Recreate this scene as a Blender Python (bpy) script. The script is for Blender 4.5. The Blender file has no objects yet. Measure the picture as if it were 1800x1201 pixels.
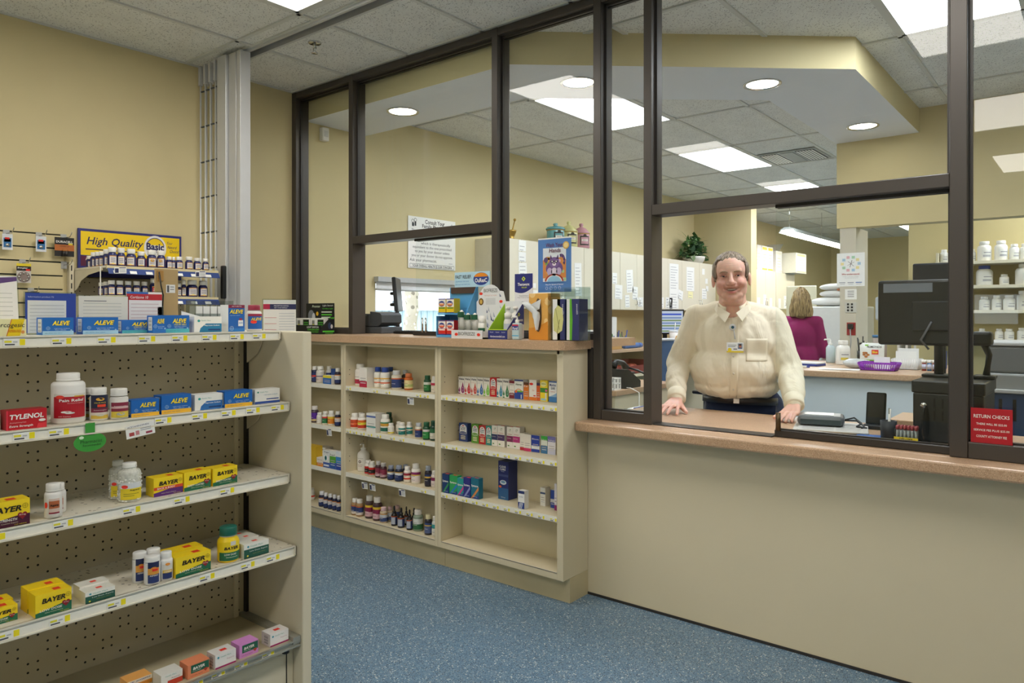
import bpy, bmesh, math, random
from mathutils import Vector, Matrix

random.seed(7)
SC = bpy.context.scene
COL = SC.collection
R = math.radians

# ------------------------------------------------------------------ camera, sky, exposure
cam_d = bpy.data.cameras.new('camera')
cam = bpy.data.objects.new('camera', cam_d)
COL.objects.link(cam)
cam.location = (0, 0, 1.4)
cam.rotation_euler = (R(90), 0, R(39.0))
cam_d.sensor_width = 36.0
cam_d.lens = 1284.4 * 36.0 / 1800.0
cam_d.shift_y = -46.2 / 1800.0
cam_d.clip_start = 0.05
SC.camera = cam

wld = bpy.data.worlds.new('overcast_sky')
SC.world = wld
wld.use_nodes = True
_bg = wld.node_tree.nodes['Background']
_bg.inputs[0].default_value = (0.86, 0.93, 1.0, 1)
_bg.inputs[1].default_value = 2.6

SC.view_settings.view_transform = 'Standard'
SC.view_settings.look = 'None'
SC.view_settings.gamma = 1.0
SC.view_settings.use_curve_mapping = False
SC.view_settings.exposure = 0.62
TROFFER = 10.0      # emission of the ceiling light panels
CANS = 12.0

# ------------------------------------------------------------------ colours and materials
def lin(h):
    h = h.lstrip('#')
    o = []
    for i in (0, 2, 4):
        c = int(h[i:i + 2], 16) / 255.0
        o.append(c / 12.92 if c <= 0.04045 else ((c + 0.055) / 1.055) ** 2.4)
    return (o[0], o[1], o[2], 1.0)

_M = {}
def nt(m):
    return m.node_tree.nodes, m.node_tree.links

def mat(h, rough=0.5, metal=0.0, var=0.06, scale=30.0, bump=0.0, spec=0.5, name=None):
    """principled material whose colour is gently varied by noise"""
    key = ('m', h, rough, metal, var, scale, bump, spec)
    if key in _M:
        return _M[key]
    m = bpy.data.materials.new(name or ('surface_' + h.lstrip('#')))
    m.use_nodes = True
    n, l = nt(m)
    b = n['Principled BSDF']
    b.inputs['Roughness'].default_value = rough
    b.inputs['Metallic'].default_value = metal
    b.inputs['Specular IOR Level'].default_value = spec
    c = lin(h)
    if var > 0 or bump > 0:
        tc = n.new('ShaderNodeTexCoord')
        nz = n.new('ShaderNodeTexNoise')
        nz.inputs['Scale'].default_value = scale
        nz.inputs['Detail'].default_value = 3
        l.new(tc.outputs['Object'], nz.inputs['Vector'])
        if var > 0:
            mx = n.new('ShaderNodeMix'); mx.data_type = 'RGBA'
            mx.inputs['A'].default_value = tuple(max(0, x * (1 - var)) for x in c[:3]) + (1,)
            mx.inputs['B'].default_value = tuple(min(1, x * (1 + var)) for x in c[:3]) + (1,)
            l.new(nz.outputs['Fac'], mx.inputs['Factor'])
            l.new(mx.outputs['Result'], b.inputs['Base Color'])
        else:
            b.inputs['Base Color'].default_value = c
        if bump > 0:
            bp = n.new('ShaderNodeBump')
            bp.inputs['Strength'].default_value = bump
            bp.inputs['Distance'].default_value = 0.002
            l.new(nz.outputs['Fac'], bp.inputs['Height'])
            l.new(bp.outputs['Normal'], b.inputs['Normal'])
    else:
        b.inputs['Base Color'].default_value = c
    _M[key] = m
    return m

def pr(h):
    """printed ink / plastic colour"""
    return mat(h, 0.45, 0, 0.03, 60)

def emit(h, s, name):
    m = bpy.data.materials.new(name); m.use_nodes = True
    n, l = nt(m)
    for x in list(n):
        if x.type == 'BSDF_PRINCIPLED': n.remove(x)
    e = n.new('ShaderNodeEmission')
    e.inputs[0].default_value = lin(h); e.inputs[1].default_value = s
    l.new(e.outputs[0], n['Material Output'].inputs[0])
    return m

def glass_mat(name, tint='#fbfdfc', ior=1.34, rough=0.0):
    """thin clear sheet: what is not mirrored passes straight through"""
    m = bpy.data.materials.new(name); m.use_nodes = True
    n, l = nt(m)
    for x in list(n):
        if x.type == 'BSDF_PRINCIPLED': n.remove(x)
    t = n.new('ShaderNodeBsdfTransparent'); t.inputs[0].default_value = lin(tint)
    g = n.new('ShaderNodeBsdfGlossy'); g.inputs['Roughness'].default_value = rough
    f = n.new('ShaderNodeFresnel')
    ge = n.new('ShaderNodeNewGeometry'); mi = n.new('ShaderNodeMix')      # leaving the sheet mirrors as little as entering it
    l.new(ge.outputs['Backfacing'], mi.inputs['Factor']); mi.inputs['A'].default_value = ior; mi.inputs['B'].default_value = 1.0 / ior
    l.new(mi.outputs['Result'], f.inputs[0])
    mx = n.new('ShaderNodeMixShader')
    l.new(f.outputs[0], mx.inputs[0]); l.new(t.outputs[0], mx.inputs[1]); l.new(g.outputs[0], mx.inputs[2])
    l.new(mx.outputs[0], n['Material Output'].inputs[0])
    return m

def speck_mat(name, base, specks, scale, rough, bump=0.0, big=None):
    """base colour with small round flecks (terrazzo vinyl, acoustic board, laminate)"""
    m = bpy.data.materials.new(name); m.use_nodes = True
    n, l = nt(m); b = n['Principled BSDF']
    b.inputs['Roughness'].default_value = rough
    tc = n.new('ShaderNodeTexCoord')
    nz = n.new('ShaderNodeTexNoise'); nz.inputs['Scale'].default_value = big or 3.0; nz.inputs['Detail'].default_value = 5
    l.new(tc.outputs['Object'], nz.inputs['Vector'])
    c = lin(base)
    mx = n.new('ShaderNodeMix'); mx.data_type = 'RGBA'
    mx.inputs['A'].default_value = tuple(x * 0.86 for x in c[:3]) + (1,)
    mx.inputs['B'].default_value = tuple(x * 1.14 for x in c[:3]) + (1,)
    l.new(nz.outputs['Fac'], mx.inputs['Factor'])
    last = mx.outputs['Result']
    for k, (h, thr, sc) in enumerate(specks):
        v = n.new('ShaderNodeTexVoronoi'); v.inputs['Scale'].default_value = scale * sc
        l.new(tc.outputs['Object'], v.inputs['Vector'])
        wn = n.new('ShaderNodeSeparateColor'); l.new(v.outputs['Color'], wn.inputs[0])
        lt = n.new('ShaderNodeMath'); lt.operation = 'LESS_THAN'; lt.inputs[1].default_value = thr
        l.new(wn.outputs[k % 3], lt.inputs[0])
        ds = n.new('ShaderNodeMath'); ds.operation = 'LESS_THAN'; ds.inputs[1].default_value = 0.42
        l.new(v.outputs['Distance'], ds.inputs[0])
        mu = n.new('ShaderNodeMath'); mu.operation = 'MULTIPLY'
        l.new(lt.outputs[0], mu.inputs[0]); l.new(ds.outputs[0], mu.inputs[1])
        m2 = n.new('ShaderNodeMix'); m2.data_type = 'RGBA'
        l.new(mu.outputs[0], m2.inputs['Factor']); l.new(last, m2.inputs['A']); m2.inputs['B'].default_value = lin(h)
        last = m2.outputs['Result']
    l.new(last, b.inputs['Base Color'])
    if bump:
        bp = n.new('ShaderNodeBump'); bp.inputs['Strength'].default_value = bump; bp.inputs['Distance'].default_value = 0.003
        l.new(nz.outputs['Fac'], bp.inputs['Height']); l.new(bp.outputs['Normal'], b.inputs['Normal'])
    return m

def pegboard_mat():
    """beige-grey steel panel punched with blocks of four small holes, one inch apart"""
    m = bpy.data.materials.new('pegboard_steel'); m.use_nodes = True
    n, l = nt(m); b = n['Principled BSDF']; b.inputs['Roughness'].default_value = 0.55
    tc = n.new('ShaderNodeTexCoord'); sp = n.new('ShaderNodeSeparateXYZ')
    l.new(tc.outputs['Object'], sp.inputs[0])
    def mth(op, a, bb=None):
        x = n.new('ShaderNodeMath'); x.operation = op
        for i, q in enumerate((a, bb)):
            if q is None: continue
            if isinstance(q, (int, float)): x.inputs[i].default_value = q
            else: l.new(q, x.inputs[i])
        return x.outputs[0]
    u = mth('DIVIDE', sp.outputs[1], 0.0254); v = mth('DIVIDE', sp.outputs[2], 0.0254)
    fu = mth('SUBTRACT', mth('FRACT', u), 0.5); fv = mth('SUBTRACT', mth('FRACT', v), 0.5)
    d = mth('SQRT', mth('ADD', mth('MULTIPLY', fu, fu), mth('MULTIPLY', fv, fv)))
    hole = mth('LESS_THAN', d, 0.13)
    bu = mth('FLOOR', mth('DIVIDE', u, 2.0)); bv = mth('FLOOR', mth('DIVIDE', v, 2.0))
    ck = mth('MODULO', mth('ABSOLUTE', mth('ADD', bu, bv)), 2.0)
    on = mth('MULTIPLY', hole, mth('LESS_THAN', ck, 0.5))
    nz = n.new('ShaderNodeTexNoise'); nz.inputs['Scale'].default_value = 8
    l.new(tc.outputs['Object'], nz.inputs['Vector'])
    c = lin('#bfb69e')
    mx = n.new('ShaderNodeMix'); mx.data_type = 'RGBA'
    mx.inputs['A'].default_value = tuple(q * .92 for q in c[:3]) + (1,); mx.inputs['B'].default_value = tuple(q * 1.08 for q in c[:3]) + (1,)
    l.new(nz.outputs['Fac'], mx.inputs['Factor'])
    m2 = n.new('ShaderNodeMix'); m2.data_type = 'RGBA'
    l.new(on, m2.inputs['Factor']); l.new(mx.outputs['Result'], m2.inputs['A']); m2.inputs['B'].default_value = (.004, .004, .005, 1)
    l.new(m2.outputs['Result'], b.inputs['Base Color'])
    return m

# ------------------------------------------------------------------ mesh builder
class MB:
    def __init__(s):
        s.v = []; s.f = []; s.m = []; s.mats = []; s.sm = []
    def mi(s, m):
        if isinstance(m, str): m = pr(m)
        if m not in s.mats: s.mats.append(m)
        return s.mats.index(m)
    def face(s, pts, m, smooth=False):
        b = len(s.v); s.v.extend([tuple(p) for p in pts])
        s.f.append(tuple(range(b, b + len(pts)))); s.m.append(s.mi(m)); s.sm.append(smooth)
        return s
    def raw(s, verts, faces, m, smooth=False):
        b = len(s.v); s.v.extend([tuple(p) for p in verts]); k = s.mi(m)
        for f in faces:
            s.f.append(tuple(i + b for i in f)); s.m.append(k); s.sm.append(smooth)
        return s
    def box(s, a, b, m, bev=0.0):
        """box between two corners, optionally with chamfered edges"""
        x0, x1 = sorted((a[0], b[0])); y0, y1 = sorted((a[1], b[1])); z0, z1 = sorted((a[2], b[2]))
        if bev <= 0:
            V = [(x, y, z) for z in (z0, z1) for y in (y0, y1) for x in (x0, x1)]
            F = [(0, 2, 3, 1), (4, 5, 7, 6), (0, 1, 5, 4), (2, 6, 7, 3), (0, 4, 6, 2), (1, 3, 7, 5)]
            return s.raw(V, F, m)
        bev = min(bev, (x1 - x0) * .49, (y1 - y0) * .49, (z1 - z0) * .49)
        bm = bmesh.new()
        bmesh.ops.create_cube(bm, size=1.0)
        for q in bm.verts:
            q.co = Vector(((x0 + x1) / 2 + q.co.x * (x1 - x0), (y0 + y1) / 2 + q.co.y * (y1 - y0), (z0 + z1) / 2 + q.co.z * (z1 - z0)))
        bmesh.ops.bevel(bm, geom=list(bm.edges), offset=bev, segments=2, profile=0.5, affect='EDGES')
        s.bm(bm, m); bm.free()
        return s
    def bm(s, bm, m, smooth=False):
        bm.verts.index_update()
        return s.raw([q.co[:] for q in bm.verts], [[q.index for q in f.verts] for f in bm.faces], m, smooth)
    def lathe(s, prof, m, seg=20, c=(0, 0, 0), smooth=True, sx=1.0, sy=1.0):
        """profile of (radius, height) turned about the vertical axis"""
        V = []; F = []; n = len(prof)
        for i in range(seg):
            a = 2 * math.pi * i / seg
            for r, z in prof:
                V.append((c[0] + r * sx * math.cos(a), c[1] + r * sy * math.sin(a), c[2] + z))
        for i in range(seg):
            j = (i + 1) % seg
            for k in range(n - 1):
                F.append((i * n + k, j * n + k, j * n + k + 1, i * n + k + 1))
        if prof[0][0] > 1e-6: F.append(tuple(i * n for i in reversed(range(seg))))
        if prof[-1][0] > 1e-6: F.append(tuple(i * n + n - 1 for i in range(seg)))
        return s.raw(V, F, m, smooth)
    def tube(s, pts, r, m, seg=8, smooth=True):
        """round bar along a polyline; r a number or one per point"""
        pts = [Vector(p) for p in pts]; n = len(pts)
        rr = r if isinstance(r, (list, tuple)) else [r] * n
        V = []; F = []
        up = Vector((0, 0, 1))
        for i, p in enumerate(pts):
            d = (pts[min(i + 1, n - 1)] - pts[max(i - 1, 0)]).normalized()
            a = d.cross(up)
            if a.length < 1e-3: a = d.cross(Vector((1, 0, 0)))
            a.normalize(); b = d.cross(a).normalized()
            if i and a.dot(pa) < 0: a = -a; b = -b
            pa = a
            for k in range(seg):
                t = 2 * math.pi * k / seg
                V.append(p + (a * math.cos(t) + b * math.sin(t)) * rr[i])
        for i in range(n - 1):
            for k in range(seg):
                k2 = (k + 1) % seg
                F.append((i * seg + k, i * seg + k2, (i + 1) * seg + k2, (i + 1) * seg + k))
        F.append(tuple(reversed(range(seg)))); F.append(tuple((n - 1) * seg + k for k in range(seg)))
        return s.raw(V, F, m, smooth)
    def prism(s, poly, y0, y1, m, axis='y'):
        """flat outline (u, v) given thickness along one axis: 'y' (u=x, v=z), 'x' (u=y, v=z), 'z' (u=x, v=y)"""
        def P(u, v, t):
            return {'y': (u, t, v), 'x': (t, u, v), 'z': (u, v, t)}[axis]
        n = len(poly)
        V = [P(u, v, y0) for u, v in poly] + [P(u, v, y1) for u, v in poly]
        F = [tuple(range(n)), tuple(reversed(range(n, 2 * n)))]
        for i in range(n):
            j = (i + 1) % n
            F.append((j, i, i + n, j + n))
        return s.raw(V, F, m)
    def ball(s, c, r, m, seg=12, ring=8):
        if not isinstance(r, (tuple, list)): r = (r, r, r)
        V = [(c[0], c[1], c[2] + r[2])]; F = []
        for i in range(1, ring):
            t = math.pi * i / ring
            for k in range(seg):
                a = 2 * math.pi * k / seg
                V.append((c[0] + r[0] * math.sin(t) * math.cos(a), c[1] + r[1] * math.sin(t) * math.sin(a), c[2] + r[2] * math.cos(t)))
        V.append((c[0], c[1], c[2] - r[2])); L = len(V) - 1
        for k in range(seg):
            k2 = (k + 1) % seg
            F.append((0, 1 + k, 1 + k2)); F.append((L, 1 + (ring - 2) * seg + k2, 1 + (ring - 2) * seg + k))
            for i in range(ring - 2):
                F.append((1 + i * seg + k, 1 + (i + 1) * seg + k, 1 + (i + 1) * seg + k2, 1 + i * seg + k2))
        return s.raw(V, F, m, True)
    def text(s, t, f, uc, vc, w, h, m, layer=1, bold=0.0, shear=0.0):
        """lettering fitted into w x h around (uc, vc); f maps (u, v, layer) onto the surface"""
        V, F = glyphs(t, bold, shear)
        if not V: return s
        x0 = min(p[0] for p in V); x1 = max(p[0] for p in V); y0 = min(p[1] for p in V); y1 = max(p[1] for p in V)
        sx = w / max(x1 - x0, 1e-6); sy = h / max(y1 - y0, 1e-6)
        return s.raw([f(uc + (p[0] - (x0 + x1) / 2) * sx, vc + (p[1] - (y0 + y1) / 2) * sy, layer) for p in V], F, m)
    def build(s, name, parent=None, loc=None, rot=None, recalc=False):
        me = bpy.data.meshes.new(name)
        me.from_pydata(s.v, [], s.f)
        for m in s.mats: me.materials.append(m)
        me.polygons.foreach_set('material_index', s.m)
        me.polygons.foreach_set('use_smooth', s.sm)
        if recalc:
            b = bmesh.new(); b.from_mesh(me); bmesh.ops.recalc_face_normals(b, faces=b.faces); b.to_mesh(me); b.free()
        me.update()
        return link(name, me, parent, loc, rot)

def link(name, data, parent=None, loc=None, rot=None):
    o = bpy.data.objects.new(name, data)
    COL.objects.link(o)
    if parent is not None: o.parent = parent
    if loc is not None: o.location = loc
    if rot is not None: o.rotation_euler = rot
    return o

_TMP = bpy.data.scenes.new('workbench')     # small side scene so that evaluating one shape does not touch the whole shop
def baked(o):
    _TMP.collection.objects.link(o)
    with bpy.context.temp_override(scene=_TMP, view_layer=_TMP.view_layers[0]):
        dg = bpy.context.evaluated_depsgraph_get()
        me = bpy.data.meshes.new_from_object(o.evaluated_get(dg))
    d = o.data
    bpy.data.objects.remove(o)
    if isinstance(d, bpy.types.Mesh): bpy.data.meshes.remove(d)
    else: bpy.data.curves.remove(d)
    return me

_G = {}
def glyphs(t, bold, shear):
    k = (t, bold, shear)
    if k not in _G:
        cu = bpy.data.curves.new('lettering', 'FONT')
        cu.body = t; cu.offset = bold; cu.shear = shear; cu.resolution_u = 2; cu.fill_mode = 'FRONT'
        o = bpy.data.objects.new('lettering', cu)
        me = baked(o)
        _G[k] = ([tuple(q.co) for q in me.vertices], [tuple(p.vertices) for p in me.polygons])
        bpy.data.meshes.remove(me)
    return _G[k]

def thing(name, label, cat, loc=(0, 0, 0), rz=0.0, group=None):
    o = link(name, None, None, loc, (0, 0, rz))
    o.empty_display_size = 0.05
    o['label'] = label; o['category'] = cat
    if group: o['group'] = group
    return o

def tag(o, label, cat, group=None):
    o['label'] = label; o['category'] = cat
    if group: o['group'] = group
    return o

def struct(o, label=None):
    o['kind'] = 'structure'
    if label: o['label'] = label
    return o

# ---- printing on flat fronts and on bottle labels
def flat(w, h, y=0.0, z0=0.0):
    """front plane facing -Y, u across 0..w centred on x=0, v up 0..h"""
    return lambda u, v, k: (u - w / 2, y - 0.0004 * k, z0 + v)

def curved(r, z0=0.0):
    return lambda u, v, k: ((r + 0.0004 * k) * math.sin(u / r), -(r + 0.0004 * k) * math.cos(u / r), z0 + v)

def rect(mb, f, u0, v0, u1, v1, m, layer=1, nx=1):
    for i in range(nx):
        a = u0 + (u1 - u0) * i / nx; b = u0 + (u1 - u0) * (i + 1) / nx
        mb.face([f(a, v0, layer), f(b, v0, layer), f(b, v1, layer), f(a, v1, layer)], m)

def poly2(mb, f, pts, m, layer=1):
    mb.face([f(u, v, layer) for u, v in pts], m)

def disc(mb, f, uc, vc, ru, rv, m, layer=1, n=20, a0=0, a1=360):
    P = [f(uc + ru * math.cos(R(a0 + (a1 - a0) * i / n)), vc + rv * math.sin(R(a0 + (a1 - a0) * i / n)), layer) for i in range(n + (0 if a1 - a0 == 360 else 1))]
    mb.face(P, m)

def ring(mb, f, uc, vc, r0, r1, m, layer=1, n=24, a0=0, a1=360, asp=1.0):
    for i in range(n):
        t0 = R(a0 + (a1 - a0) * i / n); t1 = R(a0 + (a1 - a0) * (i + 1) / n)
        mb.face([f(uc + r1 * math.cos(t0), vc + r1 * asp * math.sin(t0), layer), f(uc + r1 * math.cos(t1), vc + r1 * asp * math.sin(t1), layer),
                 f(uc + r0 * math.cos(t1), vc + r0 * asp * math.sin(t1), layer), f(uc + r0 * math.cos(t0), vc + r0 * asp * math.sin(t0), layer)], m)

# ------------------------------------------------------------------ shared materials
WALL = mat('#d1c397', 0.75, 0, 0.04, 6, 0.05, name='cream_wall_paint')
WHITEP = mat('#e9edf2', 0.7, 0, 0.03, 5, name='white_soffit_paint')
CAB = mat('#d8cdb0', 0.42, 0, 0.03, 4, name='almond_laminate')
CABIN = mat('#d3c8a8', 0.5, 0, 0.03, 4, name='almond_laminate_inner')
DARK = mat('#48423d', 0.38, 0.15, 0.06, 9, name='bronze_anodised_frame')
DARK2 = mat('#332f2c', 0.4, 0.1, 0.05, 9, name='bronze_gasket')
STEELB = mat('#d8cfb6', 0.42, 0, 0.03, 10, name='beige_enamel_steel')
SHELFW = mat('#e2dccb', 0.4, 0, 0.04, 25, name='off_white_enamel_shelf')
STRIP = mat('#ebe9df', 0.35, 0, 0.05, 60, name='white_price_channel')
TOP = speck_mat('sand_laminate', '#bf9f80', [('#d8b494', .3, 1.0), ('#9f7858', .25, 1.3)], 260, 0.33, 0, 6)
FLOOR = speck_mat('blue_flecked_vinyl', '#62829d', [('#d9dcd6', .13, 1.0), ('#9fb0ba', .30, 1.45), ('#34495f', .30, 1.2), ('#b9c2c4', .12, 2.2)], 130, 0.38, 0.05, 2.0)
TILE = speck_mat('acoustic_tile', '#e9eae6', [('#a9aaa8', .22, 1.0), ('#cfcfcc', .25, 1.7)], 110, 0.9, 0.1, 6.0)
GRID = mat('#d3d4cf', 0.45, 0, 0.03, 10, name='ceiling_tee_bar')
GLASS = glass_mat('window_glass')
ACRYL = glass_mat('clear_acrylic', '#eef4f4', 1.45)
CHROME = mat('#c8c8c6', 0.18, 1.0, 0.04, 20, name='chrome')
BLK = mat('#17181a', 0.4, 0, 0.1, 30, name='black_plastic')
GREY = mat('#4a4d50', 0.5, 0, 0.08, 30, name='charcoal_plastic')
WHT = mat('#eceae4', 0.45, 0, 0.03, 30, name='white_plastic')
PAPER = mat('#eeeeea', 0.7, 0, 0.03, 30, name='paper')
SILVER = mat('#c6c7c8', 0.4, 0.2, 0.04, 12, name='brushed_aluminium')

# ================================================================== THE SETTING
XL, XR, YB, YF, YE = -4.55, 2.6, -4.6, 3.095, 16.5      # left wall, right wall, wall behind, partition front, end wall
CZ = 3.0

# floor
o = MB().box((XL - .2, YB - .2, -.08), (XR + .2, YE + .2, 0), FLOOR).build('floor')
struct(o, 'blue vinyl floor with pale flecks')

# ceiling: slab, tee bar grid and lay-in acoustic tiles
ceil = MB().box((XL - .2, YB - .2, CZ + .06), (XR + .2, YE + .2, CZ + .2), TILE).build('ceiling')
struct(ceil, 'suspended ceiling of speckled acoustic tiles')
XG = [XL, -3.94, -3.333, -2.727, -2.12, -1.515, -.91, -.303, .303, .91, 1.515, 2.12, XR]
LIGHTS = []          # (x0, x1, y0, y1)
def is_light(x0, y0):
    for a, b in LIGHT_CELLS:
        if abs(a - x0) < .02 and abs(b - y0) < .02: return True
    return False
LIGHT_CELLS = [(-3.333, 1.125), (-3.333, -1.245), (-3.333, -3.615), (-.91, 1.125), (-.91, -1.245), (-.91, -3.615),
               (-.91, 3.495), (-3.333, 4.31), (-3.333, 6.68), (-3.333, 9.05), (.91, 3.495), (-.303, 7.3), (.91, 7.3)]  # far right and behind-bulkhead panels are added, unseen, to brighten the pharmacy
_tm = {}
def tile(x0, y0, x1, y1):
    k = (round(x1 - x0, 3), round(y1 - y0, 3))
    if k not in _tm:
        me = MB().box((.009, .009, 0), (k[0] - .009, k[1] - .009, .015), TILE).build('acoustic_tile', ceil)
        _tm[k] = me.data; me.location = (x0, y0, CZ + .010)
    else:
        link('acoustic_tile', _tm[k], ceil, (x0, y0, CZ + .010))
grid = MB()
_bars = set()
def bar_x(x0, x1, y):
    k = ('x', round(x0, 2), round(x1, 2), round(y, 2))
    if k not in _bars: _bars.add(k); grid.box((x0 + .012, y - .012, CZ), (x1 - .012, y + .012, CZ + .03), GRID)
def bar_y(x, y0, y1):
    k = ('y', round(x, 2), round(y0, 2), round(y1, 2))
    if k not in _bars: _bars.add(k); grid.box((x - .012, y0 - .012, CZ + .0004), (x + .012, y1 + .012, CZ + .03), GRID)
def zone(xs, ys, keep=lambda x, y: True):
    for i in range(len(xs) - 1):
        for j in range(len(ys) - 1):
            x0, x1, y0, y1 = xs[i], xs[i + 1], ys[j], ys[j + 1]
            if not keep((x0 + x1) / 2, (y0 + y1) / 2): continue
            if is_light(x0, y0): LIGHTS.append((x0, x1, y0, y1))
            else: tile(x0, y0, x1, y1)
            bar_x(x0, x1, y0); bar_x(x0, x1, y1); bar_y(x0, y0, y1); bar_y(x1, y0, y1)
zone(XG, [YB, -3.615, -2.43, -1.245, -.06, 1.125, 2.31])
zone(XG, [2.31, 2.415]); zone(XG, [2.505, YF])
inner = lambda x, y: x < -1.42 and (y - 3.5) > (x + 2.85) * .88 and y > 3.45
zone([q for q in XG if q < -1.4], [3.1, 4.31, 5.495, 6.68, 7.865, 9.05, 10.235, 11.42, 12.6, 13.8, 15.0, YE], inner)
zone([q for q in XG if q > -2.8], [YF, 3.495, 4.68, 5.865, 6.44], lambda x, y: not inner(x, y))
zone([q for q in XG if q > -1.6], [7.3, 8.485, 9.7], lambda x, y: True)
g = grid.build('tee_grid', ceil); g['kind'] = 'stuff'
# folding gate track let into the ceiling
trk = MB()
trk.box((XL, 2.415, CZ - .012), (XR, 2.432, CZ + .04), SILVER).box((XL, 2.488, CZ - .012), (XR, 2.505, CZ + .04), SILVER).box((XL, 2.432, CZ + .03), (XR, 2.488, CZ + .04), BLK)
trk.build('gate_track', ceil)

# walls of the shop
def wall(name, label, boxes, m=WALL):
    b = MB()
    for p, q in boxes: b.box(p, q, m)
    return struct(b.build(name), label)
WY0, WY1, WZ0, WZ1 = 3.87, 5.02, .98, 1.70               # window opening in the left wall
wall('wall_left', 'cream painted side wall running from shop into pharmacy',
     [((XL - .16, YB - .2, 0), (XL, WY0, CZ + .06)), ((XL - .16, WY1, 0), (XL, YE + .2, CZ + .06)), ((XL - .16, WY0, 0), (XL, WY1, WZ0)), ((XL - .16, WY0, WZ1), (XL, WY1, CZ + .06))])
wall('wall_right', 'cream painted wall on the right', [((XR, YB - .2, 0), (XR + .16, YE + .2, CZ + .06))])
# wall behind the camera, with a glazed shop front
SW = [(-1.33, -.78), (-.70, -.15), (.3, 1.3)]
bx = [((XL - .16, YB - .16, 1.70), (XR + .16, YB, CZ + .06)), ((XL - .16, YB - .16, 0), (XR + .16, YB, 1.25)), ((XL - .16, YB - .16, 1.25), (SW[0][0], YB, 1.70)), ((SW[0][1], YB - .16, 1.25), (SW[1][0], YB, 1.70)), ((SW[1][1], YB - .16, 1.25), (SW[2][0], YB, 1.70)), ((SW[2][1], YB - .16, 1.25), (XR + .16, YB, 1.70))]
wall('wall_back', 'cream wall behind the viewer with three small windows', bx)
for i, (a, b) in enumerate(SW):
    m = MB(); z0, z1 = 1.25, 1.70
    for p, q in (((a, YB - .1, z0), (a + .04, YB - .04, z1)), ((b - .04, YB - .1, z0), (b, YB - .04, z1)), ((a, YB - .1, z0), (b, YB - .04, z0 + .04)), ((a, YB - .1, z1 - .04), (b, YB - .04, z1))): m.box(p, q, DARK)
    fr = struct(m.build('window_%d' % (i + 3)), 'small window behind the viewer')
    MB().box((a + .04, YB - .073, z0 + .04), (b - .04, YB - .067, z1 - .04), GLASS).build('glass_pane', fr)
wall('wall_end', 'yellow wall at the far end of the pharmacy', [((XL - .16, YE, 0), (XR + .16, YE + .16, CZ + .06))])
# knee wall that carries the partition
wall('wall_front', 'almond laminate panel wall under the service counters', [((XL, YF, 0), (-2.04, YF + .11, 1.232)), ((-2.04, YF, 0), (XR, YF + .11, .832))], CAB)
m = MB().box((-2.02, YF - .004, .0), (XR, YF, .012), DARK2); struct(m.build('baseboard_front'), 'thin dark line where counter wall meets the floor')

# ------------------------------------------------ glazed partition
win = struct(link('window_1', None, None, (0, 0, 0)), 'bronze framed glass partition between shop and pharmacy')
FY0, FY1, GY = YF, 3.205, 3.15
def member(name, a, b, m=DARK, bev=.003):
    return MB().box(a, b, m, bev).build(name, win)
HC, LC = 1.275, .88      # tops of the high and the low counter
mull = [(-4.55, -4.50, HC), (-3.907, -3.865, HC), (-2.654, -2.612, HC), (-1.985, -1.940, LC), (-1.702, -1.660, LC), (-.440, -.383, LC), (.74, .80, LC), (1.86, 1.92, LC)]
for a, b, z in mull: member('mullion', (a, FY0, z + .001), (b, FY1, CZ - .002))
member('jamb', (-2.038, FY0 + .004, LC + .001), (-1.989, FY1, HC - .04), DARK2)
rails = [('header', 2.955, CZ - .003, [0, 1, 2, 3, 4, 5, 6]), ('transom', 1.872, 1.922, [1, 4])]
for nm, z0, z1, L in rails:
    for i in L: member(nm, (mull[i][1], FY0 + .002, z0), (mull[i + 1][0], FY1 - .002, z1))
for i in (0, 2): member('sill_rail', (mull[i][1], FY0 + .004, HC + .001), (mull[i + 1][0], FY1 - .004, HC + .036))
for i, zt in ((3, LC + .05), (5, LC + .06), (6, LC + .06)): member('sill_rail', (mull[i][1], FY0 + .004, LC + .001), (mull[i + 1][0], FY1 - .004, zt))
member('sliding_rail', (-1.095, 3.135, LC + .001), (mull[5][0], 3.2, LC + .031), DARK2)
member('sliding_rail', (-3.335, 3.14, HC + .001), (mull[2][0], 3.2, HC + .026), DARK2)
member('track_rail', (mull[4][1], 3.11, LC + .0005), (-1.095, 3.19, LC + .006), DARK2)
for x0, x1, z0, z1, gy in ((-4.50, -3.907, HC + .036, 2.955, GY), (-3.865, -2.654, 1.922, 2.955, GY), (-3.335, -2.654, HC + .02, 1.872, 3.172), (-2.612, -1.985, HC + .036, 2.955, GY), (-1.940, -1.702, LC + .05, 2.955, GY),
                           (-1.660, -.440, 1.922, 2.955, GY), (-1.095, -.440, LC + .03, 1.872, 3.168), (-.383, .74, LC + .06, 2.955, GY), (.80, 1.86, LC + .06, 2.955, GY)):
    MB().box((x0 - .004, gy - .003, z0 - .004), (x1 + .004, gy + .003, z1 + .004), GLASS).build('glass_pane', win)
    # rubber and metal stops around the pane
    s = MB(); t = .012
    for a, b in (((x0, gy - .02, z1 - t), (x1, gy - .005, z1)), ((x0, gy + .005, z1 - t), (x1, gy + .02, z1)), ((x0, gy - .02, z0), (x0 + t, gy - .005, z1)), ((x1 - t, gy - .02, z0), (x1, gy - .005, z1)), ((x0, gy - .02, z0), (x1, gy - .005, z0 + t * .5))):
        if gy > 3.16 and a[0] == x0 and b[0] == x0 + t: continue
        s.box(a, b, DARK2)
    s.build('glazing_stop', win)
MB().tube([(-1.075, 3.125, LC + .03), (-1.075, 3.125, LC + .105)], .011, mat('#5a4a34', .4, .6)).build('pull_handle', win)
for dx in (0, .03): MB().tube([(-3.24 + dx, 3.13, HC + .02), (-3.24 + dx, 3.13, HC + .11)], .006, CHROME).build('pull_handle', win)

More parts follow.
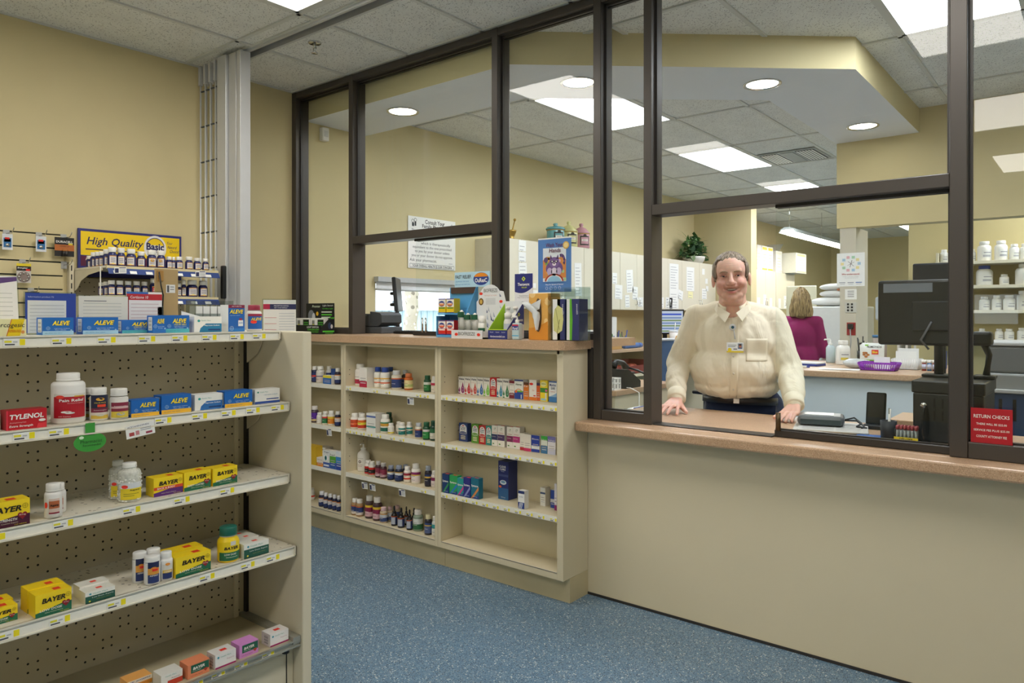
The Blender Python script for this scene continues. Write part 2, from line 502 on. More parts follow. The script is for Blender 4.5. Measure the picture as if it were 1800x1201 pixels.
# ------------------------------------------------ soffit, bulkhead, column, far walls
ZS = 2.822
OUT = [(XL, 3.205), (-2.62, 3.205), (-1.115, 4.53), (-1.115, 6.41)]
INN = [(XL, 3.775), (-2.95, 3.775), (-1.722, 4.82), (-1.722, 6.41)]
s = MB()
for i in range(3):
    a, b, c, d = OUT[i], OUT[i + 1], INN[i + 1], INN[i]
    s.face([(a[0], a[1], ZS), (d[0], d[1], ZS), (c[0], c[1], ZS), (b[0], b[1], ZS)], WHITEP)
    s.face([(a[0], a[1], ZS), (b[0], b[1], ZS), (b[0], b[1], CZ + .05), (a[0], a[1], CZ + .05)], WALL)
    s.face([(d[0], d[1], CZ + .05), (c[0], c[1], CZ + .05), (c[0], c[1], ZS), (d[0], d[1], ZS)], WHITEP)
    s.face([(a[0], a[1], CZ + .05), (b[0], b[1], CZ + .05), (c[0], c[1], CZ + .05), (d[0], d[1], CZ + .05)], WALL)
struct(s.build('ceiling_soffit'), 'dropped soffit with white underside and cream faces')
wall('wall_bulkhead', 'cream bulkhead beam above the dispensing area', [((-1.722, 6.41, 2.12), (XR, 6.56, CZ + .06))])
m = MB().box((-1.70, 6.42, 0), (-1.575, 6.80, 2.12), mat('#c9c3b2', .7, 0, .03, 6)); struct(m.build('wall_column'), 'grey white column under the bulkhead')
wall('wall_inner', 'cream return wall behind the potted greenery', [((XL, 9.75, 0), (-3.72, 9.95, CZ + .05))])
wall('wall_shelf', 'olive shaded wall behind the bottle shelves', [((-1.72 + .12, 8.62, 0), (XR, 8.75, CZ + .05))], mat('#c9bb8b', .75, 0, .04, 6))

# ------------------------------------------------ window in the left wall with roller blind, and the view outside
w2 = struct(link('window_2', None, None, (0, 0, 0)), 'pharmacy window with raised roller blind')
fr = MB(); WF = mat('#dcd9cf', .5)
for a, b in (((XL - .1, WY0, WZ0), (XL - .04, WY0 + .04, WZ1)), ((XL - .1, WY1 - .04, WZ0), (XL - .04, WY1, WZ1)), ((XL - .1, WY0, WZ0), (XL - .04, WY1, WZ0 + .04)), ((XL - .1, WY0, WZ1 - .04), (XL - .04, WY1, WZ1))): fr.box(a, b, WF)
fr.build('window_frame', w2)
MB().box((XL - .073, WY0 + .04, WZ0 + .04), (XL - .067, WY1 - .04, WZ1 - .04), GLASS).build('glass_pane', w2)
MB().box((XL - .02, WY0 - .01, WZ1 - .03), (XL + .05, WY1 + .01, WZ1 + .01), mat('#b9bcbc', .5)).build('blind_cassette', w2)
MB().box((XL + .012, WY0, WZ1 - .085), (XL + .018, WY1, WZ1 - .03), mat('#e6e8e8', .7)).build('blind_fabric', w2)
MB().tube([(XL + .015, WY0, WZ1 - .09), (XL + .015, WY1, WZ1 - .09)], .011, mat('#d3d6d8', .4)).build('blind_bar', w2)

def ground():
    m = MB().box((-60, -20, -.1), (XL - .17, 60, -.02), mat('#b9bcb4', .9, 0, .15, .6)); o = m.build('ground'); struct(o, 'pale ground outside the window')
ground()
# shed with lap siding and an overhanging gable roof
sh = thing('shed', 'pale lap sided shed with gable roof outside the window', 'shed', (-14.2, 10.2, 0))
SID = mat('#ccd6de', .8, 0, .05, 3)
b = MB()
b.prism([(-3.2, 0), (1.9, 0), (1.9, .9), (-.55, 2.06), (-3.2, .9)], -2.6, 0, SID, 'x'); b.build('wall', sh)
for k in range(9):
    z = .12 + k * .2
    hw = 1.9 if z < .9 else max(.1, (2.06 - z) / 1.16 * 2.4)
    MB().box((0, -.55 - min(hw + .1, 2.5), z), (.02, -.55 + min(hw, 2.35), z + .17), SID).build('siding_board', sh)
for s_, e in ((1, 2.25), (-1, -2.95)):
    p = [(-.55, 2.06), (-.55 + (2.45 * s_), 2.06 - 1.16), (-.55 + (2.45 * s_), 2.06 - 1.08), (-.55, 2.16)]
    MB().prism(p if s_ > 0 else p[::-1], -2.8, .3, mat('#dfe4e8', .7), 'x').build('roof', sh)
MB().box((.3, -.62, 1.98), (.42, -.48, 2.12), mat('#f2f4f4', .6)).build('gable_lamp', sh)
# metal clad building further away
mb_ = thing('metal_building', 'light blue metal clad building with white roof beyond the tree', 'building', (-24.5, 20.5, 0))
MB().box((-6, -6, 0), (0, 13, 1.62), mat('#c5d6e0', .6, 0, .04, 2)).build('wall', mb_)
for k in range(48): MB().box((0, -5.9 + k * .39, 0), (.05, -5.75 + k * .39, 1.6), mat('#b4c7d4', .6)).build('cladding_rib', mb_) if k < 48 else None
MB().prism([(.4, 1.62), (.4, 1.72), (-6, 4.2), (-6, 4.1)], -6.3, 13.3, mat('#eef1f3', .6), 'y').build('roof', mb_)
tr = thing('tree_trunk', 'bare mottled tree trunk outside the pharmacy window', 'tree', (-9.2, 8.62, 0))
rr = random.Random(3)
MB().tube([(rr.uniform(-.02, .02), rr.uniform(-.02, .02), -.02 + z * .3) for z in range(9)], [.17, .145, .13, .125, .12, .12, .125, .14, .12], speck_mat('bark', '#b5aca0', [('#e6e2da', .4, 1.0), ('#7d756b', .3, .7)], 18, .9, .4, 12), 12).build('trunk', tr)
MB().tube([(0, 0, 2.1), (.1, .28, 2.9), (.1, .4, 3.8)], [.1, .07, .05], mat('#aaa398', .9)).build('branch', tr)
MB().tube([(0, 0, 2.1), (-.05, -.3, 2.9), (0, -.5, 3.8)], [.1, .07, .05], mat('#aaa398', .9)).build('branch', tr)
pl = thing('utility_pole', 'slim grey pole outside the window left of the tree trunk', 'pole', (-12.2, 10.98, 0))
MB().tube([(0, 0, 0), (0, 0, 4.5)], .045, mat('#7a8088', .6)).build('post', pl)
MB().box((-.06, -.06, 1.6), (.06, .06, 1.72), mat('#69707a', .6)).build('clamp', pl)

# ------------------------------------------------ ceiling lights
DIFF = emit('#fff9f0', TROFFER * .95, 'warm_light_diffuser')
DIFC = emit('#f2f7ff', TROFFER * 1.3, 'cool_light_diffuser')
def troffer(i, x0, x1, y0, y1, label):
    t = thing('ceiling_light', label, 'light', ((x0 + x1) / 2, (y0 + y1) / 2, CZ), 0, 'recessed fluorescent ceiling lights')
    w, d = (x1 - x0) / 2 - .012, (y1 - y0) / 2 - .012
    f = MB(); k = .022
    for a, b in (((-w, -d, 0), (w, -d + k, .02)), ((-w, d - k, 0), (w, d, .02)), ((-w, -d, 0), (-w + k, d, .02)), ((w - k, -d, 0), (w, d, .02))): f.box(a, b, GRID)
    f.build('frame', t)
    MB().box((-w + k, -d + k, .006), (w - k, d - k, .012), DIFF if y1 < 3 else DIFC).build('diffuser', t)
for i, q in enumerate(LIGHTS):
    cx, cy = (q[0] + q[1]) / 2, (q[2] + q[3]) / 2
    if cy < 3:
        lb = 'ceiling light panel in the shop, column %s, %s from the partition' % ('by the side wall' if cx < -2 else ('in the middle' if cx < 1 else 'at the right'), ('nearest', 'second', 'third')[int((2.4 - cy) / 2.37)])
    else:
        lb = {(-1, 4): 'large ceiling light panel in front of the bulkhead at top right', (-4, 4): 'ceiling light panel above the jars in the pharmacy, nearest of its row',
              (-4, 7): 'ceiling light panel left of the air vent', (-4, 9): 'farthest ceiling light panel beyond the air vent'}.get((math.floor(cx), int(cy)), 'added unseen ceiling light panel over the dispensing area, %s' % ('right of the large panel' if cy < 5 else 'left one behind the bulkhead' if cx < .5 else 'right one behind the bulkhead'))
    troffer(i, *q, lb)

CAN = emit('#fff6e2', CANS, 'downlight_lamp')
for i, (x, y, lb) in enumerate(((-3.799, 3.481, 'round downlight in soffit nearest the side wall'), (-2.492, 3.723, 'round downlight in soffit behind the middle mullion'), (-1.632, 4.462, 'round downlight in soffit above the standing man'), (-1.407, 5.93, 'round downlight in soffit beside the bulkhead'))):
    t = thing('downlight', lb, 'light', (x, y, ZS), 0, 'round downlights in the soffit')
    MB().lathe([(.096, 0), (.1, -.006), (.112, -.006), (.114, .002), (.096, .002)], CHROME, 32).build('trim_ring', t)
    MB().lathe([(.0, -.0005), (.094, -.0005), (.094, .0005), (0, .0005)], CAN, 32).build('lamp', t)

# sprinkler, vent, motion detector
sp = thing('sprinkler_head', 'small chrome fire sprinkler on the shop ceiling', 'sprinkler', (-3.62, 2.62, CZ + .010))
MB().lathe([(.0, -.004), (.036, -.006), (.04, 0)], CHROME, 24).build('escutcheon', sp)
MB().tube([(0, 0, -.004), (0, 0, -.03)], .008, CHROME).tube([(-.012, 0, -.03), (-.016, 0, -.045), (0, 0, -.06)], .003, CHROME).tube([(.012, 0, -.03), (.016, 0, -.045), (0, 0, -.06)], .003, CHROME).build('frame', sp)
MB().lathe([(.0, -.064), (.018, -.064), (.02, -.06), (0, -.06)], CHROME, 16).build('deflector', sp)
vt = thing('air_vent', 'slotted ceiling air vent with bright bars at both ends', 'vent', (-2.42, 7.5, CZ))
MB().box((-.28, -.27, -.006), (.28, .27, .004), mat('#b4b8b8', .5), .002).build('frame', vt)
for sgn in (-1, 1):
    for k in range(6):
        x = sgn * (.10 + k * .028)
        MB().box((x - .0085, -.24, -.011), (x + .0085, .24, -.0065), mat('#f6f6f4', .4)).build('slat', vt)
    MB().box((sgn * .085 - .003 if sgn < 0 else .082, -.245, -.0102), (sgn * .26, .245, -.0062), BLK).build('slot_backing', vt)
MB().box((-.06, -.24, -.012), (.06, .24, -.0065), mat('#a2a8a8', .5)).build('blank_plate', vt)
md = thing('motion_detector', 'small white motion detector high on the side wall inside', 'detector', (XL + .002, 3.36, 2.70))
MB().box((0, -.03, 0), (.045, .03, .10), WHT, .008).build('housing', md)
MB().box((.045, -.018, .03), (.049, .018, .075), mat('#d9d9d6', .3), .002).build('lens', md)

# ================================================================== SHOP FIXTURES
# price tags for shelf edges: white slip with a yellow square and a line of print (local: front faces -Y)
def tag_mesh(w, h):
    f = flat(w, h); m = MB()
    m.box((-w / 2, 0, 0), (w / 2, .0012, h), PAPER)
    rect(m, f, w * .04, h * .45, w * .36, h * .72, '#e6dc3c'); rect(m, f, w * .72, h * .1, w * .97, h * .9, '#f1e01e')
    rect(m, f, w * .06, h * .12, w * .5, h * .3, '#4a4f58'); rect(m, f, w * .42, h * .45, w * .62, h * .62, '#b9bcc0')
    return m
_tag = {}
def price_tag(parent, loc, rz, w, h):
    k = (w, h)
    if k not in _tag:
        o = tag_mesh(w, h).build('price_tag', parent, loc, (0, 0, rz)); _tag[k] = o.data
    else: o = link('price_tag', _tag[k], parent, loc, (0, 0, rz))
    return o
def hang_card(parent, loc, rz, w=.045, h=.035, look=0):
    f = flat(w, h); m = MB(); m.box((-w / 2, 0, 0), (w / 2, .001, h), PAPER)
    rect(m, f, .05 * w, .1 * h, .35 * w, .8 * h, '#2e3560' if look == 0 else '#8a3a44'); rect(m, f, .4 * w, .82 * h, .95 * w, .95 * h, '#39406c')
    for k in range(4): rect(m, f, .42 * w, (.2 + .15 * k) * h, .92 * w, (.26 + .15 * k) * h, '#a9adb6')
    return m.build('hang_card', parent, loc, (R(6), R(random.uniform(-4, 4)), rz))

# ------------------------------------------------ gondola on the left
GX0, GX1, GYE = -2.41, -2.07, 1.45          # back panel, front of end panel, inner face of end panel
gon = thing('gondola_shelving', 'beige steel gondola with pegboard back and five shelves of pain relievers', 'shelving', (GX0, 1.0, 0))
def gl(x, y, z): return (x - GX0, y - 1.0, z)
PEG = pegboard_mat()
m = MB().box(gl(GX0 - .02, -.5, .30), gl(GX0, GYE - .012, 1.318), PEG); m.build('pegboard_panel', gon)
m = MB().box(gl(-2.66, GYE, 0), gl(GX1, GYE + .036, 1.345), STEELB, .004); m.build('end_panel', gon)
m = MB().box(gl(GX0 - .02, GYE - .011, .06), gl(GX0 + .016, GYE - .001, 1.33), BLK); m.build('upright', gon)
m = MB().box(gl(GX0 - .002, GYE - .05, .32), gl(GX0 + .006, GYE - .035, 1.31), STEELB); m.build('seam_trim', gon)
m = MB().box(gl(-2.66, -.5, 1.31), gl(GX0, GYE, 1.318), STEELB).box(gl(-2.66, -.5, 0), gl(-2.64, GYE, 1.31), STEELB); m.build('rear_casing', gon)
m = MB().box(gl(GX0, -.5, .05), gl(-2.12, GYE - .001, .29), STEELB, .003).box(gl(-2.1205, GYE - .03, .05), gl(-2.117, GYE - .028, .285), BLK); m.build('kick_plate', gon)
SH = [(1.345, -2.193, .030), (1.107, -2.14, .030), (.865, -2.14, .032), (.628, -2.105, .034), (.322, -2.085, .022)]
TAGY = [(.66, .77, .885, .997, 1.095, 1.19, 1.285, 1.365), (.665, .745, 1.02, 1.13, 1.225, 1.31, 1.40), (.60, .755, .93, 1.075, 1.22), (.62, .735, .875, 1.135, 1.27, 1.36), (.95, 1.02, 1.09, 1.16, 1.235, 1.33)]
GREYST = mat('#a8a79c', .35, .5, .05, 20)
DECKDOT = speck_mat('punched_deck', '#ddd7c6', [('#8c8778', .10, 1.0)], 95, .42, 0, 6)
for i, (z, xf, lip) in enumerate(SH):
    s = MB()
    if i < 4:
        s.box(gl(GX0 + .001, -.5, z - .018), gl(xf - .001, GYE - .006, z), DECKDOT if i else SHELFW)
        s.box(gl(xf - .006, -.5, z - lip), gl(xf, GYE - .006, z), STRIP)
        s.box(gl(xf, -.5, z - .003), gl(xf + .004, GYE - .006, z + .001), SHELFW).box(gl(xf, -.5, z - lip), gl(xf + .005, GYE - .006, z - lip + .004), SHELFW)
        s.box(gl(xf - .01, GYE - .01, z - lip), gl(xf + .005, GYE - .006, z + .001), SHELFW)
    else:
        s.box(gl(GX0 + .001, -.5, z - .02), gl(xf - .001, GYE - .03, z), mat('#b5aa8c', .5, 0, .04, 8))
        s.box(gl(GX0 + .001, GYE - .03, z - .01), gl(xf + .006, GYE - .002, z + .012), GREYST)
        s.box(gl(xf - .006, -.5, z - lip), gl(xf + .001, GYE - .002, z + .001), GREYST)
        s.box(gl(xf, -.5, z - .004), gl(xf + .007, GYE - .002, z + .001), GREYST).box(gl(xf, -.5, z - lip), gl(xf + .007, GYE - .002, z - lip + .004), GREYST)
    so = s.build('shelf', gon)
    for y in TAGY[i]: price_tag(so, gl(xf + .0018, y, z - lip + .005), R(90), .050 if i < 4 else .044, .020 if i < 4 else .014)
    if i < 4:
        z1 = z - .019; d = xf - GX0
        br = [(0.004, z1), (.12, z1), (.105, z1 - .03), (.085, z1 - .06), (.05, z1 - .08), (.02, z1 - .095), (.004, z1 - .1)]
        MB().prism(br[::-1], GYE - .009 - 1.0, GYE - .0062 - 1.0, STEELB, 'y').build('shelf_bracket', gon)
MB().box(gl(-2.62, GYE + .0365, 1.155), gl(-2.375, GYE + .205, 1.172), STEELB, .002).build('end_shelf', gon)
MB().lathe([(.012, -.015), (.012, 0)], BLK, 12, gl(-2.1, GYE - .045, .30)).build('knob', gon)
# green disc and paper sign hanging from the second shelf
gd = thing('shelf_talker', 'round green tag hanging under the large white bottle', 'tag', (-2.1355, .82, 1.03), R(90))
m = MB(); n = 28
m.prism([(.041 * math.cos(2 * math.pi * k / n), .026 + .026 * math.sin(2 * math.pi * k / n)) for k in range(n)], 0, .0015, '#3f9a3c')
f = lambda u, v, k: (u, -.0004 * k, v)
disc(m, f, -.022, .04, .006, .004, '#d8ecd0'); m.text('Pharmacist', f, .003, .028, .055, .009, pr('#1d3a1c')); m.text('Recommended', f, .004, .018, .045, .006, pr('#1d3a1c'))
m.build('disc', gd); MB().box((-.012, .0, .045), (.012, .0015, .078), pr('#3f9a3c')).build('neck', gd)
pc = thing('price_card', 'paper price sign clipped to the second shelf edge', 'sign', (-2.1352, .955, 1.055), R(90))
m = MB().box((-.04, 0, 0), (.04, .001, .036), PAPER); f = lambda u, v, k: (u, -.0004 * k, v)
m.text('ACETAMINOPHEN', f, -.005, .031, .06, .005, pr('#49486a')); rect(m, f, -.032, .006, -.018, .016, '#b04a4a'); rect(m, f, -.014, .006, -.004, .018, '#c9858a'); rect(m, f, .014, .004, .032, .01, '#9a3a50'); rect(m, f, .0, .016, .03, .018, '#9aa0a8'); rect(m, f, .0, .021, .03, .023, '#9aa0a8')
m.build('card', pc); pc.rotation_euler = (0, R(-7), R(90))

# ------------------------------------------------ bookcases under the high counter
BF, BBK = 2.877, 3.05
bays = [(-4.53, -3.683, 'left'), (-3.681, -2.857, 'middle'), (-2.855, -2.014, 'right')]
CTAG = [[(.02, .3), (.02, .3), (.02, .3), ()], [(.02, .27, .38, .64, .7), (.02, .08, .15, .22, .3, .42, .5, .67), (.68,), ()], [tuple(.02 + .073 * k for k in range(11)) if i < 3 else () for i in range(4)]]
for i, (x0, x1, nm) in enumerate(bays):
    bc = thing('bookcase', {'left': 'left almond bookcase bay, partly hidden by the gondola', 'middle': 'middle almond bookcase bay filled with vitamin bottles', 'right': 'right almond bookcase bay with eye care boxes and empty bottom'}[nm], 'bookcase', ((x0 + x1) / 2, BF, 0), 0, 'bookcase bays under the high counter')
    h = (x1 - x0) / 2; t = .022
    MB().box((-h, 0, .122), (-h + t, BBK + .04 - BF, 1.231), CAB).build('side_panel', bc)
    MB().box((h - t - (.014 if i == 2 else 0), 0, .122), (h, BBK + .04 - BF, 1.231), CAB).build('side_panel', bc)
    MB().box((-h + t, BBK - BF, .122), (h - t, BBK + .015 - BF, 1.231), CABIN).build('back_panel', bc)
    MB().box((-h + t, 0, 1.212), (h - t, BBK - BF, 1.231), CAB).build('top_rail', bc)
    MB().box((-h - .0, .057, 0), (h - (.0 if i == 2 else 0), YF - BF - .001, .121), mat('#c9bc98', .5, 0, .12, 5)).build('toe_kick', bc)
    for k, z in enumerate((.96, .695, .425, .155)):
        s = MB().box((-h + t + .0005, .004 if k < 3 else .0, z - .02 if k < 3 else .122), (h - t - .0005 - (.014 if i == 2 else 0), BBK - BF - .0005, z), CAB)
        s.box((-h + t + .0005, .0, z - .026 if k < 3 else z - .003), (h - t - .001 - (.014 if i == 2 else 0), .0035, z + .001), STRIP)
        so = s.build('shelf', bc)
        for u in CTAG[i][k]:
            price_tag(so, (-h + t + .012 + u, -.0016, z - .024), 0, .042, .018)
    # shelf pin holes in the side
    pm = MB()
    for y in (.03, .14):
        for z in (1.06, 1.03, .90, .87, .78, .75, .63, .60, .52, .49, .36, .33):
            pm.box((-h + t, y - .0025, z - .0025), (-h + t + .0006, y + .0025, z + .0025), BLK)
    po = pm.build('pin_holes', bc); po['kind'] = 'stuff'
    if i == 1:
        for u, z in ((.20, .925), (-.20, .385), (-.13, .385), (.13, .392)): hang_card(bc, (u, -.004, z - .035), 0, .052, .040)
    if i == 0:
        for u, z in ((-.06, .90), (.29, .645)): hang_card(bc, (u, -.004, z - .01), 0, .05, .045)

# ------------------------------------------------ counters
m = MB()
m.prism([(XL, 2.845), (-2.02, 2.845), (-1.995, 2.862), (-1.995, 3.094), (-2.04, 3.094), (-2.04, 3.62), (XL, 3.62)][::-1], 1.232, HC, TOP, 'z')
tag(m.build('high_countertop'), 'sand laminate worktop over the bookcases, higher of the two', 'countertop')
m = MB()
m.box((-2.011, 2.968, .834), (XR, 3.095, LC), TOP, .008).box((-2.037, 3.0915, .834), (XR, 3.82, LC), TOP, .004)
tag(m.build('low_countertop'), 'sand laminate service counter the man leans on', 'countertop')

# ------------------------------------------------ folding security gate
ROD = mat('#d4d5d4', .35, .25, .03, 20)
fg = thing('folding_gate', 'folded aluminium security grille stacked against the side wall', 'gate', (XL + .066, 2.40, 0))
for k in range(8):
    x = .012 + k * .0305; y = -.03 + (.022 if k % 2 else 0)
    m = MB().tube([(x, y, .02), (x, y, 2.985)], .0058, ROD, 8); m.box((x - .0105, y - .012, 2.86), (x + .0105, y + .012, 2.985), SILVER, .002)
    m.build('vertical_rod', fg)
for k in range(12):
    z = .35 + k * .225
    for j in range(7):
        x = .012 + j * .0305
        MB().tube([(x, -.03 + (.022 if j % 2 else 0), z - .004 + .008 * (j % 2)), (x + .0305, -.03 + (0 if j % 2 else .022), z + .004 - .008 * (j % 2))], .0055, mat('#5a5c5c', .4, .3), 6).build('link', fg) if k in (0, 2, 4, 6, 7, 8, 9, 10, 11) else None
MB().box((.245, -.05, .02), (.345, .03, 2.985), SILVER, .004).build('lead_post', fg)
MB().box((.355, -.035, .02), (.435, .03, 2.985), SILVER, .004).box((.435, -.03, .02), (.45, .025, 2.985), mat('#a9abac', .4, .5)).box((.45, -.038, .02), (.49, .03, 2.985), SILVER, .003).build('jamb_channel', fg)
MB().box((.328, -.075, 1.50), (.36, -.05, 1.70), BLK, .006).build('handle', fg)

# ------------------------------------------------ slatwall with battery packs
sw = thing('slatwall_panel', 'cream slatwall panel with dark grooves on the side wall', 'panel', (XL + .002, .6, 0))
MB().box((0, -1.0, .55), (.006, 1.0, 1.92), mat('#1f2b30', .6)).build('groove_backing', sw)
for k in range(17):
    z1 = 1.844 - .0762 * k + .0762; z0 = z1 - .0682
    if k == 0: z1 = 1.92
    MB().box((.006, -1.0, z0), (.018, 1.0, z1), WALL).build('slat', sw)
def hook(y, z, lb):
    h = thing('display_hook', lb, 'hook', (XL + .019, y, z), 0, 'chrome hooks on the slatwall')
    MB().box((0, -.015, -.034), (.004, .015, .008), mat('#b4b5b4', .35, .3), .001).build('back_plate', h)
    MB().tube([(.004, .0, -.012), (.09, .0, -.014), (.115, .0, .002), (.12, 0, .012)], .0025, CHROME, 6).build('prong', h)
    return h
def blister(y, ztop, w, h, kind, lb):
    t = thing('battery_pack', lb, 'battery pack', (XL + .058, y, ztop - h), R(90), 'battery packs on the slatwall')
    f = flat(w, h); m = MB()
    bg = {'du': '#1c1a1a', 'wh': '#d9dde2', 'en': '#c9c4bc'}[kind]
    m.box((-w / 2, 0, 0), (w / 2, .002, h), pr(bg))
    if kind == 'du':
        rect(m, f, 0, h * .3, w, h * .62, '#b5672c'); m.text('DURACELL', f, w * .5, h * .77, w * .86, h * .12, pr('#f2f0ea'), 2, .02); m.text('COPPERTOP', f, w * .5, h * .53, w * .5, h * .06, pr('#2a1d16'), 2)
        m.build('card', t)
        for k in (-1, 1):
            b = MB().tube([(k * w * .06, -.008, h * .02), (k * w * .06, -.008, h * .28)], .008, '#2a2524', 10); b.tube([(k * w * .06, -.008, h * .28), (k * w * .06, -.008, h * .36)], .008, '#b87434', 10); b.build('battery', t)
        MB().box((w * .2, -.001, h * .62), (w * .42, 0, h * .7), '#e8d23a').build('price_sticker', t)
    elif kind == 'en':
        rect(m, f, 0, h * .86, w, h, '#e8d02a'); rect(m, f, 0, h * .62, w, h * .86, '#1c1a1a'); m.text('Energizer', f, w * .42, h * .76, w * .7, h * .1, pr('#f4f2ee'), 2, .01, .2)
        disc(m, f, w * .5, h * .3, w * .46, h * .28, '#8a7a74')
        m.build('card', t)
        for k in range(8):
            a = k * math.pi / 4
            MB().lathe([(.0001, 0), (.0048, 0), (.0048, .004), (.0001, .004)], CHROME, 10).build('battery', t, (w * .33 * math.cos(a), -.001, h * .3 + h * .2 * math.sin(a)), (R(90), 0, 0))
        MB().box((w * .14, -.001, h * .62), (w * .42, 0, h * .72), '#e2281c').build('price_sticker', t)
    else:
        rect(m, f, w * .12, h * .15, w * .88, h * .75, '#2d6fa8'); rect(m, f, w * .2, h * .5, w * .8, h * .7, '#dfe6ee')
        m.build('card', t)
        MB().lathe([(.0001, 0), (.009, 0), (.009, .003), (.0001, .003)], CHROME, 16).build('battery', t, (0, -.001, h * .3), (R(90), 0, 0))
        MB().box((-w * .25, -.001, h * .66), (w * .2, 0, h * .78), '#e2281c').build('price_sticker', t)
    return t
hk = [(1.325, 1.846), (1.478, 1.846), (1.60, 1.846), (1.40, 1.694), (1.602, 1.694), (1.44, 1.541)]
for (y, z), lb in zip(hk, ('hook with the leftmost button cell pack', 'hook with the second button cell pack', 'hook with the black and copper battery pack', 'hook with the round cell hearing aid pack', 'empty hook under the black and copper pack', 'hook with the lower dark battery pack')):
    hook(y, z, 'chrome slatwall ' + lb)
blister(1.320, 1.829, .047, .083, 'wh', 'pale button cell battery pack at left picture edge')
blister(1.477, 1.829, .05, .083, 'wh', 'pale button cell battery pack, second from left')
blister(1.592, 1.832, .098, .105, 'du', 'black and copper battery pack on upper hook')
blister(1.395, 1.677, .068, .103, 'en', 'hearing aid cell pack with ring of small batteries')
blister(1.435, 1.525, .068, .112, 'du', 'dark battery pack low on slatwall behind leaflet')

# ------------------------------------------------ vitamin unit on the side wall with header sign
vu = thing('vitamin_unit', 'beige wall shelving unit holding rows of navy vitamin bottles', 'shelving', (XL + .003, 1.95, 0))
VX = .44
MB().box((.0, -.30, .3), (.02, .34, 1.612), PEG).build('pegboard_panel', vu)
MB().box((.0, -.325, .3), (.035, -.3265 + .024, 1.70), STEELB).build('upright', vu)
sl = MB()
for k in range(16): sl.box((.0352, -.318, .9 + k * .05), (.0358, -.312, .93 + k * .05), BLK)
o = sl.build('upright_slots', vu); o['kind'] = 'stuff'
for z in (1.665, 1.507, 1.34):
    s = MB().box((.021, -.295, z - .012), (VX, .335, z), SHELFW, .002).box((VX - .003, -.295, z - .016), (VX + .004, .335, z), mat('#d8caa0', .5))
    s.prism([(VX + .005, z - .014), (VX + .007, z - .014), (VX + .028, z - .045), (VX + .026, z - .046)], -.292, .333, '#27407f', 'y')
    so = s.build('shelf', vu)
    for k in range(7):
        y = -.25 + k * .085
        m = MB().box((-.018, 0, 0), (.018, .001, .018), PAPER); m.build('price_tag', so, (VX + .0295, y, z - .0415), (R(-32), 0, R(90)))
    for y in ((-.235, .04, .21) if z > 1.6 else ((-.05,) if z > 1.5 else ())):
        hang_card(so, (VX + .031, y, z - .042), R(90), .062, .034)
    z1 = z - .013
    br = [(.02, z1), (.40, z1), (.40, z1 - .012), (.22, z1 - .03), (.12, z1 - .06), (.07, z1 - .1), (.02, z1 - .12)]
    MB().prism(br[::-1], -.298, -.2955, STEELB, 'y').build('shelf_bracket', vu)
MB().tube([(VX - .06, -.299, 1.66), (VX - .06, -.30, 1.30)], .003, WHT, 6).build('tag_string', vu)
MB().box((0, 0, 0), (.001, .05, .03), PAPER).build('tag_card', vu, (VX - .11, -.3005, 1.44))

sg = thing('header_sign', 'blue and yellow header sign above the vitamin bottles', 'sign', (XL + .019, 1.975, 1.62), R(90))
W, H = .60, .277
f = flat(W, H); m = MB().box((-W / 2, 0, 0), (W / 2, .012, H), pr('#2c2f78'), .002)
rect(m, f, .014, .125, W - .014, H - .015, '#f2cf12'); rect(m, f, .014, .062, W - .014, .12, '#5a1a3c')
m.build('board', sg)
l = MB(); NV = pr('#20225c')
l.text('High Quality', f, .205, .203, .32, .058, NV, 2, .012, .25); rect(l, f, .04, .157, .36, .163, NV, 2)
disc(l, f, .435, .192, .068, .076, '#e8e8ea', 3, 32); disc(l, f, .435, .210, .05, .044, '#f2cf12', 4, 28, 0, 180); ring(l, f, .435, .192, .053, .057, NV, 5, 20, 15, 165, 1.1)
l.text('Basic', f, .435, .200, .108, .044, NV, 6, .03); l.text('VITAMINS', f, .435, .168, .07, .009, pr('#4a4c88'), 6)
for t, u, v, w in (('Your', .525, .228, .035), ('Natural', .54, .203, .06), ('Choice!', .555, .178, .06)): l.text(t, f, u, v, w, .018, NV, 3, 0, .3)
for t, u, v, w in (('All You Need', .548, .103, .08), ('is Basic', .54, .083, .05), ('HERBS AND NUTRITION', .16, .103, .24)): l.text(t, f, u, v, w, .014, pr('#f4f0ea'), 3, .015, .2)
l.build('lettering', sg)

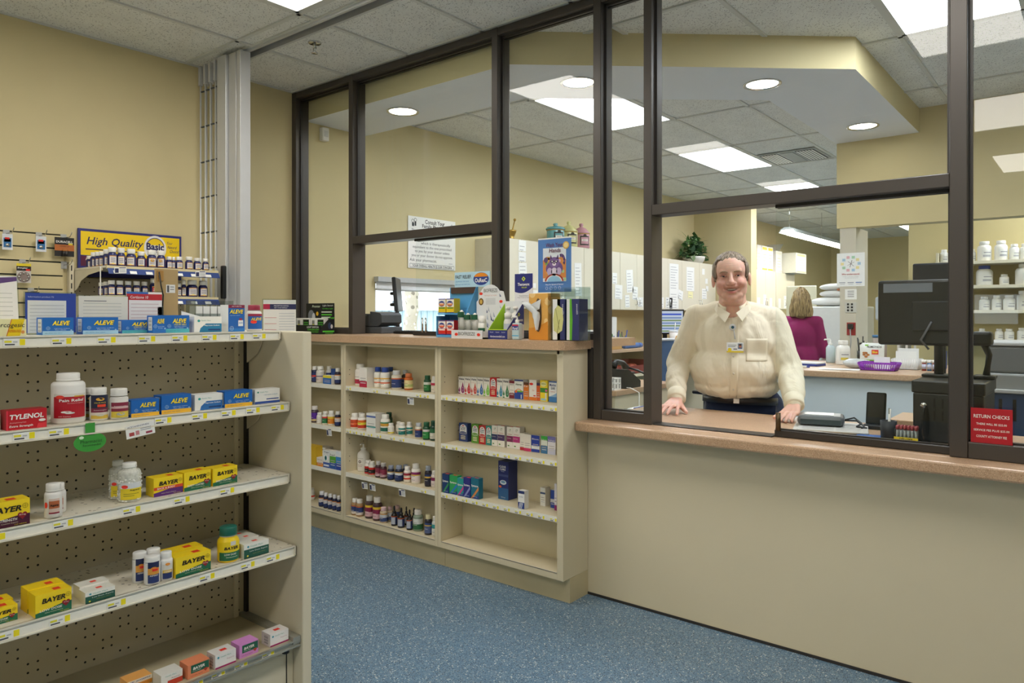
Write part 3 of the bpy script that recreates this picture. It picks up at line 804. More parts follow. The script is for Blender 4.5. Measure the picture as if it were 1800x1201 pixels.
# ================================================================== PRODUCTS ON THE SHELVES
# (kind, facing, a, b, shelf height, width, height, depth, look, label)   facing g: gondola, towards +X, a=x b=y;  c: bookcase, towards -Y, a=x b=y
ITEMS = [
('box', 'g', -2.199, 0.648, 1.345, 0.0816, 0.0444, 0.05, ('percogesic',), 'yellow and white pain reliever box at the left end of top gondola shelf'),
('box', 'g', -2.262, 0.786, 1.345, 0.0775, 0.0481, 0.045, ('aleve', '#9ec7e2'), 'leftmost blue box with yellow lettering and pale base on top gondola shelf'),
('box', 'g', -2.262, 0.897, 1.345, 0.0963, 0.0487, 0.045, ('aleve', '#9ec7e2'), 'blue box with yellow lettering and pale blue base standing before the white leaflet'),
('box', 'g', -2.2951, 1.016, 1.345, 0.0918, 0.0405, 0.04, ('aleve2', '#52b8c4'), 'low blue liquid gel box with teal base in front of red topped leaflet'),
('box', 'g', -2.2538, 1.0628, 1.345, 0.0392, 0.0538, 0.04, ('aleve3', '#1f6fc0'), 'blue box mostly hidden behind the liquid gel boxes on top gondola shelf'),
('box', 'g', -2.262, 1.1222, 1.345, 0.0776, 0.0546, 0.045, ('aleve2', '#52b8c4'), 'taller blue liquid gel box below the cardboard pad'),
('box', 'g', -2.262, 1.224, 1.345, 0.093, 0.0505, 0.045, ('naproxen', '#1b7aa5'), 'white naproxen box with teal swoosh on the top gondola shelf'),
('box', 'g', -2.262, 1.324, 1.345, 0.0593, 0.0892, 0.05, ('alevetall',), 'tall upright blue box with dark red top band beside white bottle'),
('bot', 'g', -2.291, 1.407, 1.345, 0.0518, 0.0899, None, ('b_aleve',), 'white bottle with dark red cap and blue label near shelf end'),
('box', 'g', -2.155, 0.676, 1.107, 0.0911, 0.0497, 0.045, ('tylenol',), 'red caplet box with white lettering at left of the second shelf'),
('box', 'g', -2.179, 0.613, 1.107, 0.0235, 0.0412, 0.045, ('plain', '#d8d2c4'), 'white box just entering the picture left of the red caplet box'),
('bot', 'g', -2.2, 0.789, 1.107, 0.0825, 0.1349, None, ('b_pain',), 'large white pain relief bottle with red label and white cap'),
('bot', 'g', -2.237, 0.858, 1.107, 0.032, 0.0873, None, ('b_val',), 'shrink wrapped white bottle with navy label half hidden behind its twin'),
('bot', 'g', -2.184, 0.8606, 1.107, 0.0461, 0.0905, None, ('b_val',), 'shrink wrapped white bottle with navy label and red price dot'),
('bot', 'g', -2.169, 0.9084, 1.107, 0.0476, 0.0854, None, ('b_mar',), 'white acetaminophen bottle with maroon and yellow label on second shelf'),
('box', 'g', -2.156, 0.976, 1.107, 0.0794, 0.0489, 0.045, ('aleve', '#f2bd38'), 'blue box with yellow base, leftmost of its kind on second shelf'),
('box', 'g', -2.155, 1.067, 1.107, 0.0901, 0.0545, 0.05, ('aleve', '#f2bd38'), 'blue box with yellow base in the middle of second shelf'),
('box', 'g', -2.16, 1.171, 1.107, 0.0895, 0.0481, 0.045, ('naproxen', '#2f6fb4'), 'white naproxen box with blue swoosh on the second shelf'),
('box', 'g', -2.153, 1.268, 1.107, 0.0955, 0.0513, 0.05, ('aleve', '#f2bd38'), 'blue box with yellow base at right, before the plain white box'),
('box', 'g', -2.163, 1.378, 1.107, 0.0927, 0.0473, 0.045, ('white2', '#2c4fa0'), 'white naproxen sodium box with navy foot stripe at right end of second shelf'),
('box', 'g', -2.146, 0.627, 0.865, 0.1059, 0.0651, 0.055, ('bayer', '#4a1230', 'EXTRA STRENGTH'), 'yellow aspirin box with plum lower band at left edge of third shelf'),
('bot', 'g', -2.164, 0.74, 0.865, 0.0419, 0.0895, None, ('b_asp',), 'small white aspirin bottle standing behind its twin on third shelf'),
('bot', 'g', -2.2094, 0.763, 0.865, 0.0465, 0.0788, None, ('b_asp',), 'small white aspirin bottle with brown label in front on third shelf'),
('bot', 'g', -2.2419, 0.936, 0.865, 0.0485, 0.1094, None, ('b_clear',), 'clear bottle of white aspirin tablets behind the other clear bottle'),
('bot', 'g', -2.1848, 0.944, 0.865, 0.0631, 0.1096, None, ('b_clear',), 'clear bottle of white aspirin tablets with yellow label in front'),
('box', 'g', -2.164, 1.047, 0.865, 0.0869, 0.0543, 0.05, ('bayer', '#5b2a78', 'BACK & BODY'), 'yellow aspirin box with red and purple bands on third shelf'),
('box', 'g', -2.16, 1.135, 0.865, 0.0845, 0.0566, 0.05, ('bayer', '#1f6b4c', 'SAFETY COATED'), 'yellow aspirin box with green band, the middle of three on third shelf'),
('box', 'g', -2.157, 1.224, 0.865, 0.082, 0.0549, 0.05, ('bayer', '#1f6b4c', 'SAFETY COATED'), 'yellow aspirin box with green band, rightmost of three on third shelf'),
('box', 'g', -2.141, 0.612, 0.628, 0.0782, 0.0398, 0.05, ('bayer', '#1f6b4c', 'LOW DOSE'), 'yellow and green low dose aspirin box cut by left picture edge'),
('box', 'g', -2.1923, 0.622, 0.628, 0.0689, 0.0401, 0.05, ('bayer', '#1f6b4c', 'LOW DOSE'), 'yellow aspirin box behind the one cut by the left picture edge'),
('box', 'g', -2.108, 0.722, 0.628, 0.0836, 0.0578, 0.05, ('bayer', '#1f6b4c', 'LOW DOSE'), 'yellow and green low dose aspirin box in the middle of fourth shelf'),
('box', 'g', -2.1593, 0.721, 0.628, 0.0842, 0.0602, 0.05, ('bayer', '#1f6b4c', 'LOW DOSE'), 'yellow aspirin box tucked behind the middle box on fourth shelf'),
('box', 'g', -2.1108, 0.836, 0.628, 0.0754, 0.0293, 0.045, ('wgreen',), 'white and green low dose aspirin box in left part of fourth shelf'),
('box', 'g', -2.1571, 0.839, 0.628, 0.0748, 0.0337, 0.045, ('wgreen',), 'white and green aspirin box behind the left pair on fourth shelf'),
('bot', 'g', -2.1713, 0.9663, 0.628, 0.0381, 0.0858, None, ('b_navy2',), 'white bottle with navy and orange label, left of the four on fourth shelf'),
('bot', 'g', -2.1715, 1.0057, 0.628, 0.0386, 0.086, None, ('b_navy2',), 'white bottle at the back of the four bottle cluster on fourth shelf'),
('bot', 'g', -2.1295, 0.9828, 0.628, 0.043, 0.0806, None, ('b_navy2',), 'white bottle with navy label and red price dot in front of its cluster'),
('bot', 'g', -2.13, 1.0236, 0.628, 0.0365, 0.0811, None, ('b_navy3',), 'white bottle with ribbed cap at right of the four bottle cluster'),
('box', 'g', -2.111, 1.0966, 0.628, 0.1079, 0.0589, 0.05, ('bayer', '#1f6b4c', 'LOW DOSE'), 'yellow and green low dose aspirin box right of the white bottles'),
('box', 'g', -2.185, 1.106, 0.628, 0.1168, 0.056, 0.05, ('bayer', '#1f6b4c', 'LOW DOSE'), 'yellow aspirin box behind the one right of the white bottles'),
('bot', 'g', -2.146, 1.2277, 0.628, 0.0651, 0.1066, None, ('b_bayer',), 'round yellow aspirin bottle with dark green cap on fourth shelf'),
('box', 'g', -2.111, 1.3053, 0.628, 0.0881, 0.0444, 0.045, ('wgreen',), 'white and green low dose aspirin box, front of three at shelf end'),
('box', 'g', -2.177, 1.315, 0.628, 0.0764, 0.0429, 0.045, ('wgreen',), 'white and green aspirin box, middle of the three at shelf end'),
('box', 'g', -2.24, 1.328, 0.628, 0.0742, 0.0368, 0.045, ('wgreen',), 'white and green aspirin box, rear of the three at shelf end'),
('box', 'g', -2.175, 0.969, 0.322, 0.0692, 0.0236, 0.05, ('stjoseph',), 'orange and cream chewable aspirin box cut by the bottom of the picture'),
('box', 'g', -2.112, 1.032, 0.322, 0.063, 0.0358, 0.05, ('wred',), 'white aspirin box with red panel on the base deck'),
('box', 'g', -2.102, 1.108, 0.322, 0.0665, 0.0409, 0.05, ('bayer2', '#e58b63'), 'orange chewable aspirin box with green panel on the base deck'),
('box', 'g', -2.096, 1.191, 0.322, 0.0681, 0.0427, 0.05, ('wmag',), 'white aspirin box with magenta foot stripe, left of the pink box'),
('box', 'g', -2.102, 1.273, 0.322, 0.0653, 0.042, 0.05, ('bayer2', '#d68fd0'), 'pink chewable aspirin box with green panel on the base deck'),
('box', 'g', -2.099, 1.381, 0.322, 0.0681, 0.0406, 0.05, ('wmag',), 'white aspirin box with magenta foot stripe at right end of base deck'),
('box', 'c', -2.793, 3.0, 0.96, 0.046, 0.0958, 0.03, ('drop', '#8e2a6e'), 'white eye drop box with magenta drop on the top right shelf'),
('box', 'c', -2.746, 3.0, 0.96, 0.0441, 0.0973, 0.03, ('drop', '#c8262c'), 'white eye drop box with red drop on the top right shelf'),
('box', 'c', -2.7, 3.0, 0.96, 0.0422, 0.0979, 0.03, ('drop', '#c94a45'), 'white eye drop box with brick red drop on the top right shelf'),
('box', 'c', -2.654, 3.0, 0.96, 0.0441, 0.0985, 0.03, ('drop', '#2f6db5'), 'white eye drop box with blue drop on the top right shelf'),
('box', 'c', -2.607, 3.0, 0.96, 0.0434, 0.0983, 0.03, ('drop', '#7cc142'), 'white eye drop box with lime green drop on the top right shelf'),
('box', 'c', -2.514, 3.0, 0.96, 0.0398, 0.0998, 0.03, ('drop', '#2c87a8'), 'white eye drop box with teal drop on the top right shelf'),
('box', 'c', -2.471, 3.0, 0.96, 0.0416, 0.1003, 0.03, ('drop', '#2f7d4f'), 'white eye drop box with dark green drop on the top right shelf'),
('box', 'c', -2.56, 3.0, 0.96, 0.0439, 0.1027, 0.03, ('clear', '#c8202a'), 'red eye drop box with white arched panel on the top right shelf'),
('box', 'c', -2.4306, 3.0, 0.96, 0.0342, 0.0938, 0.03, ('bands', '#7b2334:.15,#efece6:.55,#7b2334:.3', 'Opcon'), 'narrow white eye box with maroon ends on the top right shelf'),
('box', 'c', -2.3834, 3.0, 0.96, 0.0583, 0.1016, 0.04, ('alaway',), 'white and blue itch relief box with orange arc on the top right shelf'),
('box', 'c', -2.334, 3.0, 0.96, 0.0342, 0.0904, 0.03, ('bands', '#5a3320:.15,#d97a2a:.85', 'Ear'), 'orange box with brown top next to the white tagged box'),
('box', 'c', -2.291, 3.0, 0.96, 0.0468, 0.1051, 0.03, ('tagbox',), 'white box with red price dot and orange foot on top right shelf'),
('box', 'c', -2.2553, 3.0, 0.96, 0.0226, 0.0915, 0.03, ('bands', '#3b2a55:.15,#d8602a:.85', ''), 'narrow orange red box between white tagged box and yellow box'),
('box', 'c', -2.2198, 3.0, 0.96, 0.0467, 0.1065, 0.035, ('debrox',), 'yellow ear box with green middle on the top right shelf'),
('box', 'c', -2.164, 3.0, 0.96, 0.049, 0.1054, 0.035, ('murine',), 'white and blue ear drop box at the right end of top right shelf'),
('box', 'c', -2.78, 3.0, 0.695, 0.0636, 0.1013, 0.03, ('clear', '#27407f'), 'navy and mint eye drop box standing alone at left of its shelf'),
('box', 'c', -2.691, 3.0, 0.695, 0.052, 0.1032, 0.03, ('clear', '#5f9a34'), 'green eye drop box with white arched panel on second right shelf'),
('box', 'c', -2.6382, 3.0, 0.695, 0.0487, 0.1008, 0.03, ('clear', '#c4252b'), 'red eye drop box with white arched panel on second right shelf'),
('box', 'c', -2.592, 3.0, 0.695, 0.042, 0.1025, 0.03, ('clear', '#2f8a86'), 'teal eye drop box with white arched panel on second right shelf'),
('box', 'c', -2.5498, 3.0, 0.695, 0.0403, 0.1102, 0.04, ('sim', '#2d3566'), 'white homeopathic eye box with navy band on second right shelf'),
('box', 'c', -2.504, 3.0, 0.695, 0.0478, 0.1118, 0.04, ('sim', '#4a3568'), 'white homeopathic eye box with purple band on second right shelf'),
('box', 'c', -2.444, 3.0, 0.695, 0.0412, 0.1123, 0.04, ('sim', '#7d2a5c'), 'white homeopathic eye box with plum band on second right shelf'),
('box', 'c', -2.3993, 3.0, 0.695, 0.0462, 0.1148, 0.04, ('sim', '#c23a86'), 'white homeopathic eye box with pink band on second right shelf'),
('box', 'c', -2.3607, 3.0, 0.695, 0.029, 0.0878, 0.03, ('bands', '#eeeae2:.82,#c0283c:.18', ''), 'small white box with red price dot and red foot'),
('box', 'c', -2.321, 2.993, 0.695, 0.0461, 0.0868, 0.03, ('bands', '#eeeae2:.82,#d0306c:.18', ''), 'small white box with rose foot stripe beside the blue box'),
('box', 'c', -2.271, 2.996, 0.695, 0.0519, 0.0862, 0.03, ('bands', '#2340a8:.62,#e8eef4:.2,#2340a8:.18', 'Bion'), 'royal blue eye box with white lower stripe on second right shelf'),
('box', 'c', -2.215, 2.996, 0.695, 0.0403, 0.0887, 0.03, ('bands', '#3fae4a:.25,#e4ece4:.3,#3f78a8:.45', 'Refresh'), 'green and blue tear drop box on second right shelf'),
('box', 'c', -2.167, 2.994, 0.695, 0.048, 0.0914, 0.03, ('bands', '#7d7cc0:.3,#e6e6f0:.4,#c9cce4:.3', 'Refresh'), 'lavender tear drop box at the right end of second right shelf'),
('box', 'c', -2.8046, 2.884, 0.425, 0.0485, 0.1032, 0.035, ('systane', '#17386b', '#3a8f5a'), 'navy and green lubricant eye drop box in the row of five'),
('box', 'c', -2.7504, 2.889, 0.425, 0.0577, 0.1012, 0.035, ('systane', '#2fa05a', '#2f7fc8'), 'green and blue lubricant eye drop box in the row of five'),
('box', 'c', -2.695, 2.887, 0.425, 0.0468, 0.0948, 0.035, ('systane', '#2a9a96', '#d23c8c'), 'teal and pink lubricant eye drop box in the row of five'),
('box', 'c', -2.6464, 2.884, 0.425, 0.0485, 0.1042, 0.035, ('systane', '#2c2f80', '#8f93c8'), 'indigo lubricant eye drop box in the row of five'),
('box', 'c', -2.5937, 2.889, 0.425, 0.0549, 0.1085, 0.035, ('systane', '#1f6f88', '#d98b4a'), 'teal and orange lubricant eye drop box in the row of five'),
('box', 'c', -2.466, 2.972, 0.425, 0.0691, 0.2019, 0.075, ('clearcare',), 'tall dark blue contact lens solution box standing alone'),
('box', 'c', -2.278, 2.887, 0.425, 0.0397, 0.0902, 0.035, ('whnavy',), 'small white box with navy striped foot near the shelf edge'),
('box', 'c', -2.227, 3.0, 0.425, 0.032, 0.0931, 0.04, ('bands', '#ecebe6:.25,#35507f:.1,#ecebe6:.65', ''), 'small white box with navy line at the back of lower right shelf'),
('box', 'c', -2.166, 3.0, 0.425, 0.024, 0.0904, 0.03, ('bands', '#2a4aa0:.5,#d6dce6:.2,#2a4aa0:.3', ''), 'narrow blue box second from right end of lower right shelf'),
('box', 'c', -2.125, 2.97, 0.425, 0.0144, 0.1337, 0.03, ('bands', '#e6e2ea:.8,#8a2a72:.2', ''), 'white and purple box at right end of lower right shelf'),
('bot', 'c', -3.6224, 2.964, 0.96, 0.0692, 0.1344, None, ('b', '#f2efe8', '#efe9e2', '#efe9e2:.6,#b8284a:.4', ''), 'tall white bottle with crimson foot behind white carton'),
('box', 'c', -3.514, 2.895, 0.96, 0.0709, 0.1176, 0.07, ('bands', '#efeae4:.68,#b8284a:.32', ''), 'white carton with crimson foot on top middle shelf'),
('box', 'c', -3.528, 2.979, 0.96, 0.0554, 0.1123, 0.04, ('plain', '#8c2434'), 'dark red carton behind the white carton on top middle shelf'),
('bot', 'c', -3.447, 2.956, 0.96, 0.0492, 0.1228, None, ('b', '#2a4a9c', '#eceae4', '#ece9e2:.25,#e8b23a:.1,#ece9e2:.3,#e0602a:.1,#ece9e2:.25', ''), 'white bottle with blue cap, left one of the blue capped three'),
('bot', 'c', -3.376, 2.952, 0.96, 0.0606, 0.1237, None, ('b', '#2a4a9c', '#eceae4', '#ece9e2:.2,#e8b23a:.12,#ece9e2:.3,#e0602a:.12,#ece9e2:.26', ''), 'white bottle with blue cap, front one of the blue capped three'),
('bot', 'c', -3.4, 3.017, 0.96, 0.0373, 0.1219, None, ('b', '#22407c', '#eceae4', '#ece9e2:1', ''), 'white bottle with blue cap, rear one of the blue capped three'),
('bot', 'c', -3.271, 2.948, 0.96, 0.0616, 0.1109, None, ('b', '#c9ccd0', '#d8d2c2', '#c8602a:.12,#2c3f78:.88', ''), 'clear bottle of pale tablets with navy label and silver cap'),
('bot', 'c', -3.268, 3.014, 0.96, 0.0415, 0.109, None, ('b', '#b9bcbc', '#4a3a30', '#c8602a:.2,#2c3f78:.8', ''), 'silver capped brown bottle behind the orange capped bottle'),
('bot', 'c', -3.185, 2.965, 0.96, 0.0513, 0.0968, None, ('b', '#d07848', '#c8642a', '#e0cf9a:.5,#b5c07a:.3,#e0cf9a:.2', ''), 'orange bottle with orange cap and cream label'),
('bot', 'c', -3.018, 2.956, 0.96, 0.0434, 0.0938, None, ('b', '#1f5a3c', '#1c4a30', '#d8dcd4:.3,#2f7f44:.7', ''), 'dark green bottle with green label on top middle shelf'),
('bot', 'c', -2.957, 2.95, 0.96, 0.0364, 0.0922, None, ('b', '#e8e6e0', '#e4e0da', '#c2284c:.3,#e9e2d4:.7', ''), 'white bottle with crimson label at right end of top middle shelf'),
('bot', 'c', -3.6303, 2.926, 0.695, 0.0534, 0.0931, None, ('b', '#efece6', '#ece8e0', '#d2502a:.45,#e8763a:.2,#c8401f:.35', ''), 'white bottle with orange red label at left of second middle shelf'),
('bot', 'c', -3.6352, 2.978, 0.695, 0.0435, 0.0912, None, ('b', '#efece6', '#ece8e0', '#e9e2d8:1', ''), 'white capped bottle peeping out between two orange labelled bottles'),
('bot', 'c', -3.564, 2.928, 0.695, 0.0528, 0.0967, None, ('b', '#efece6', '#ece8e0', '#e0702a:.3,#efe04a:.3,#d2402a:.4', ''), 'white bottle with yellow and orange label beside white carton'),
('box', 'c', -3.427, 2.8833, 0.695, 0.0846, 0.113, 0.075, ('bands', '#e9e9e4:.12,#5a6fae:.1,#e9e9e4:.45,#4a9f98:.08,#e9e9e4:.25', ''), 'white carton with blue print on the second middle shelf'),
('bot', 'c', -3.353, 2.9323, 0.695, 0.0582, 0.1085, None, ('b', '#e8e6e0', '#ece8e0', '#3f8a6a:.15,#d9a03a:.3,#e9e4da:.15,#1f6a5a:.4', ''), 'white bottle with green and gold label in front of green cap'),
('bot', 'c', -3.381, 2.9851, 0.695, 0.0449, 0.1131, None, ('b', '#1f4a38', '#22402c', '#2f5a3c:1', ''), 'dark green capped bottle at the back of second middle shelf'),
('bot', 'c', -3.282, 2.914, 0.695, 0.0379, 0.0653, None, ('b', '#efece6', '#ece8e0', '#e4e2da:.75,#d6c23a:.25', ''), 'smallest white bottle on the second middle shelf'),
('bot', 'c', -3.271, 2.966, 0.695, 0.0363, 0.0701, None, ('b', '#efece6', '#ece8e0', '#e9e4da:1', ''), 'white bottle, rear one of the teal labelled three'),
('bot', 'c', -3.193, 2.9196, 0.695, 0.0413, 0.076, None, ('b', '#efece6', '#ece8e0', '#1f8a86:.25,#e6d8c8:.2,#1f7a76:.55', ''), 'white bottle with teal label, front one of three'),
('bot', 'c', -3.174, 2.9608, 0.695, 0.0386, 0.0766, None, ('b', '#efece6', '#ece8e0', '#1f8a86:.25,#e6d8c8:.2,#1f7a76:.55', ''), 'white bottle with teal label, right one of three'),
('bot', 'c', -3.048, 2.915, 0.695, 0.0423, 0.0883, None, ('b', '#b9bcc2', '#d8d2c2', '#c8602a:.12,#2c3f78:.88', ''), 'silver capped bottle with navy label on second middle shelf'),
('bot', 'c', -2.984, 2.915, 0.695, 0.0438, 0.0979, None, ('b', '#1f5a3c', '#1c4a30', '#e4d8d4:.25,#2f8a44:.75', ''), 'green bottle with red price dot on second middle shelf'),
('bot', 'c', -2.932, 2.92, 0.695, 0.0425, 0.1096, None, ('b', '#1f4a38', '#1c4030', '#2f6a44:.4,#d8d6c8:.6', ''), 'dark green bottle at right end of second middle shelf'),
('pump', 'c', -3.6186, 2.984, 0.425, 0.0769, 0.1745, None, ('pump',), 'white pump lotion bottle with faint brown print'),
('bot', 'c', -3.502, 2.924, 0.425, 0.0432, 0.0873, None, ('b', '#e8e4de', '#d9d4cc', '#c82a24:.3,#181818:.5,#c82a24:.2', ''), 'white bottle with red and black label, left of its pair'),
('bot', 'c', -3.458, 2.918, 0.425, 0.043, 0.0857, None, ('b', '#e8e4de', '#d9d4cc', '#c82a24:.3,#181818:.5,#c82a24:.2', ''), 'white bottle with red and black label, right of its pair'),
('bot', 'c', -3.394, 2.913, 0.425, 0.0376, 0.0963, None, ('b', '#b9b4b0', '#40222a', '#8a3048:.7,#c8a8b0:.3', ''), 'maroon bottle with pale cap, left of its pair'),
('bot', 'c', -3.351, 2.916, 0.425, 0.0423, 0.0897, None, ('b', '#b9b4b0', '#40222a', '#8a3048:.7,#c8a8b0:.3', ''), 'maroon bottle with pale cap, right of its pair'),
('bot', 'c', -3.285, 2.916, 0.425, 0.0428, 0.0834, None, ('b', '#8f98ac', '#1e2238', '#e0b24a:.1,#d4d8e0:.3,#26386e:.6', ''), 'navy bottle with grey cap, left of two on third middle shelf'),
('bot', 'c', -3.222, 2.9224, 0.425, 0.0483, 0.0911, None, ('b', '#8f98ac', '#1e2238', '#e0b24a:.1,#d4d8e0:.3,#26386e:.6', ''), 'navy bottle with grey cap, right of two on third middle shelf'),
('bot', 'c', -3.214, 2.9673, 0.425, 0.0389, 0.0889, None, ('b', '#8f98ac', '#1e2238', '#26386e:1', ''), 'navy bottle standing behind the white and maroon bottles'),
('bot', 'c', -3.164, 2.936, 0.425, 0.0442, 0.0901, None, ('b', '#ece8e2', '#e4dcd4', '#a02a3c:.3,#e8dccc:.3,#d23a2a:.2,#e8dccc:.2', ''), 'white bottle with maroon band and red price dot'),
('bot', 'c', -3.102, 2.945, 0.425, 0.0543, 0.1125, None, ('b', '#ece8e2', '#ece8e0', '#8a2a6a:.25,#e8c23a:.1,#e4d8d8:.65', ''), 'tall white bottle with purple and gold label'),
('bot', 'c', -2.9946, 2.94, 0.425, 0.0431, 0.1146, None, ('b', '#9aa2b0', '#23202a', '#26386e:.2,#d8b24a:.15,#2a2a40:.65', ''), 'dark bottle with gold label band on third middle shelf'),
('bot', 'c', -2.9524, 2.947, 0.425, 0.0392, 0.0938, None, ('b', '#ece8e2', '#e4dcd4', '#8a2a5a:.4,#e4d8d8:.6', ''), 'white and plum bottle at right end of third middle shelf'),
('bot', 'c', -3.6344, 2.93, 0.155, 0.0452, 0.1002, None, ('b', '#efece6', '#a8845a', '#d0602a:.1,#3a4a80:.6,#e0d8d0:.3', ''), 'amber bottle with white cap and blue label, left of two'),
('bot', 'c', -3.587, 2.929, 0.155, 0.0479, 0.1031, None, ('b', '#efece6', '#a8845a', '#d0602a:.1,#3a4a80:.6,#e0d8d0:.3', ''), 'amber bottle with white cap and blue label, right of two'),
('bot', 'c', -3.508, 2.942, 0.155, 0.0565, 0.1357, None, ('b', '#ece8e2', '#4a3438', '#e4c23a:.2,#8a1f4a:.4,#d8b0b8:.4', ''), 'prenatal bottle with yellow and maroon label, left of two'),
('bot', 'c', -3.43, 2.937, 0.155, 0.0579, 0.1389, None, ('b', '#ece8e2', '#4a3438', '#e4c23a:.2,#8a1f4a:.4,#d8b0b8:.4', ''), 'prenatal bottle with yellow and maroon label, right of two'),
('bot', 'c', -3.363, 2.928, 0.155, 0.0464, 0.091, None, ('b', '#d8b8bc', '#c8b49a', '#d0902a:.1,#c8ccd8:.4,#34487e:.5', ''), 'clear bottle of tablets with pink topped cap, front of three'),
('bot', 'c', -3.359, 2.974, 0.155, 0.0358, 0.0853, None, ('b', '#d8b8bc', '#c8b49a', '#c8ccd8:.5,#34487e:.5', ''), 'clear bottle of tablets with pink topped cap, middle of three'),
('bot', 'c', -3.343, 3.019, 0.155, 0.035, 0.0856, None, ('b', '#d8b8bc', '#c8b49a', '#34487e:1', ''), 'clear bottle of tablets with pink topped cap, rear of three'),
('bot', 'c', -3.0844, 2.946, 0.155, 0.0589, 0.1188, None, ('b', '#ece8e2', '#8a9a88', '#d8dcd8:.5,#2f6a44:.5', ''), 'wide clear bottle with white cap and green label'),
('bot', 'c', -2.981, 2.927, 0.155, 0.0438, 0.1138, None, ('b', '#d8d0a8', '#23202a', '#34487e:.2,#d8b24a:.1,#5a6a98:.7', ''), 'dark bottle with cream cap at right of bottom middle shelf'),
('bot', 'c', -2.936, 2.934, 0.155, 0.0343, 0.1089, None, ('b', '#ece8e2', '#e8e8e2', '#3aa0a0:.4,#e8e8e2:.6', ''), 'white and teal bottle at right end of bottom middle shelf'),
('dropper', 'c', -3.266, 2.925, 0.155, 0.037, 0.1157, None, ('d',), 'dark dropper bottle with black bulb, leftmost of five'),
('dropper', 'c', -3.205, 2.924, 0.155, 0.0414, 0.115, None, ('d',), 'dark dropper bottle with black bulb, second from left of five'),
('dropper', 'c', -3.222, 2.981, 0.155, 0.0273, 0.1077, None, ('d',), 'dark dropper bottle with black bulb, rear middle of five'),
('dropper', 'c', -3.1326, 2.923, 0.155, 0.0353, 0.1165, None, ('d',), 'dark dropper bottle with black bulb, fourth from left of five'),
('dropper', 'c', -3.146, 2.972, 0.155, 0.0337, 0.1133, None, ('d',), 'dark dropper bottle with black bulb, mostly hidden behind the wide clear bottle'),
('bot', 'c', -4.109, 2.926, 0.96, 0.0502, 0.1029, None, ('b', '#d9d9d4', '#20264a', '#c87a2a:.1,#26386e:.5,#d0d4dc:.4', ''), 'navy bottle with white cap at far left of left bay'),
('bot', 'c', -4.032, 2.918, 0.96, 0.041, 0.104, None, ('b', '#e6e4de', '#20264a', '#26386e:.3,#d03a2a:.2,#26386e:.5', ''), 'navy bottle with red price dot in the left bay'),
('bot', 'c', -3.982, 2.9262, 0.96, 0.0548, 0.1064, None, ('b', '#ecebe4', '#dcdad4', '#d8d4cc:.35,#26386e:.1,#d8c8c0:.55', ''), 'white capped navy bottle in front of the stacked pair'),
('bot', 'c', -3.955, 2.9764, 0.96, 0.0431, 0.1048, None, ('b', '#ecebe4', '#dcdad4', '#26386e:.3,#d8c8c0:.7', ''), 'white capped navy bottle behind blue carton'),
('bot', 'c', -3.789, 2.917, 0.96, 0.0397, 0.1029, None, ('b', '#d4d4d0', '#23203a', '#d88a3a:.1,#d4d4d4:.5,#26386e:.4', ''), 'navy bottle with silver cap at right of top left shelf'),
('box', 'c', -3.855, 2.884, 0.96, 0.0866, 0.0546, 0.05, ('bands', '#e8d83a:.3,#2a6ab8:.7', ''), 'blue carton with yellow corner in the top left bay'),
('box', 'c', -3.863, 2.936, 0.96, 0.0416, 0.094, 0.04, ('plain', '#24488c'), 'upright blue carton behind the yellow cornered carton'),
('bot', 'c', -4.045, 2.927, 0.695, 0.052, 0.1057, None, ('b', '#e4e0dc', '#4a3a48', '#5a2a9a:.75,#d8c08a:.25', ''), 'bottle with purple label and white cap in the left bay'),
('bot', 'c', -4.107, 2.921, 0.695, 0.0436, 0.0587, None, ('b', '#e4e0dc', '#e8c83a', '#e8d03a:.5,#3a8a3a:.5', ''), 'yellow and green bottle half hidden by the gondola'),
('bot', 'c', -3.977, 2.916, 0.695, 0.0386, 0.0694, None, ('b', '#ecebe4', '#e8e4dc', '#e4e0d8:1', ''), 'plain white small bottle in the left bay'),
('bot', 'c', -3.918, 2.917, 0.695, 0.0404, 0.0819, None, ('b', '#ecebe4', '#e8e4dc', '#d03a3a:.25,#2f7a4a:.75', ''), 'small white bottle with red and green label'),
('bot', 'c', -3.861, 2.921, 0.695, 0.0454, 0.09, None, ('b', '#ecebe4', '#e8e4dc', '#e8c23a:.3,#e0862a:.7', ''), 'small white bottle with orange label'),
('bot', 'c', -3.787, 2.916, 0.695, 0.0397, 0.0928, None, ('b', '#d9d9d4', '#20203a', '#d88a3a:.1,#d8ccc8:.5,#26386e:.4', ''), 'navy bottle with pale label at right of second left shelf'),
('box', 'c', -3.984, 2.9349, 0.425, 0.0896, 0.1094, 0.06, ('eye', '#5a6a84'), 'large grey blue eye vitamin box with an eye on its front'),
('box', 'c', -3.9294, 2.883, 0.425, 0.0652, 0.0549, 0.04, ('bands', '#ece4d8:.6,#e8902a:.4', 'Ocuvite'), 'small white and orange eye vitamin box'),
('box', 'c', -3.8622, 2.884, 0.425, 0.0675, 0.1112, 0.04, ('eye', '#3a5aa8'), 'blue and white eye vitamin box with an eye'),
('box', 'c', -3.797, 2.884, 0.425, 0.0612, 0.1136, 0.04, ('bands', '#e4e8e4:.3,#5aa83a:.35,#2a5aa8:.35', 'PreserV'), 'green and blue eye vitamin box'),
('box', 'c', -3.7363, 2.884, 0.425, 0.0586, 0.1176, 0.04, ('bands', '#dce4ea:.3,#3a8ac8:.35,#2a4aa8:.35', 'PreserV'), 'pale and royal blue eye vitamin box at right of third left shelf'),
('box', 'c', -4.025, 2.8836, 0.425, 0.1087, 0.1216, 0.05, ('plain', '#d8b02a'), 'yellow carton behind the eye vitamin boxes'),
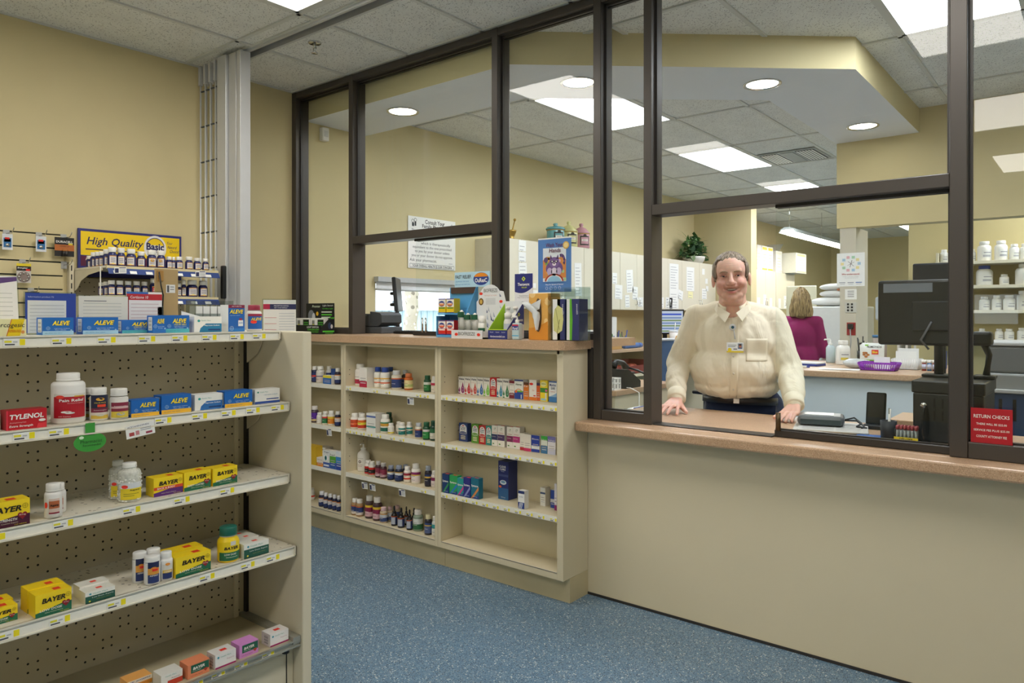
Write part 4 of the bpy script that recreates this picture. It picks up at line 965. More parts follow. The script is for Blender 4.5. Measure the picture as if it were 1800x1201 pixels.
('bot', 'c', -3.963, 2.925, 0.155, 0.0439, 0.0959, None, ('b', '#e0e0e4', '#1c2040', '#d88a3a:.1,#d0ccd0:.45,#26386e:.45', ''), 'small navy bottle, leftmost of the row on the bottom left shelf'),
('bot', 'c', -3.906, 2.913, 0.155, 0.0318, 0.0968, None, ('b', '#e0e0e4', '#1c2040', '#d88a3a:.1,#d0ccd0:.45,#26386e:.45', ''), 'small navy bottle, second from left of the row on the bottom left shelf'),
('bot', 'c', -3.864, 2.916, 0.155, 0.0327, 0.0962, None, ('b', '#e0e0e4', '#1c2040', '#d88a3a:.1,#d0ccd0:.45,#26386e:.45', ''), 'small navy bottle, middle of the row on the bottom left shelf'),
('bot', 'c', -3.819, 2.916, 0.155, 0.0325, 0.0967, None, ('b', '#e0e0e4', '#1c2040', '#d88a3a:.1,#d0ccd0:.45,#26386e:.45', ''), 'small navy bottle, fourth from left of the row on the bottom left shelf'),
('bot', 'c', -3.777, 2.916, 0.155, 0.0303, 0.0965, None, ('b', '#e0e0e4', '#1c2040', '#d88a3a:.1,#d0ccd0:.45,#26386e:.45', ''), 'small navy bottle, rightmost of the row on the bottom left shelf'),
('bot', 'c', -4.159, 2.988, 0.155, 0.0388, 0.0756, None, ('b', '#ecebe4', '#e8e4dc', '#e4e0d8:.4,#d03a2a:.3,#e4e0d8:.3', ''), 'white bottle with red dot alone at left of bottom left shelf'),
]
VITS = [(-4.35, 1.659, 1.665, 0.0195, 0.0678), (-4.313, 1.667, 1.665, 0.0212, 0.0846), (-4.222, 1.652, 1.665, 0.0197, 0.0843), (-4.15, 1.6421, 1.665, 0.0194, 0.0842), (-4.15, 1.6658, 1.665, 0.0256, 0.0923), (-4.15, 1.7032, 1.665, 0.0471, 0.1005), (-4.15, 1.749, 1.665, 0.0425, 0.0994), (-4.15, 1.801, 1.665, 0.0504, 0.0974), (-4.15, 1.855, 1.665, 0.0438, 0.0874), (-4.15, 1.913, 1.665, 0.0501, 0.099), (-4.15, 1.966, 1.665, 0.0456, 0.1004), (-4.15, 2.0099, 1.665, 0.0322, 0.0689), (-4.15, 2.0371, 1.665, 0.0199, 0.0683), (-4.15, 2.07, 1.665, 0.0395, 0.0712), (-4.15, 2.128, 1.665, 0.0423, 0.0753), (-4.15, 2.178, 1.665, 0.0427, 0.0712), (-4.15, 2.229, 1.665, 0.0364, 0.0705), (-4.15, 1.629, 1.507, 0.0243, 0.0718), (-4.15, 1.654, 1.507, 0.0211, 0.0744), (-4.15, 1.7, 1.507, 0.0381, 0.0798), (-4.15, 1.742, 1.507, 0.0402, 0.0792), (-4.15, 1.785, 1.507, 0.0374, 0.0785), (-4.15, 1.83, 1.507, 0.0395, 0.0792), (-4.15, 1.873, 1.507, 0.035, 0.0781), (-4.15, 1.928, 1.507, 0.0498, 0.0995), (-4.15, 2.07, 1.507, 0.0223, 0.0758), (-4.15, 2.098, 1.507, 0.0266, 0.0968), (-4.15, 2.147, 1.507, 0.0613, 0.0972), (-4.15, 2.213, 1.507, 0.0511, 0.0963)]


def carton(t, w, h, d, side, front=None):
    m = MB().box((-w / 2, 0, 0), (w / 2, d, h), pr(side))
    if front: rect(m, flat(w, h), 0, 0, w, h, front, .5)
    return m.build('carton', t)

def barcode(m, w, h, d):
    # on the left flap, facing -X
    f = lambda u, v, k: (-w / 2 - .0004 * k, d - u, v)
    rect(m, f, d * .25, h * .15, d * .85, h * .9, '#e4e4e0', 1)
    for k in range(9): rect(m, f, d * .32, h * (.2 + k * .075), d * .78, h * (.2 + k * .075 + (.02 if k % 3 else .04)), '#3a3c40', 2)

def heart(m, f, u, v, s, c, layer):
    P = []
    for k in range(24):
        a = 2 * math.pi * k / 24
        P.append((u + s * .06 * 16 * math.sin(a) ** 3, v + s * .06 * (13 * math.cos(a) - 5 * math.cos(2 * a) - 2 * math.cos(3 * a) - math.cos(4 * a))))
    poly2(m, f, P[::-1], c, layer)

def emblem(m, f, u, v, r, c, layer):
    ring(m, f, u, v, r * .86, r, c, layer, 18)
    rect(m, f, u - r * .06, v - r * .8, u + r * .06, v + r * .8, c, layer); rect(m, f, u - r * .8, v - r * .06, u + r * .8, v + r * .06, c, layer)

def front_box(t, look, w, h, d):
    f = flat(w, h); m = MB(); k = look[0]
    Y = pr('#f6df38'); WH = pr('#f4f2ea')
    def T(s, u, v, ww, hh, c, layer=3, bold=0.0, shear=0.0):
        m.text(s, f, u * w, v * h, ww * w, hh * h, pr(c) if isinstance(c, str) else c, layer, bold, shear)
    def Rc(u0, v0, u1, v1, c, layer=1): rect(m, f, u0 * w, v0 * h, u1 * w, v1 * h, c, layer)
    if k in ('aleve', 'aleve2', 'aleve3'):
        carton(t, w, h, d, '#1763b5', '#1565b8'); Rc(0, 0, 1, .22, look[1])
        T('ALEVE', .60, .66, .58 if k != 'aleve3' else .5, .26, '#3a2a10', 2, .03, .28); T('ALEVE', .59, .675, .58, .26, Y, 3, .03, .28)
        if k == 'aleve2': T('LIQUID GELS', .62, .46, .5, .10, '#e8e04a', 3, .01, .2)
        T('naproxen sodium', .62, .36, .5, .06, '#cfe4f2'); T('Pain reliever', .58, .28, .36, .05, '#cfe4f2')
        emblem(m, f, .17 * w, .38 * h, .10 * h, '#a9cdea', 3); disc(m, f, .92 * w, .25 * h, .05 * h, .05 * h, '#8fb8dd', 3)
        T('pain reliever / fever reducer', .35, .1, .55, .07, '#3f6f98'); barcode(m, w, h, d)
    elif k == 'alevetall':
        carton(t, w, h, d, '#dfe4e6', '#1b62b4'); Rc(0, .88, 1, 1, '#8a2346'); Rc(0, 0, 1, .12, '#2f7cc4')
        T('ALEVE', .5, .74, .85, .15, '#3a2a10', 2, .03, .25); T('ALEVE', .49, .748, .85, .15, Y, 3, .03, .25)
        Rc(.6, .2, .9, .42, '#e9ecee', 2); Rc(.66, .42, .84, .5, '#a02a44', 2); T('ALEVE', .75, .32, .24, .05, '#1b62b4', 3, .02); T('naproxen sodium', .4, .6, .6, .035, '#cfe4f2')
        T('ARTHRITIS', .5, .94, .6, .05, '#f0dfe4'); emblem(m, f, .2 * w, .12 * h, .08 * h, '#bcd6ee', 3)
    elif k == 'naproxen':
        carton(t, w, h, d, '#e9e9e4', '#ecece8'); poly2(m, f, [(w * .18, 0), (w, 0), (w, h * .55), (w * .42, h * .55), (w * .22, h * .25)], look[1], 1)
        T('Naproxen Sodium', .64, .42, .56, .11, '#f4f6f6', 3, .01); Rc(.5, .1, .95, .2, '#163f78', 2); disc(m, f, .16 * w, .72 * h, .05 * w, .08 * h, '#2fa096', 2); T('Health Mart', .42, .74, .35, .08, '#6aa79c', 2)
    elif k == 'white2':
        carton(t, w, h, d, '#e6e6e2', '#ededea'); Rc(0, 0, 1, .16, look[1]); T('naproxen sodium', .62, .6, .55, .09, '#5c8fb4'); disc(m, f, .12 * w, .8 * h, .035 * w, .06 * h, '#2f8f7a', 2); Rc(.45, .26, .95, .33, '#2c4fa0', 2); T('Health Mart', .36, .8, .32, .08, '#6aa79c', 2)
    elif k == 'percogesic':
        carton(t, w, h, d, '#e8d84a', '#efe9b4'); poly2(m, f, [(w * .46, 0), (w * .82, 0), (w * .95, h), (w * .60, h)], '#f2d31c', 1); poly2(m, f, [(w * .44, 0), (w * .46, 0), (w * .60, h), (w * .58, h)], '#d8642a', 2)
        T('Percogesic', .52, .62, .86, .34, '#20242a', 3, 0, .15); T('ASPIRIN FREE', .67, .3, .34, .16, '#e08a1c', 3, .01); disc(m, f, .9 * w, .24 * h, .05 * w, .1 * h, '#e8a05a', 2)
    elif k == 'tylenol':
        carton(t, w, h, d, '#a51424', '#bf1626'); Rc(0, 0, .04, 1, '#e0324a', 2)
        T('TYLENOL', .5, .66, .84, .26, '#f6f4f0', 3, .03, .12); T('Acetaminophen', .28, .36, .4, .09, '#e8b8b8', 3); T('Extra Strength', .36, .17, .58, .14, '#f6f4f0', 3, .02, .12)
        poly2(m, f, [(w * .74, 0), (w * .98, 0), (w, h * .25), (w * .78, h * .25)], '#e03a44', 2); disc(m, f, .88 * w, .40 * h, .09 * w, .07 * h, '#f2eee8', 3)
    elif k == 'bayer':
        carton(t, w, h, d, '#f0cf1c', '#f6d722')
        P = [(0, 0), (w, 0), (w, h * .42)] + [(w * (1 - i / 8), h * (.30 + .12 * math.cos(i / 8 * 2.6))) for i in range(1, 9)]
        poly2(m, f, P, look[1], 1)
        if look[2] == 'BACK & BODY': Rc(0, .34, 1, .5, '#e2502a', 2)
        T('BAYER', .5, .68, .66, .22, '#17140e', 3, .035, .2); T(look[2], .42, .42 if 'BACK' in look[2] else .27, .62, .10, '#f4f2ea', 4, .015, .1); T('Safety Coated Aspirin', .5, .14, .5, .05, '#e8e4c8', 4)
        emblem(m, f, .9 * w, .74 * h, .1 * h, '#8a7a1c', 3)
        if 'BACK' not in look[2]: heart(m, f, .84 * w, .38 * h, .17 * h, '#8e1f28', 4); T('81mg', .84, .4, .13, .07, '#f2dcd8', 5)
        T('120 tablets', .8, .06, .25, .045, '#d8c83a', 4)
        rect(m, lambda u, v, k2: (u - w / 2, v, h + .0004 * k2), w * .55, d * .2, w * .75, d * .6, '#e2341f', 1)
    elif k == 'bayer2':
        carton(t, w, h, d, look[1], look[1]); Rc(.14, .35, .98, .92, '#1d5f48', 1); T('BAYER', .5, .66, .55, .2, '#f4f2ea', 3, .03, .2); T('CHEWABLE', .4, .47, .4, .06, '#e4e8d8', 3)
        heart(m, f, .82 * w, .32 * h, .15 * h, '#b8402a', 3); T('Low dose aspirin', .4, .16, .55, .09, '#7a3a4a', 3)
    elif k == 'wgreen':
        carton(t, w, h, d, '#dcdcd2', '#eeece4'); Rc(0, 0, 1, .62, '#22594a'); T('Low Dose Aspirin', .58, .45, .72, .13, '#eef0ea', 3); disc(m, f, .14 * w, .16 * h, .035 * w, .07 * h, '#e8d84a', 3); T('Health Mart', .5, .8, .5, .12, '#6aa79c', 3); disc(m, f, .16 * w, .8 * h, .04 * w, .08 * h, '#3f9ab0', 3)
        rect(m, lambda u, v, k2: (u - w / 2, v, h + .0004 * k2), w * .45, d * .3, w * .65, d * .6, '#ea4a38', 1); T('regular aspirin regimen', .6, .25, .5, .05, '#c9b84a', 3)
    elif k == 'wred':
        carton(t, w, h, d, '#dcdad2', '#eceae4'); Rc(.3, 0, 1, .42, '#c8402c'); T('Aspirin', .66, .56, .4, .12, '#9a3a34', 3); T('Health Mart', .45, .82, .5, .1, '#6aa79c', 3)
    elif k == 'wmag':
        carton(t, w, h, d, '#dedad6', '#efecea'); Rc(0, 0, 1, .12, '#a3246a'); T('Aspirin', .72, .5, .36, .12, '#c08a96', 3); disc(m, f, .14 * w, .78 * h, .05 * w, .08 * h, '#3f9ab0', 3); T('Health Mart', .5, .78, .5, .1, '#7fae9c', 3); barcode(m, w, h, d)
        rect(m, lambda u, v, k2: (u - w / 2, v, h + .0004 * k2), w * .4, d * .3, w * .7, d * .6, '#ea3a2c', 1)
    elif k == 'stjoseph':
        carton(t, w, h, d, '#e8a85a', '#efe2cc'); Rc(0, 0, 1, .5, '#e89a3c'); T('ST. JOSEPH', .5, .78, .85, .2, '#2a3f8a', 3, .02, .15); T('Chewable Aspirin', .5, .3, .7, .1, '#7a2a1c', 3)
    elif k == 'plain':
        carton(t, w, h, d, look[1])
    elif k == 'bands':
        carton(t, w, h, d, '#dcd8d0'); v = 1.0
        for q in look[1].split(','):
            c, a = q.split(':'); Rc(0, v - float(a), 1, v, c); v -= float(a)
        if look[2]: T(look[2], .5, .78, .8, .1, '#2a2c34' if 'efece6' in look[1] or 'ece4d8' in look[1] or 'e4e8e4' in look[1] else '#f2f0ea', 3)
        for j in range(3): Rc(.15, .2 + j * .12, .85, .24 + j * .12, '#b9b4b4' if j else '#cfd0d4', 2)
    elif k == 'drop':
        carton(t, w, h, d, '#e8e6e0', '#efede8'); c = look[1]
        T('Visine', .5, .87, .84, .12, '#23284a', 3, .02); P = [(w * .72, h * .70)]
        for j in range(13): a = R(60 - j * 25); P.append((w * (.72 + .28 * math.cos(a)), h * (.26 + .22 * math.sin(a))))
        poly2(m, f, P[::-1], c, 2); Rc(0, 0, .3, .06, c, 2)
        P = [(w * .16, h * .42)] + [(w * (.16 + .14 * math.cos(R(60 - j * 25))), h * (.2 + .1 * math.sin(R(60 - j * 25)))) for j in range(13)]
        poly2(m, f, P[::-1], c, 2); T('eye drops', .3, .68, .5, .035, c, 3); disc(m, f, .74 * w, .28 * h, .12 * w, .12 * h, '#e8e6ee', 3)
        disc(m, f, .74 * w, .28 * h, .10 * w, .10 * h, c, 4)
    elif k == 'clear':
        c = look[1]; carton(t, w, h, d, c, c); P = [(w * .1, h * .5)] + [(w * (.5 - .4 * math.cos(R(a))), h * (.72 + .22 * math.sin(R(a)))) for a in range(0, 181, 15)] + [(w * .9, h * .5)]
        poly2(m, f, P[::-1], '#eef0f0', 1); T('Clear', .5, .76, .62, .1, '#24386e', 3, .01); T('Eyes', .5, .65, .5, .1, '#24386e', 3, .01); disc(m, f, .5 * w, .86 * h, .12 * w, .03 * h, '#c8324a', 3)
        disc(m, f, .5 * w, .48 * h, .44 * w, .09 * h, '#dfe4e0', 3); disc(m, f, .5 * w, .48 * h, .40 * w, .07 * h, c, 4); T('Redness Relief', .5, .48, .6, .04, '#f0f0ea', 5)
        for j in range(3): Rc(.22, .12 + .08 * j, .78, .16 + .08 * j, '#e8e4c0', 3)
    elif k == 'sim':
        carton(t, w, h, d, '#d8d4cf', '#f0eee9'); Rc(0, .30, 1, .58, look[1]); T('Similasan', .5, .66, .7, .06, '#c0555a', 3, 0, .2); ring(m, f, .5 * w, .84 * h, .1 * w, .13 * w, '#7a8a7c', 3, 12); disc(m, f, .62 * w, .88 * h, .06 * w, .02 * h, '#3f8a4a', 4)
        T('Eye Drops', .4, .46, .6, .06, '#e8e4ea', 3); disc(m, f, .3 * w, .12 * h, .14 * w, .03 * h, '#4f8a3a', 3); rect(m, lambda u, v, k2: (u - w / 2, v, h + .0004 * k2), w * .2, d * .2, w * .8, d * .5, '#ea4a34', 1)
    elif k == 'alaway':
        carton(t, w, h, d, '#dfe2e8', '#f0f0ec'); Rc(0, 0, 1, .42, '#2347a0'); Rc(0, .92, 1, 1, '#2a3f80'); T('Alaway', .5, .74, .72, .12, '#3a4a3a', 3, .02); ring(m, f, .5 * w, .2 * h, .46 * w, .52 * w, '#e8862a', 2, 14, 30, 150, 1.1); disc(m, f, .2 * w, .38 * h, .14 * w, .07 * h, '#e8762a', 3); Rc(.36, .36, .95, .44, '#7cba3c', 3); Rc(.74, .02, .84, .24, '#dfe4ea', 3)
    elif k == 'tagbox':
        carton(t, w, h, d, '#e0d8d0', '#efece8'); Rc(0, 0, 1, .16, '#e07a2a'); disc(m, f, .3 * w, .8 * h, .26 * w, .06 * h, '#ee2a1c', 3); T('Ear', .6, .5, .3, .08, '#d89a8a', 3); Rc(.6, .2, .9, .26, '#c83a3a', 3)
    elif k == 'debrox':
        carton(t, w, h, d, '#e2c43a', '#f0d838'); Rc(0, .42, 1, .64, '#3f8a3c'); disc(m, f, .45 * w, .82 * h, .4 * w, .12 * h, '#efe9a0', 2); T('Debrox', .46, .84, .62, .07, '#2f7a34', 3, .01); Rc(.68, .1, .86, .4, '#dfe6e6', 3); disc(m, f, .82 * w, .52 * h, .14 * w, .06 * h, '#d86aa8', 3); Rc(.1, .04, .8, .14, '#9fd0e0', 2)
    elif k == 'murine':
        carton(t, w, h, d, '#d8dce2', '#eef0f2'); Rc(0, 0, 1, .25, '#3f7fbf'); poly2(m, f, [(0, h * .25), (w, h * .25), (w, h * .45), (w * .5, h * .33)], '#8fb8dd', 2); Rc(0, .94, 1, 1, '#2f5fa8', 2); T('Murine', .5, .82, .8, .12, '#2a3f86', 3, .02, .1); T('EAR', .55, .66, .5, .12, '#2a3f70', 3, .01); T('Wax Removal', .5, .5, .6, .05, '#c8504a', 3)
    elif k == 'systane':
        c, c2 = look[1], look[2]; carton(t, w, h, d, c, c); poly2(m, f, [(0, 0), (w * .25, 0), (w, h * .45), (w, h * .62)], c2, 1); poly2(m, f, [(0, 0), (w, 0), (w, h * .2)], '#1c3f88', 1)
        T('Systane', .5, .62, .86, .13, '#f4f4f0', 3, .02); T('Eye Drops', .6, .1, .5, .05, '#dfe6f0', 3); rect(m, lambda u, v, k2: (u - w / 2, v, h + .0004 * k2), w * .3, d * .2, w * .8, d * .6, '#ee4a34', 1)
    elif k == 'clearcare':
        carton(t, w, h, d, '#24306e', '#262f72'); Rc(0, 0, 1, .3, '#2c5f92'); T('CLEAR', .45, .86, .66, .055, '#f2f2f4', 3, .02); T('CARE', .45, .79, .58, .055, '#f2f2f4', 3, .02); T('PLUS', .45, .735, .3, .03, '#c8d0ea', 3); Rc(0, .6, 1, .66, '#49548c', 2); disc(m, f, .5 * w, .45 * h, .32 * w, .06 * h, '#dfe8f0', 3); disc(m, f, .5 * w, .46 * h, .22 * w, .035 * h, '#7fa8cc', 4)
        disc(m, f, .2 * w, .33 * h, .14 * w, .03 * h, '#e86a3a', 3); T('12 fl oz', .5, .06, .4, .03, '#e4e8f0', 3)
    elif k == 'whnavy':
        carton(t, w, h, d, '#dcdcd8', '#f0efec'); Rc(0, .36, 1, .84, '#f0efec'); Rc(0, .84, 1, 1, '#27376e'); Rc(0, 0, 1, .36, '#27408a')
        for j in range(3): poly2(m, f, [(w * (.1 + .2 * j), h * .02), (w * (.18 + .2 * j), h * .02), (w * (.38 + .2 * j), h * .34), (w * (.28 + .2 * j), h * .34)], '#e8ebf0', 2)
        T('Eye Wash', .5, .66, .6, .08, '#3a4a80', 3)
    elif k == 'eye':
        carton(t, w, h, d, '#cfc9bc', look[1]); Rc(0, .3, 1, 1, '#dfe2e2', 2); T('Ocuvite' if look[1] == '#5a6a84' else 'ICaps', .5, .88, .7, .11, '#2a3450', 3, .01); disc(m, f, .42 * w, .55 * h, .38 * w, .17 * h, '#f4f4f0', 3); disc(m, f, .42 * w, .55 * h, .17 * w, .14 * h, '#2f8a94', 4); disc(m, f, .42 * w, .55 * h, .08 * w, .07 * h, '#17201f', 5); Rc(.1, .08, .9, .18, '#d0504a' if look[1] == '#5a6a84' else '#e8ecf2', 3)
    if m.v: m.build('printed_front', t)

def bottle_shape(r, h, cap, neckr=.62, sh=.16):
    """body profile up to the neck for a pill bottle of radius r and total height h with a cap share"""
    hb = h * (1 - cap)
    return [(0.0001, 0), (r * .9, 0), (r, r * .12), (r, hb - h * sh), (r * .97, hb - h * sh * .6), (r * .86, hb - h * sh * .25), (r * neckr, hb - h * .02), (r * neckr, hb + h * .03)]

def bottle(t, look, w, h):
    r = w / 2; k = look[0]
    T = lambda m, s, f, u, v, ww, hh, c, b=0.0, sh=0.0, L=3: m.text(s, f, u, v, ww, hh, pr(c), L, b, sh)
    def body(c, cap=.2, neck=.62, sh=.16, rough=.35):
        MB().lathe(bottle_shape(r, h, cap, neck, sh), mat(c, rough, 0, .03, 20), 24).build('body', t)
    def capm(c, cap=.2, rr=.72, ridges=True):
        hb = h * (1 - cap); q = r * rr; m = MB()
        m.lathe([(q * .98, hb), (q, hb + h * .01), (q, h - h * .02), (q * .94, h), (.0001, h)], mat(c, .4, 0, .03, 20), 24)
        m.lathe([(q * 1.03, hb), (q * 1.03, hb + h * .025), (q * .99, hb + h * .03)], mat(c, .4, 0, .03, 20), 24); m.build('cap', t)
    def label(bands, z0, z1, half=math.pi * .62):
        m = MB(); f = curved(r + .0003, 0); v = z1
        for c, a in bands:
            v2 = v - (z1 - z0) * a; rect(m, f, -r * half, v2, r * half, v, c, 1, 14); v = v2
        return m, f
    if k == 'b':
        cap, bodyc, bands = look[1], look[2], [(q.split(':')[0], float(q.split(':')[1])) for q in look[3].split(',')]
        body(bodyc, .22, .66, .14); capm(cap, .22, .74)
        m, f = label(bands, h * .1, h * .60)
        for j in range(3): rect(m, f, -r * .6, h * (.2 + .1 * j), r * .35, h * (.215 + .1 * j), '#e6e2da' if j % 2 else '#3a3d48', 2, 4)
        m.build('label', t)
    elif k == 'b_aleve':
        body('#e9e7e2', .2, .7, .18); capm('#9c2a44', .2, .78); m, f = label([('#a02a48', .16), ('#1a5fb0', .84)], h * .08, h * .66, 1.2)
        T(m, 'ALEVE', f, .0, h * .46, r * 1.5, h * .11, '#f2d83a', .03, .25); m.build('label', t)
        m = MB(); disc(m, curved(r + .001), -r * .4, h * .35, r * .4, h * .06, '#ee3a26', 3); m.build('price_dot', t)
    elif k == 'b_pain':
        body('#eceae6', .15, .66, .1); capm('#efede8', .15, .68); m, f = label([('#dcd8d0', .12), ('#b5182a', .88)], h * .12, h * .60, 1.05)
        T(m, 'Pain Relief', f, r * .1, h * .47, r * 1.5, h * .055, '#f4f2ee', .02); T(m, 'Acetaminophen', f, r * .3, h * .41, r * 1.0, h * .025, '#e0b8b8'); disc(m, f, -r * .25, h * .24, r * .3, h * .022, '#efece6', 3); disc(m, f, -r * .05, h * .22, r * .28, h * .02, '#dcd8d2', 4); rect(m, f, r * .2, h * .535, r * .9, h * .56, '#d8a83a', 2, 4)
        T(m, '500 Caplets', f, -r * .35, h * .15, r * .7, h * .025, '#f0d8d8'); m.build('label', t)
        m = MB(); disc(m, curved(r + .001), -r * .62, h * .54, r * .26, h * .035, '#ee3a26', 3); m.build('price_dot', t)
    elif k == 'b_val':
        body('#e6e4de', .22, .75, .1); capm('#e9e7e2', .22, .86); m, f = label([('#1c2340', .55), ('#7a2440', .18), ('#d8cfc4', .12), ('#d9b84a', .15)], h * .06, h * .78, 1.1)
        disc(m, f, 0, h * .66, r * .45, h * .05, '#e0a83a', 3); T(m, 'VALUE PACK', f, 0, h * .55, r * 1.3, h * .04, '#e8c84a'); T(m, 'Acetaminophen', f, 0, h * .32, r * 1.4, h * .04, '#f0e8e4'); disc(m, f, 0, h * .17, r * .4, h * .03, '#c9ccb8', 3); m.build('label', t)
        m = MB(); rect(m, curved(r + .001), -r * .3, h * .42, r * .6, h * .5, '#ee4a30', 3, 4); m.build('price_dot', t)
    elif k == 'b_mar':
        body('#e6e4de', .24, .75, .12); capm('#e9e7e2', .24, .9); m, f = label([('#e9e6e0', .25), ('#8a2a44', .2), ('#d8b0b0', .1), ('#8a2a44', .15), ('#e0c84a', .3)], h * .06, h * .72, 1.1); T(m, 'Acetaminophen', f, 0, h * .43, r * 1.4, h * .045, '#f0e8e4'); disc(m, f, 0, h * .18, r * .45, h * .05, '#b9bcb0', 3); m.build('label', t)
    elif k == 'b_asp':
        body('#e6e4e0', .22, .75, .12); capm('#e9e7e2', .22, .82); m, f = label([('#d8c0b4', .15), ('#b5643c', .5), ('#d0b8ac', .25), ('#8a2a3c', .1)], h * .14, h * .58, .6); T(m, 'Aspirin', f, 0, h * .38, r * .9, h * .09, '#17140f', .03); m.build('label', t)
        m = MB(); disc(m, curved(r + .001), -r * .95, h * .4, r * .2, h * .09, '#ee3a2a', 3); m.build('price_dot', t)
    elif k == 'b_clear':
        MB().lathe(bottle_shape(r * .97, h, .15, .6, .14), mat('#cfd0c6', .2, 0, .35, 160, .6), 24).build('body', t); capm('#e9e9e4', .12, .6)
        rr = random.Random(int(w * 1e5)); p = MB()
        for j in range(70):
            a = rr.uniform(-1.5, 1.5); z = h * (.03 + .66 * rr.random()); q = r * .955
            if abs(a) < 1.0 and h * .1 < z < h * .48: continue
            p.ball((q * math.sin(a), -q * math.cos(a), z), (.0032, .0028, .002), mat('#efeee8', .4), 8, 5)
        o = p.build('tablets', t); o['kind'] = 'stuff'
        m, f = label([('#d9dde0', .35), ('#e8d02a', .65)], h * .08, h * .52, 1.0); T(m, 'Aspirin', f, r * .25, h * .32, r * .9, h * .05, '#2a2a20', .02); rect(m, f, -r * .7, h * .22, r * .6, h * .235, '#8a7f2a', 2, 4); rect(m, f, -r * .7, h * .17, r * .2, h * .185, '#8a7f2a', 2, 4); m.build('label', t)
        m = MB(); disc(m, curved(r + .001), -r * .6, h * .42, r * .28, h * .045, '#ee3a2a', 3); m.build('price_dot', t)
    elif k in ('b_navy2', 'b_navy3'):
        body('#e6e6e4', .2 if k == 'b_navy2' else .24, .85, .06); capm('#e4e4e2', .2 if k == 'b_navy2' else .26, .96 if k == 'b_navy2' else .82)
        m, f = label([('#1c2750', .3), ('#e0a040', .3), ('#27376e', .4)] if k == 'b_navy2' else [('#d9d6cc', .4), ('#d8b24a', .2), ('#27376e', .4)], h * .08, h * .82 if k == 'b_navy2' else h * .6, .75); disc(m, f, 0, h * .6, r * .35, h * .05, '#e8963a', 3); T(m, 'ASPIRIN', f, 0, h * .34, r * 1.0, h * .05, '#f2f0e8', .01); m.build('label', t)
        if k == 'b_navy2': m = MB(); rect(m, curved(r + .001), -r * .2, h * .5, r * .5, h * .58, '#ee3a2a', 3, 4); m.build('price_dot', t)
    elif k == 'b_bayer':
        MB().lathe([(0.0001, 0), (r * .92, 0), (r, r * .14), (r, h * .55), (r * .95, h * .63), (r * .72, h * .72), (r * .72, h * .8)], mat('#f0d01c', .35, 0, .03, 20), 28).build('body', t); capm('#176354', .24, .8)
        MB().lathe([(r * .74, h * .735), (r * .8, h * .735), (r * .8, h * .765), (r * .74, h * .765)], pr('#e4e4dc'), 24).build('seal_ring', t)
        m, f = label([('#f2d522', .55), ('#1f6b4c', .45)], h * .06, h * .6, 1.2); T(m, 'BAYER', f, 0, h * .42, r * 1.35, h * .085, '#17140e', .035, .2); T(m, 'LOW DOSE', f, -r * .1, h * .24, r * 1.1, h * .05, '#f2f0e6', .015, .1); rect(m, f, -r * .5, h * .15, r * .6, h * .165, '#c9d8c0', 2, 4); m.build('label', t)
        m = MB(); rect(m, curved(r + .001), -r * .1, h * .5, r * .4, h * .62, '#d8d4cc', 3, 4); m.build('price_sticker', t)

for kind, face, a, b, z, w, h, d, look, label in ITEMS:
    rz = R(90) if face == 'g' else 0.0
    if kind == 'box':
        t = thing('medicine_box', label, 'box', (a, b, z + .0005), rz, ('boxes on the gondola' if face == 'g' else 'boxes in the bookcases'))
        front_box(t, look, w, h, d)
    elif kind == 'bot':
        t = thing('medicine_bottle', label, 'bottle', (a, b, z + .0005), rz, ('bottles on the gondola' if face == 'g' else 'bottles in the bookcases'))
        if face == 'g': t.rotation_euler = (0, 0, R(90) - R(12))
        else: t.rotation_euler = (0, 0, R(14))
        bottle(t, look, w, h)
    elif kind == 'pump':
        t = thing('pump_bottle', label, 'bottle', (a, b, z + .0005), R(15))
        r = w / 2
        MB().lathe([(.0001, 0), (r * .95, 0), (r, .006), (r, h * .55), (r * .9, h * .63), (r * .5, h * .70), (r * .42, h * .72), (r * .42, h * .76)], mat('#e9e6df', .3), 24).build('body', t)
        m = MB().lathe([(r * .44, h * .74), (r * .46, h * .80), (r * .2, h * .82), (r * .14, h * .84), (r * .14, h * .95), (.0001, h * .95)], WHT, 16); m.tube([(0, 0, h * .965), (0, -r * .75, h * .955), (0, -r * .85, h * .93)], r * .11, WHT); m.build('pump', t)
        m = MB(); f = curved(r + .0004); m.text('CeraLotion'[:4] + ' Lotion', f, 0, h * .46, r * 1.1, h * .03, pr('#5a4034'), 2); disc(m, f, 0, h * .34, r * .25, h * .05, '#4a342c', 2); disc(m, f, r * .02, h * .34, r * .12, h * .025, '#e9e6df', 3); rect(m, f, -r * .5, h * .22, r * .5, h * .235, '#b08a8a', 2, 4); rect(m, f, -r * .4, h * .17, r * .4, h * .182, '#b08a8a', 2, 4); m.build('label', t)
    else:
        t = thing('dropper_bottle', label, 'bottle', (a, b, z + .0005), R(14), 'dark dropper bottles')
        r = w / 2
        MB().lathe([(.0001, 0), (r * .95, 0), (r, .003), (r, h * .5), (r * .8, h * .58), (r * .42, h * .62), (r * .42, h * .66)], mat('#1d1a1c', .15, 0, .05), 20).build('body', t)
        MB().lathe([(r * .52, h * .63), (r * .52, h * .73), (r * .3, h * .75), (r * .26, h * .78), (r * .34, h * .85), (r * .3, h * .96), (r * .12, h), (.0001, h)], BLK, 16).build('dropper_bulb', t)
        m = MB(); f = curved(r + .0004); rect(m, f, -r * 1.7, h * .08, r * 1.7, h * .5, '#2a3a6c', 1, 10); rect(m, f, -r * .6, h * .1, r * .9, h * .44, '#aeb4c4', 2, 6); rect(m, f, -r * 1.7, h * .46, r * 1.7, h * .5, '#c8602a', 2, 10); m.build('label', t)

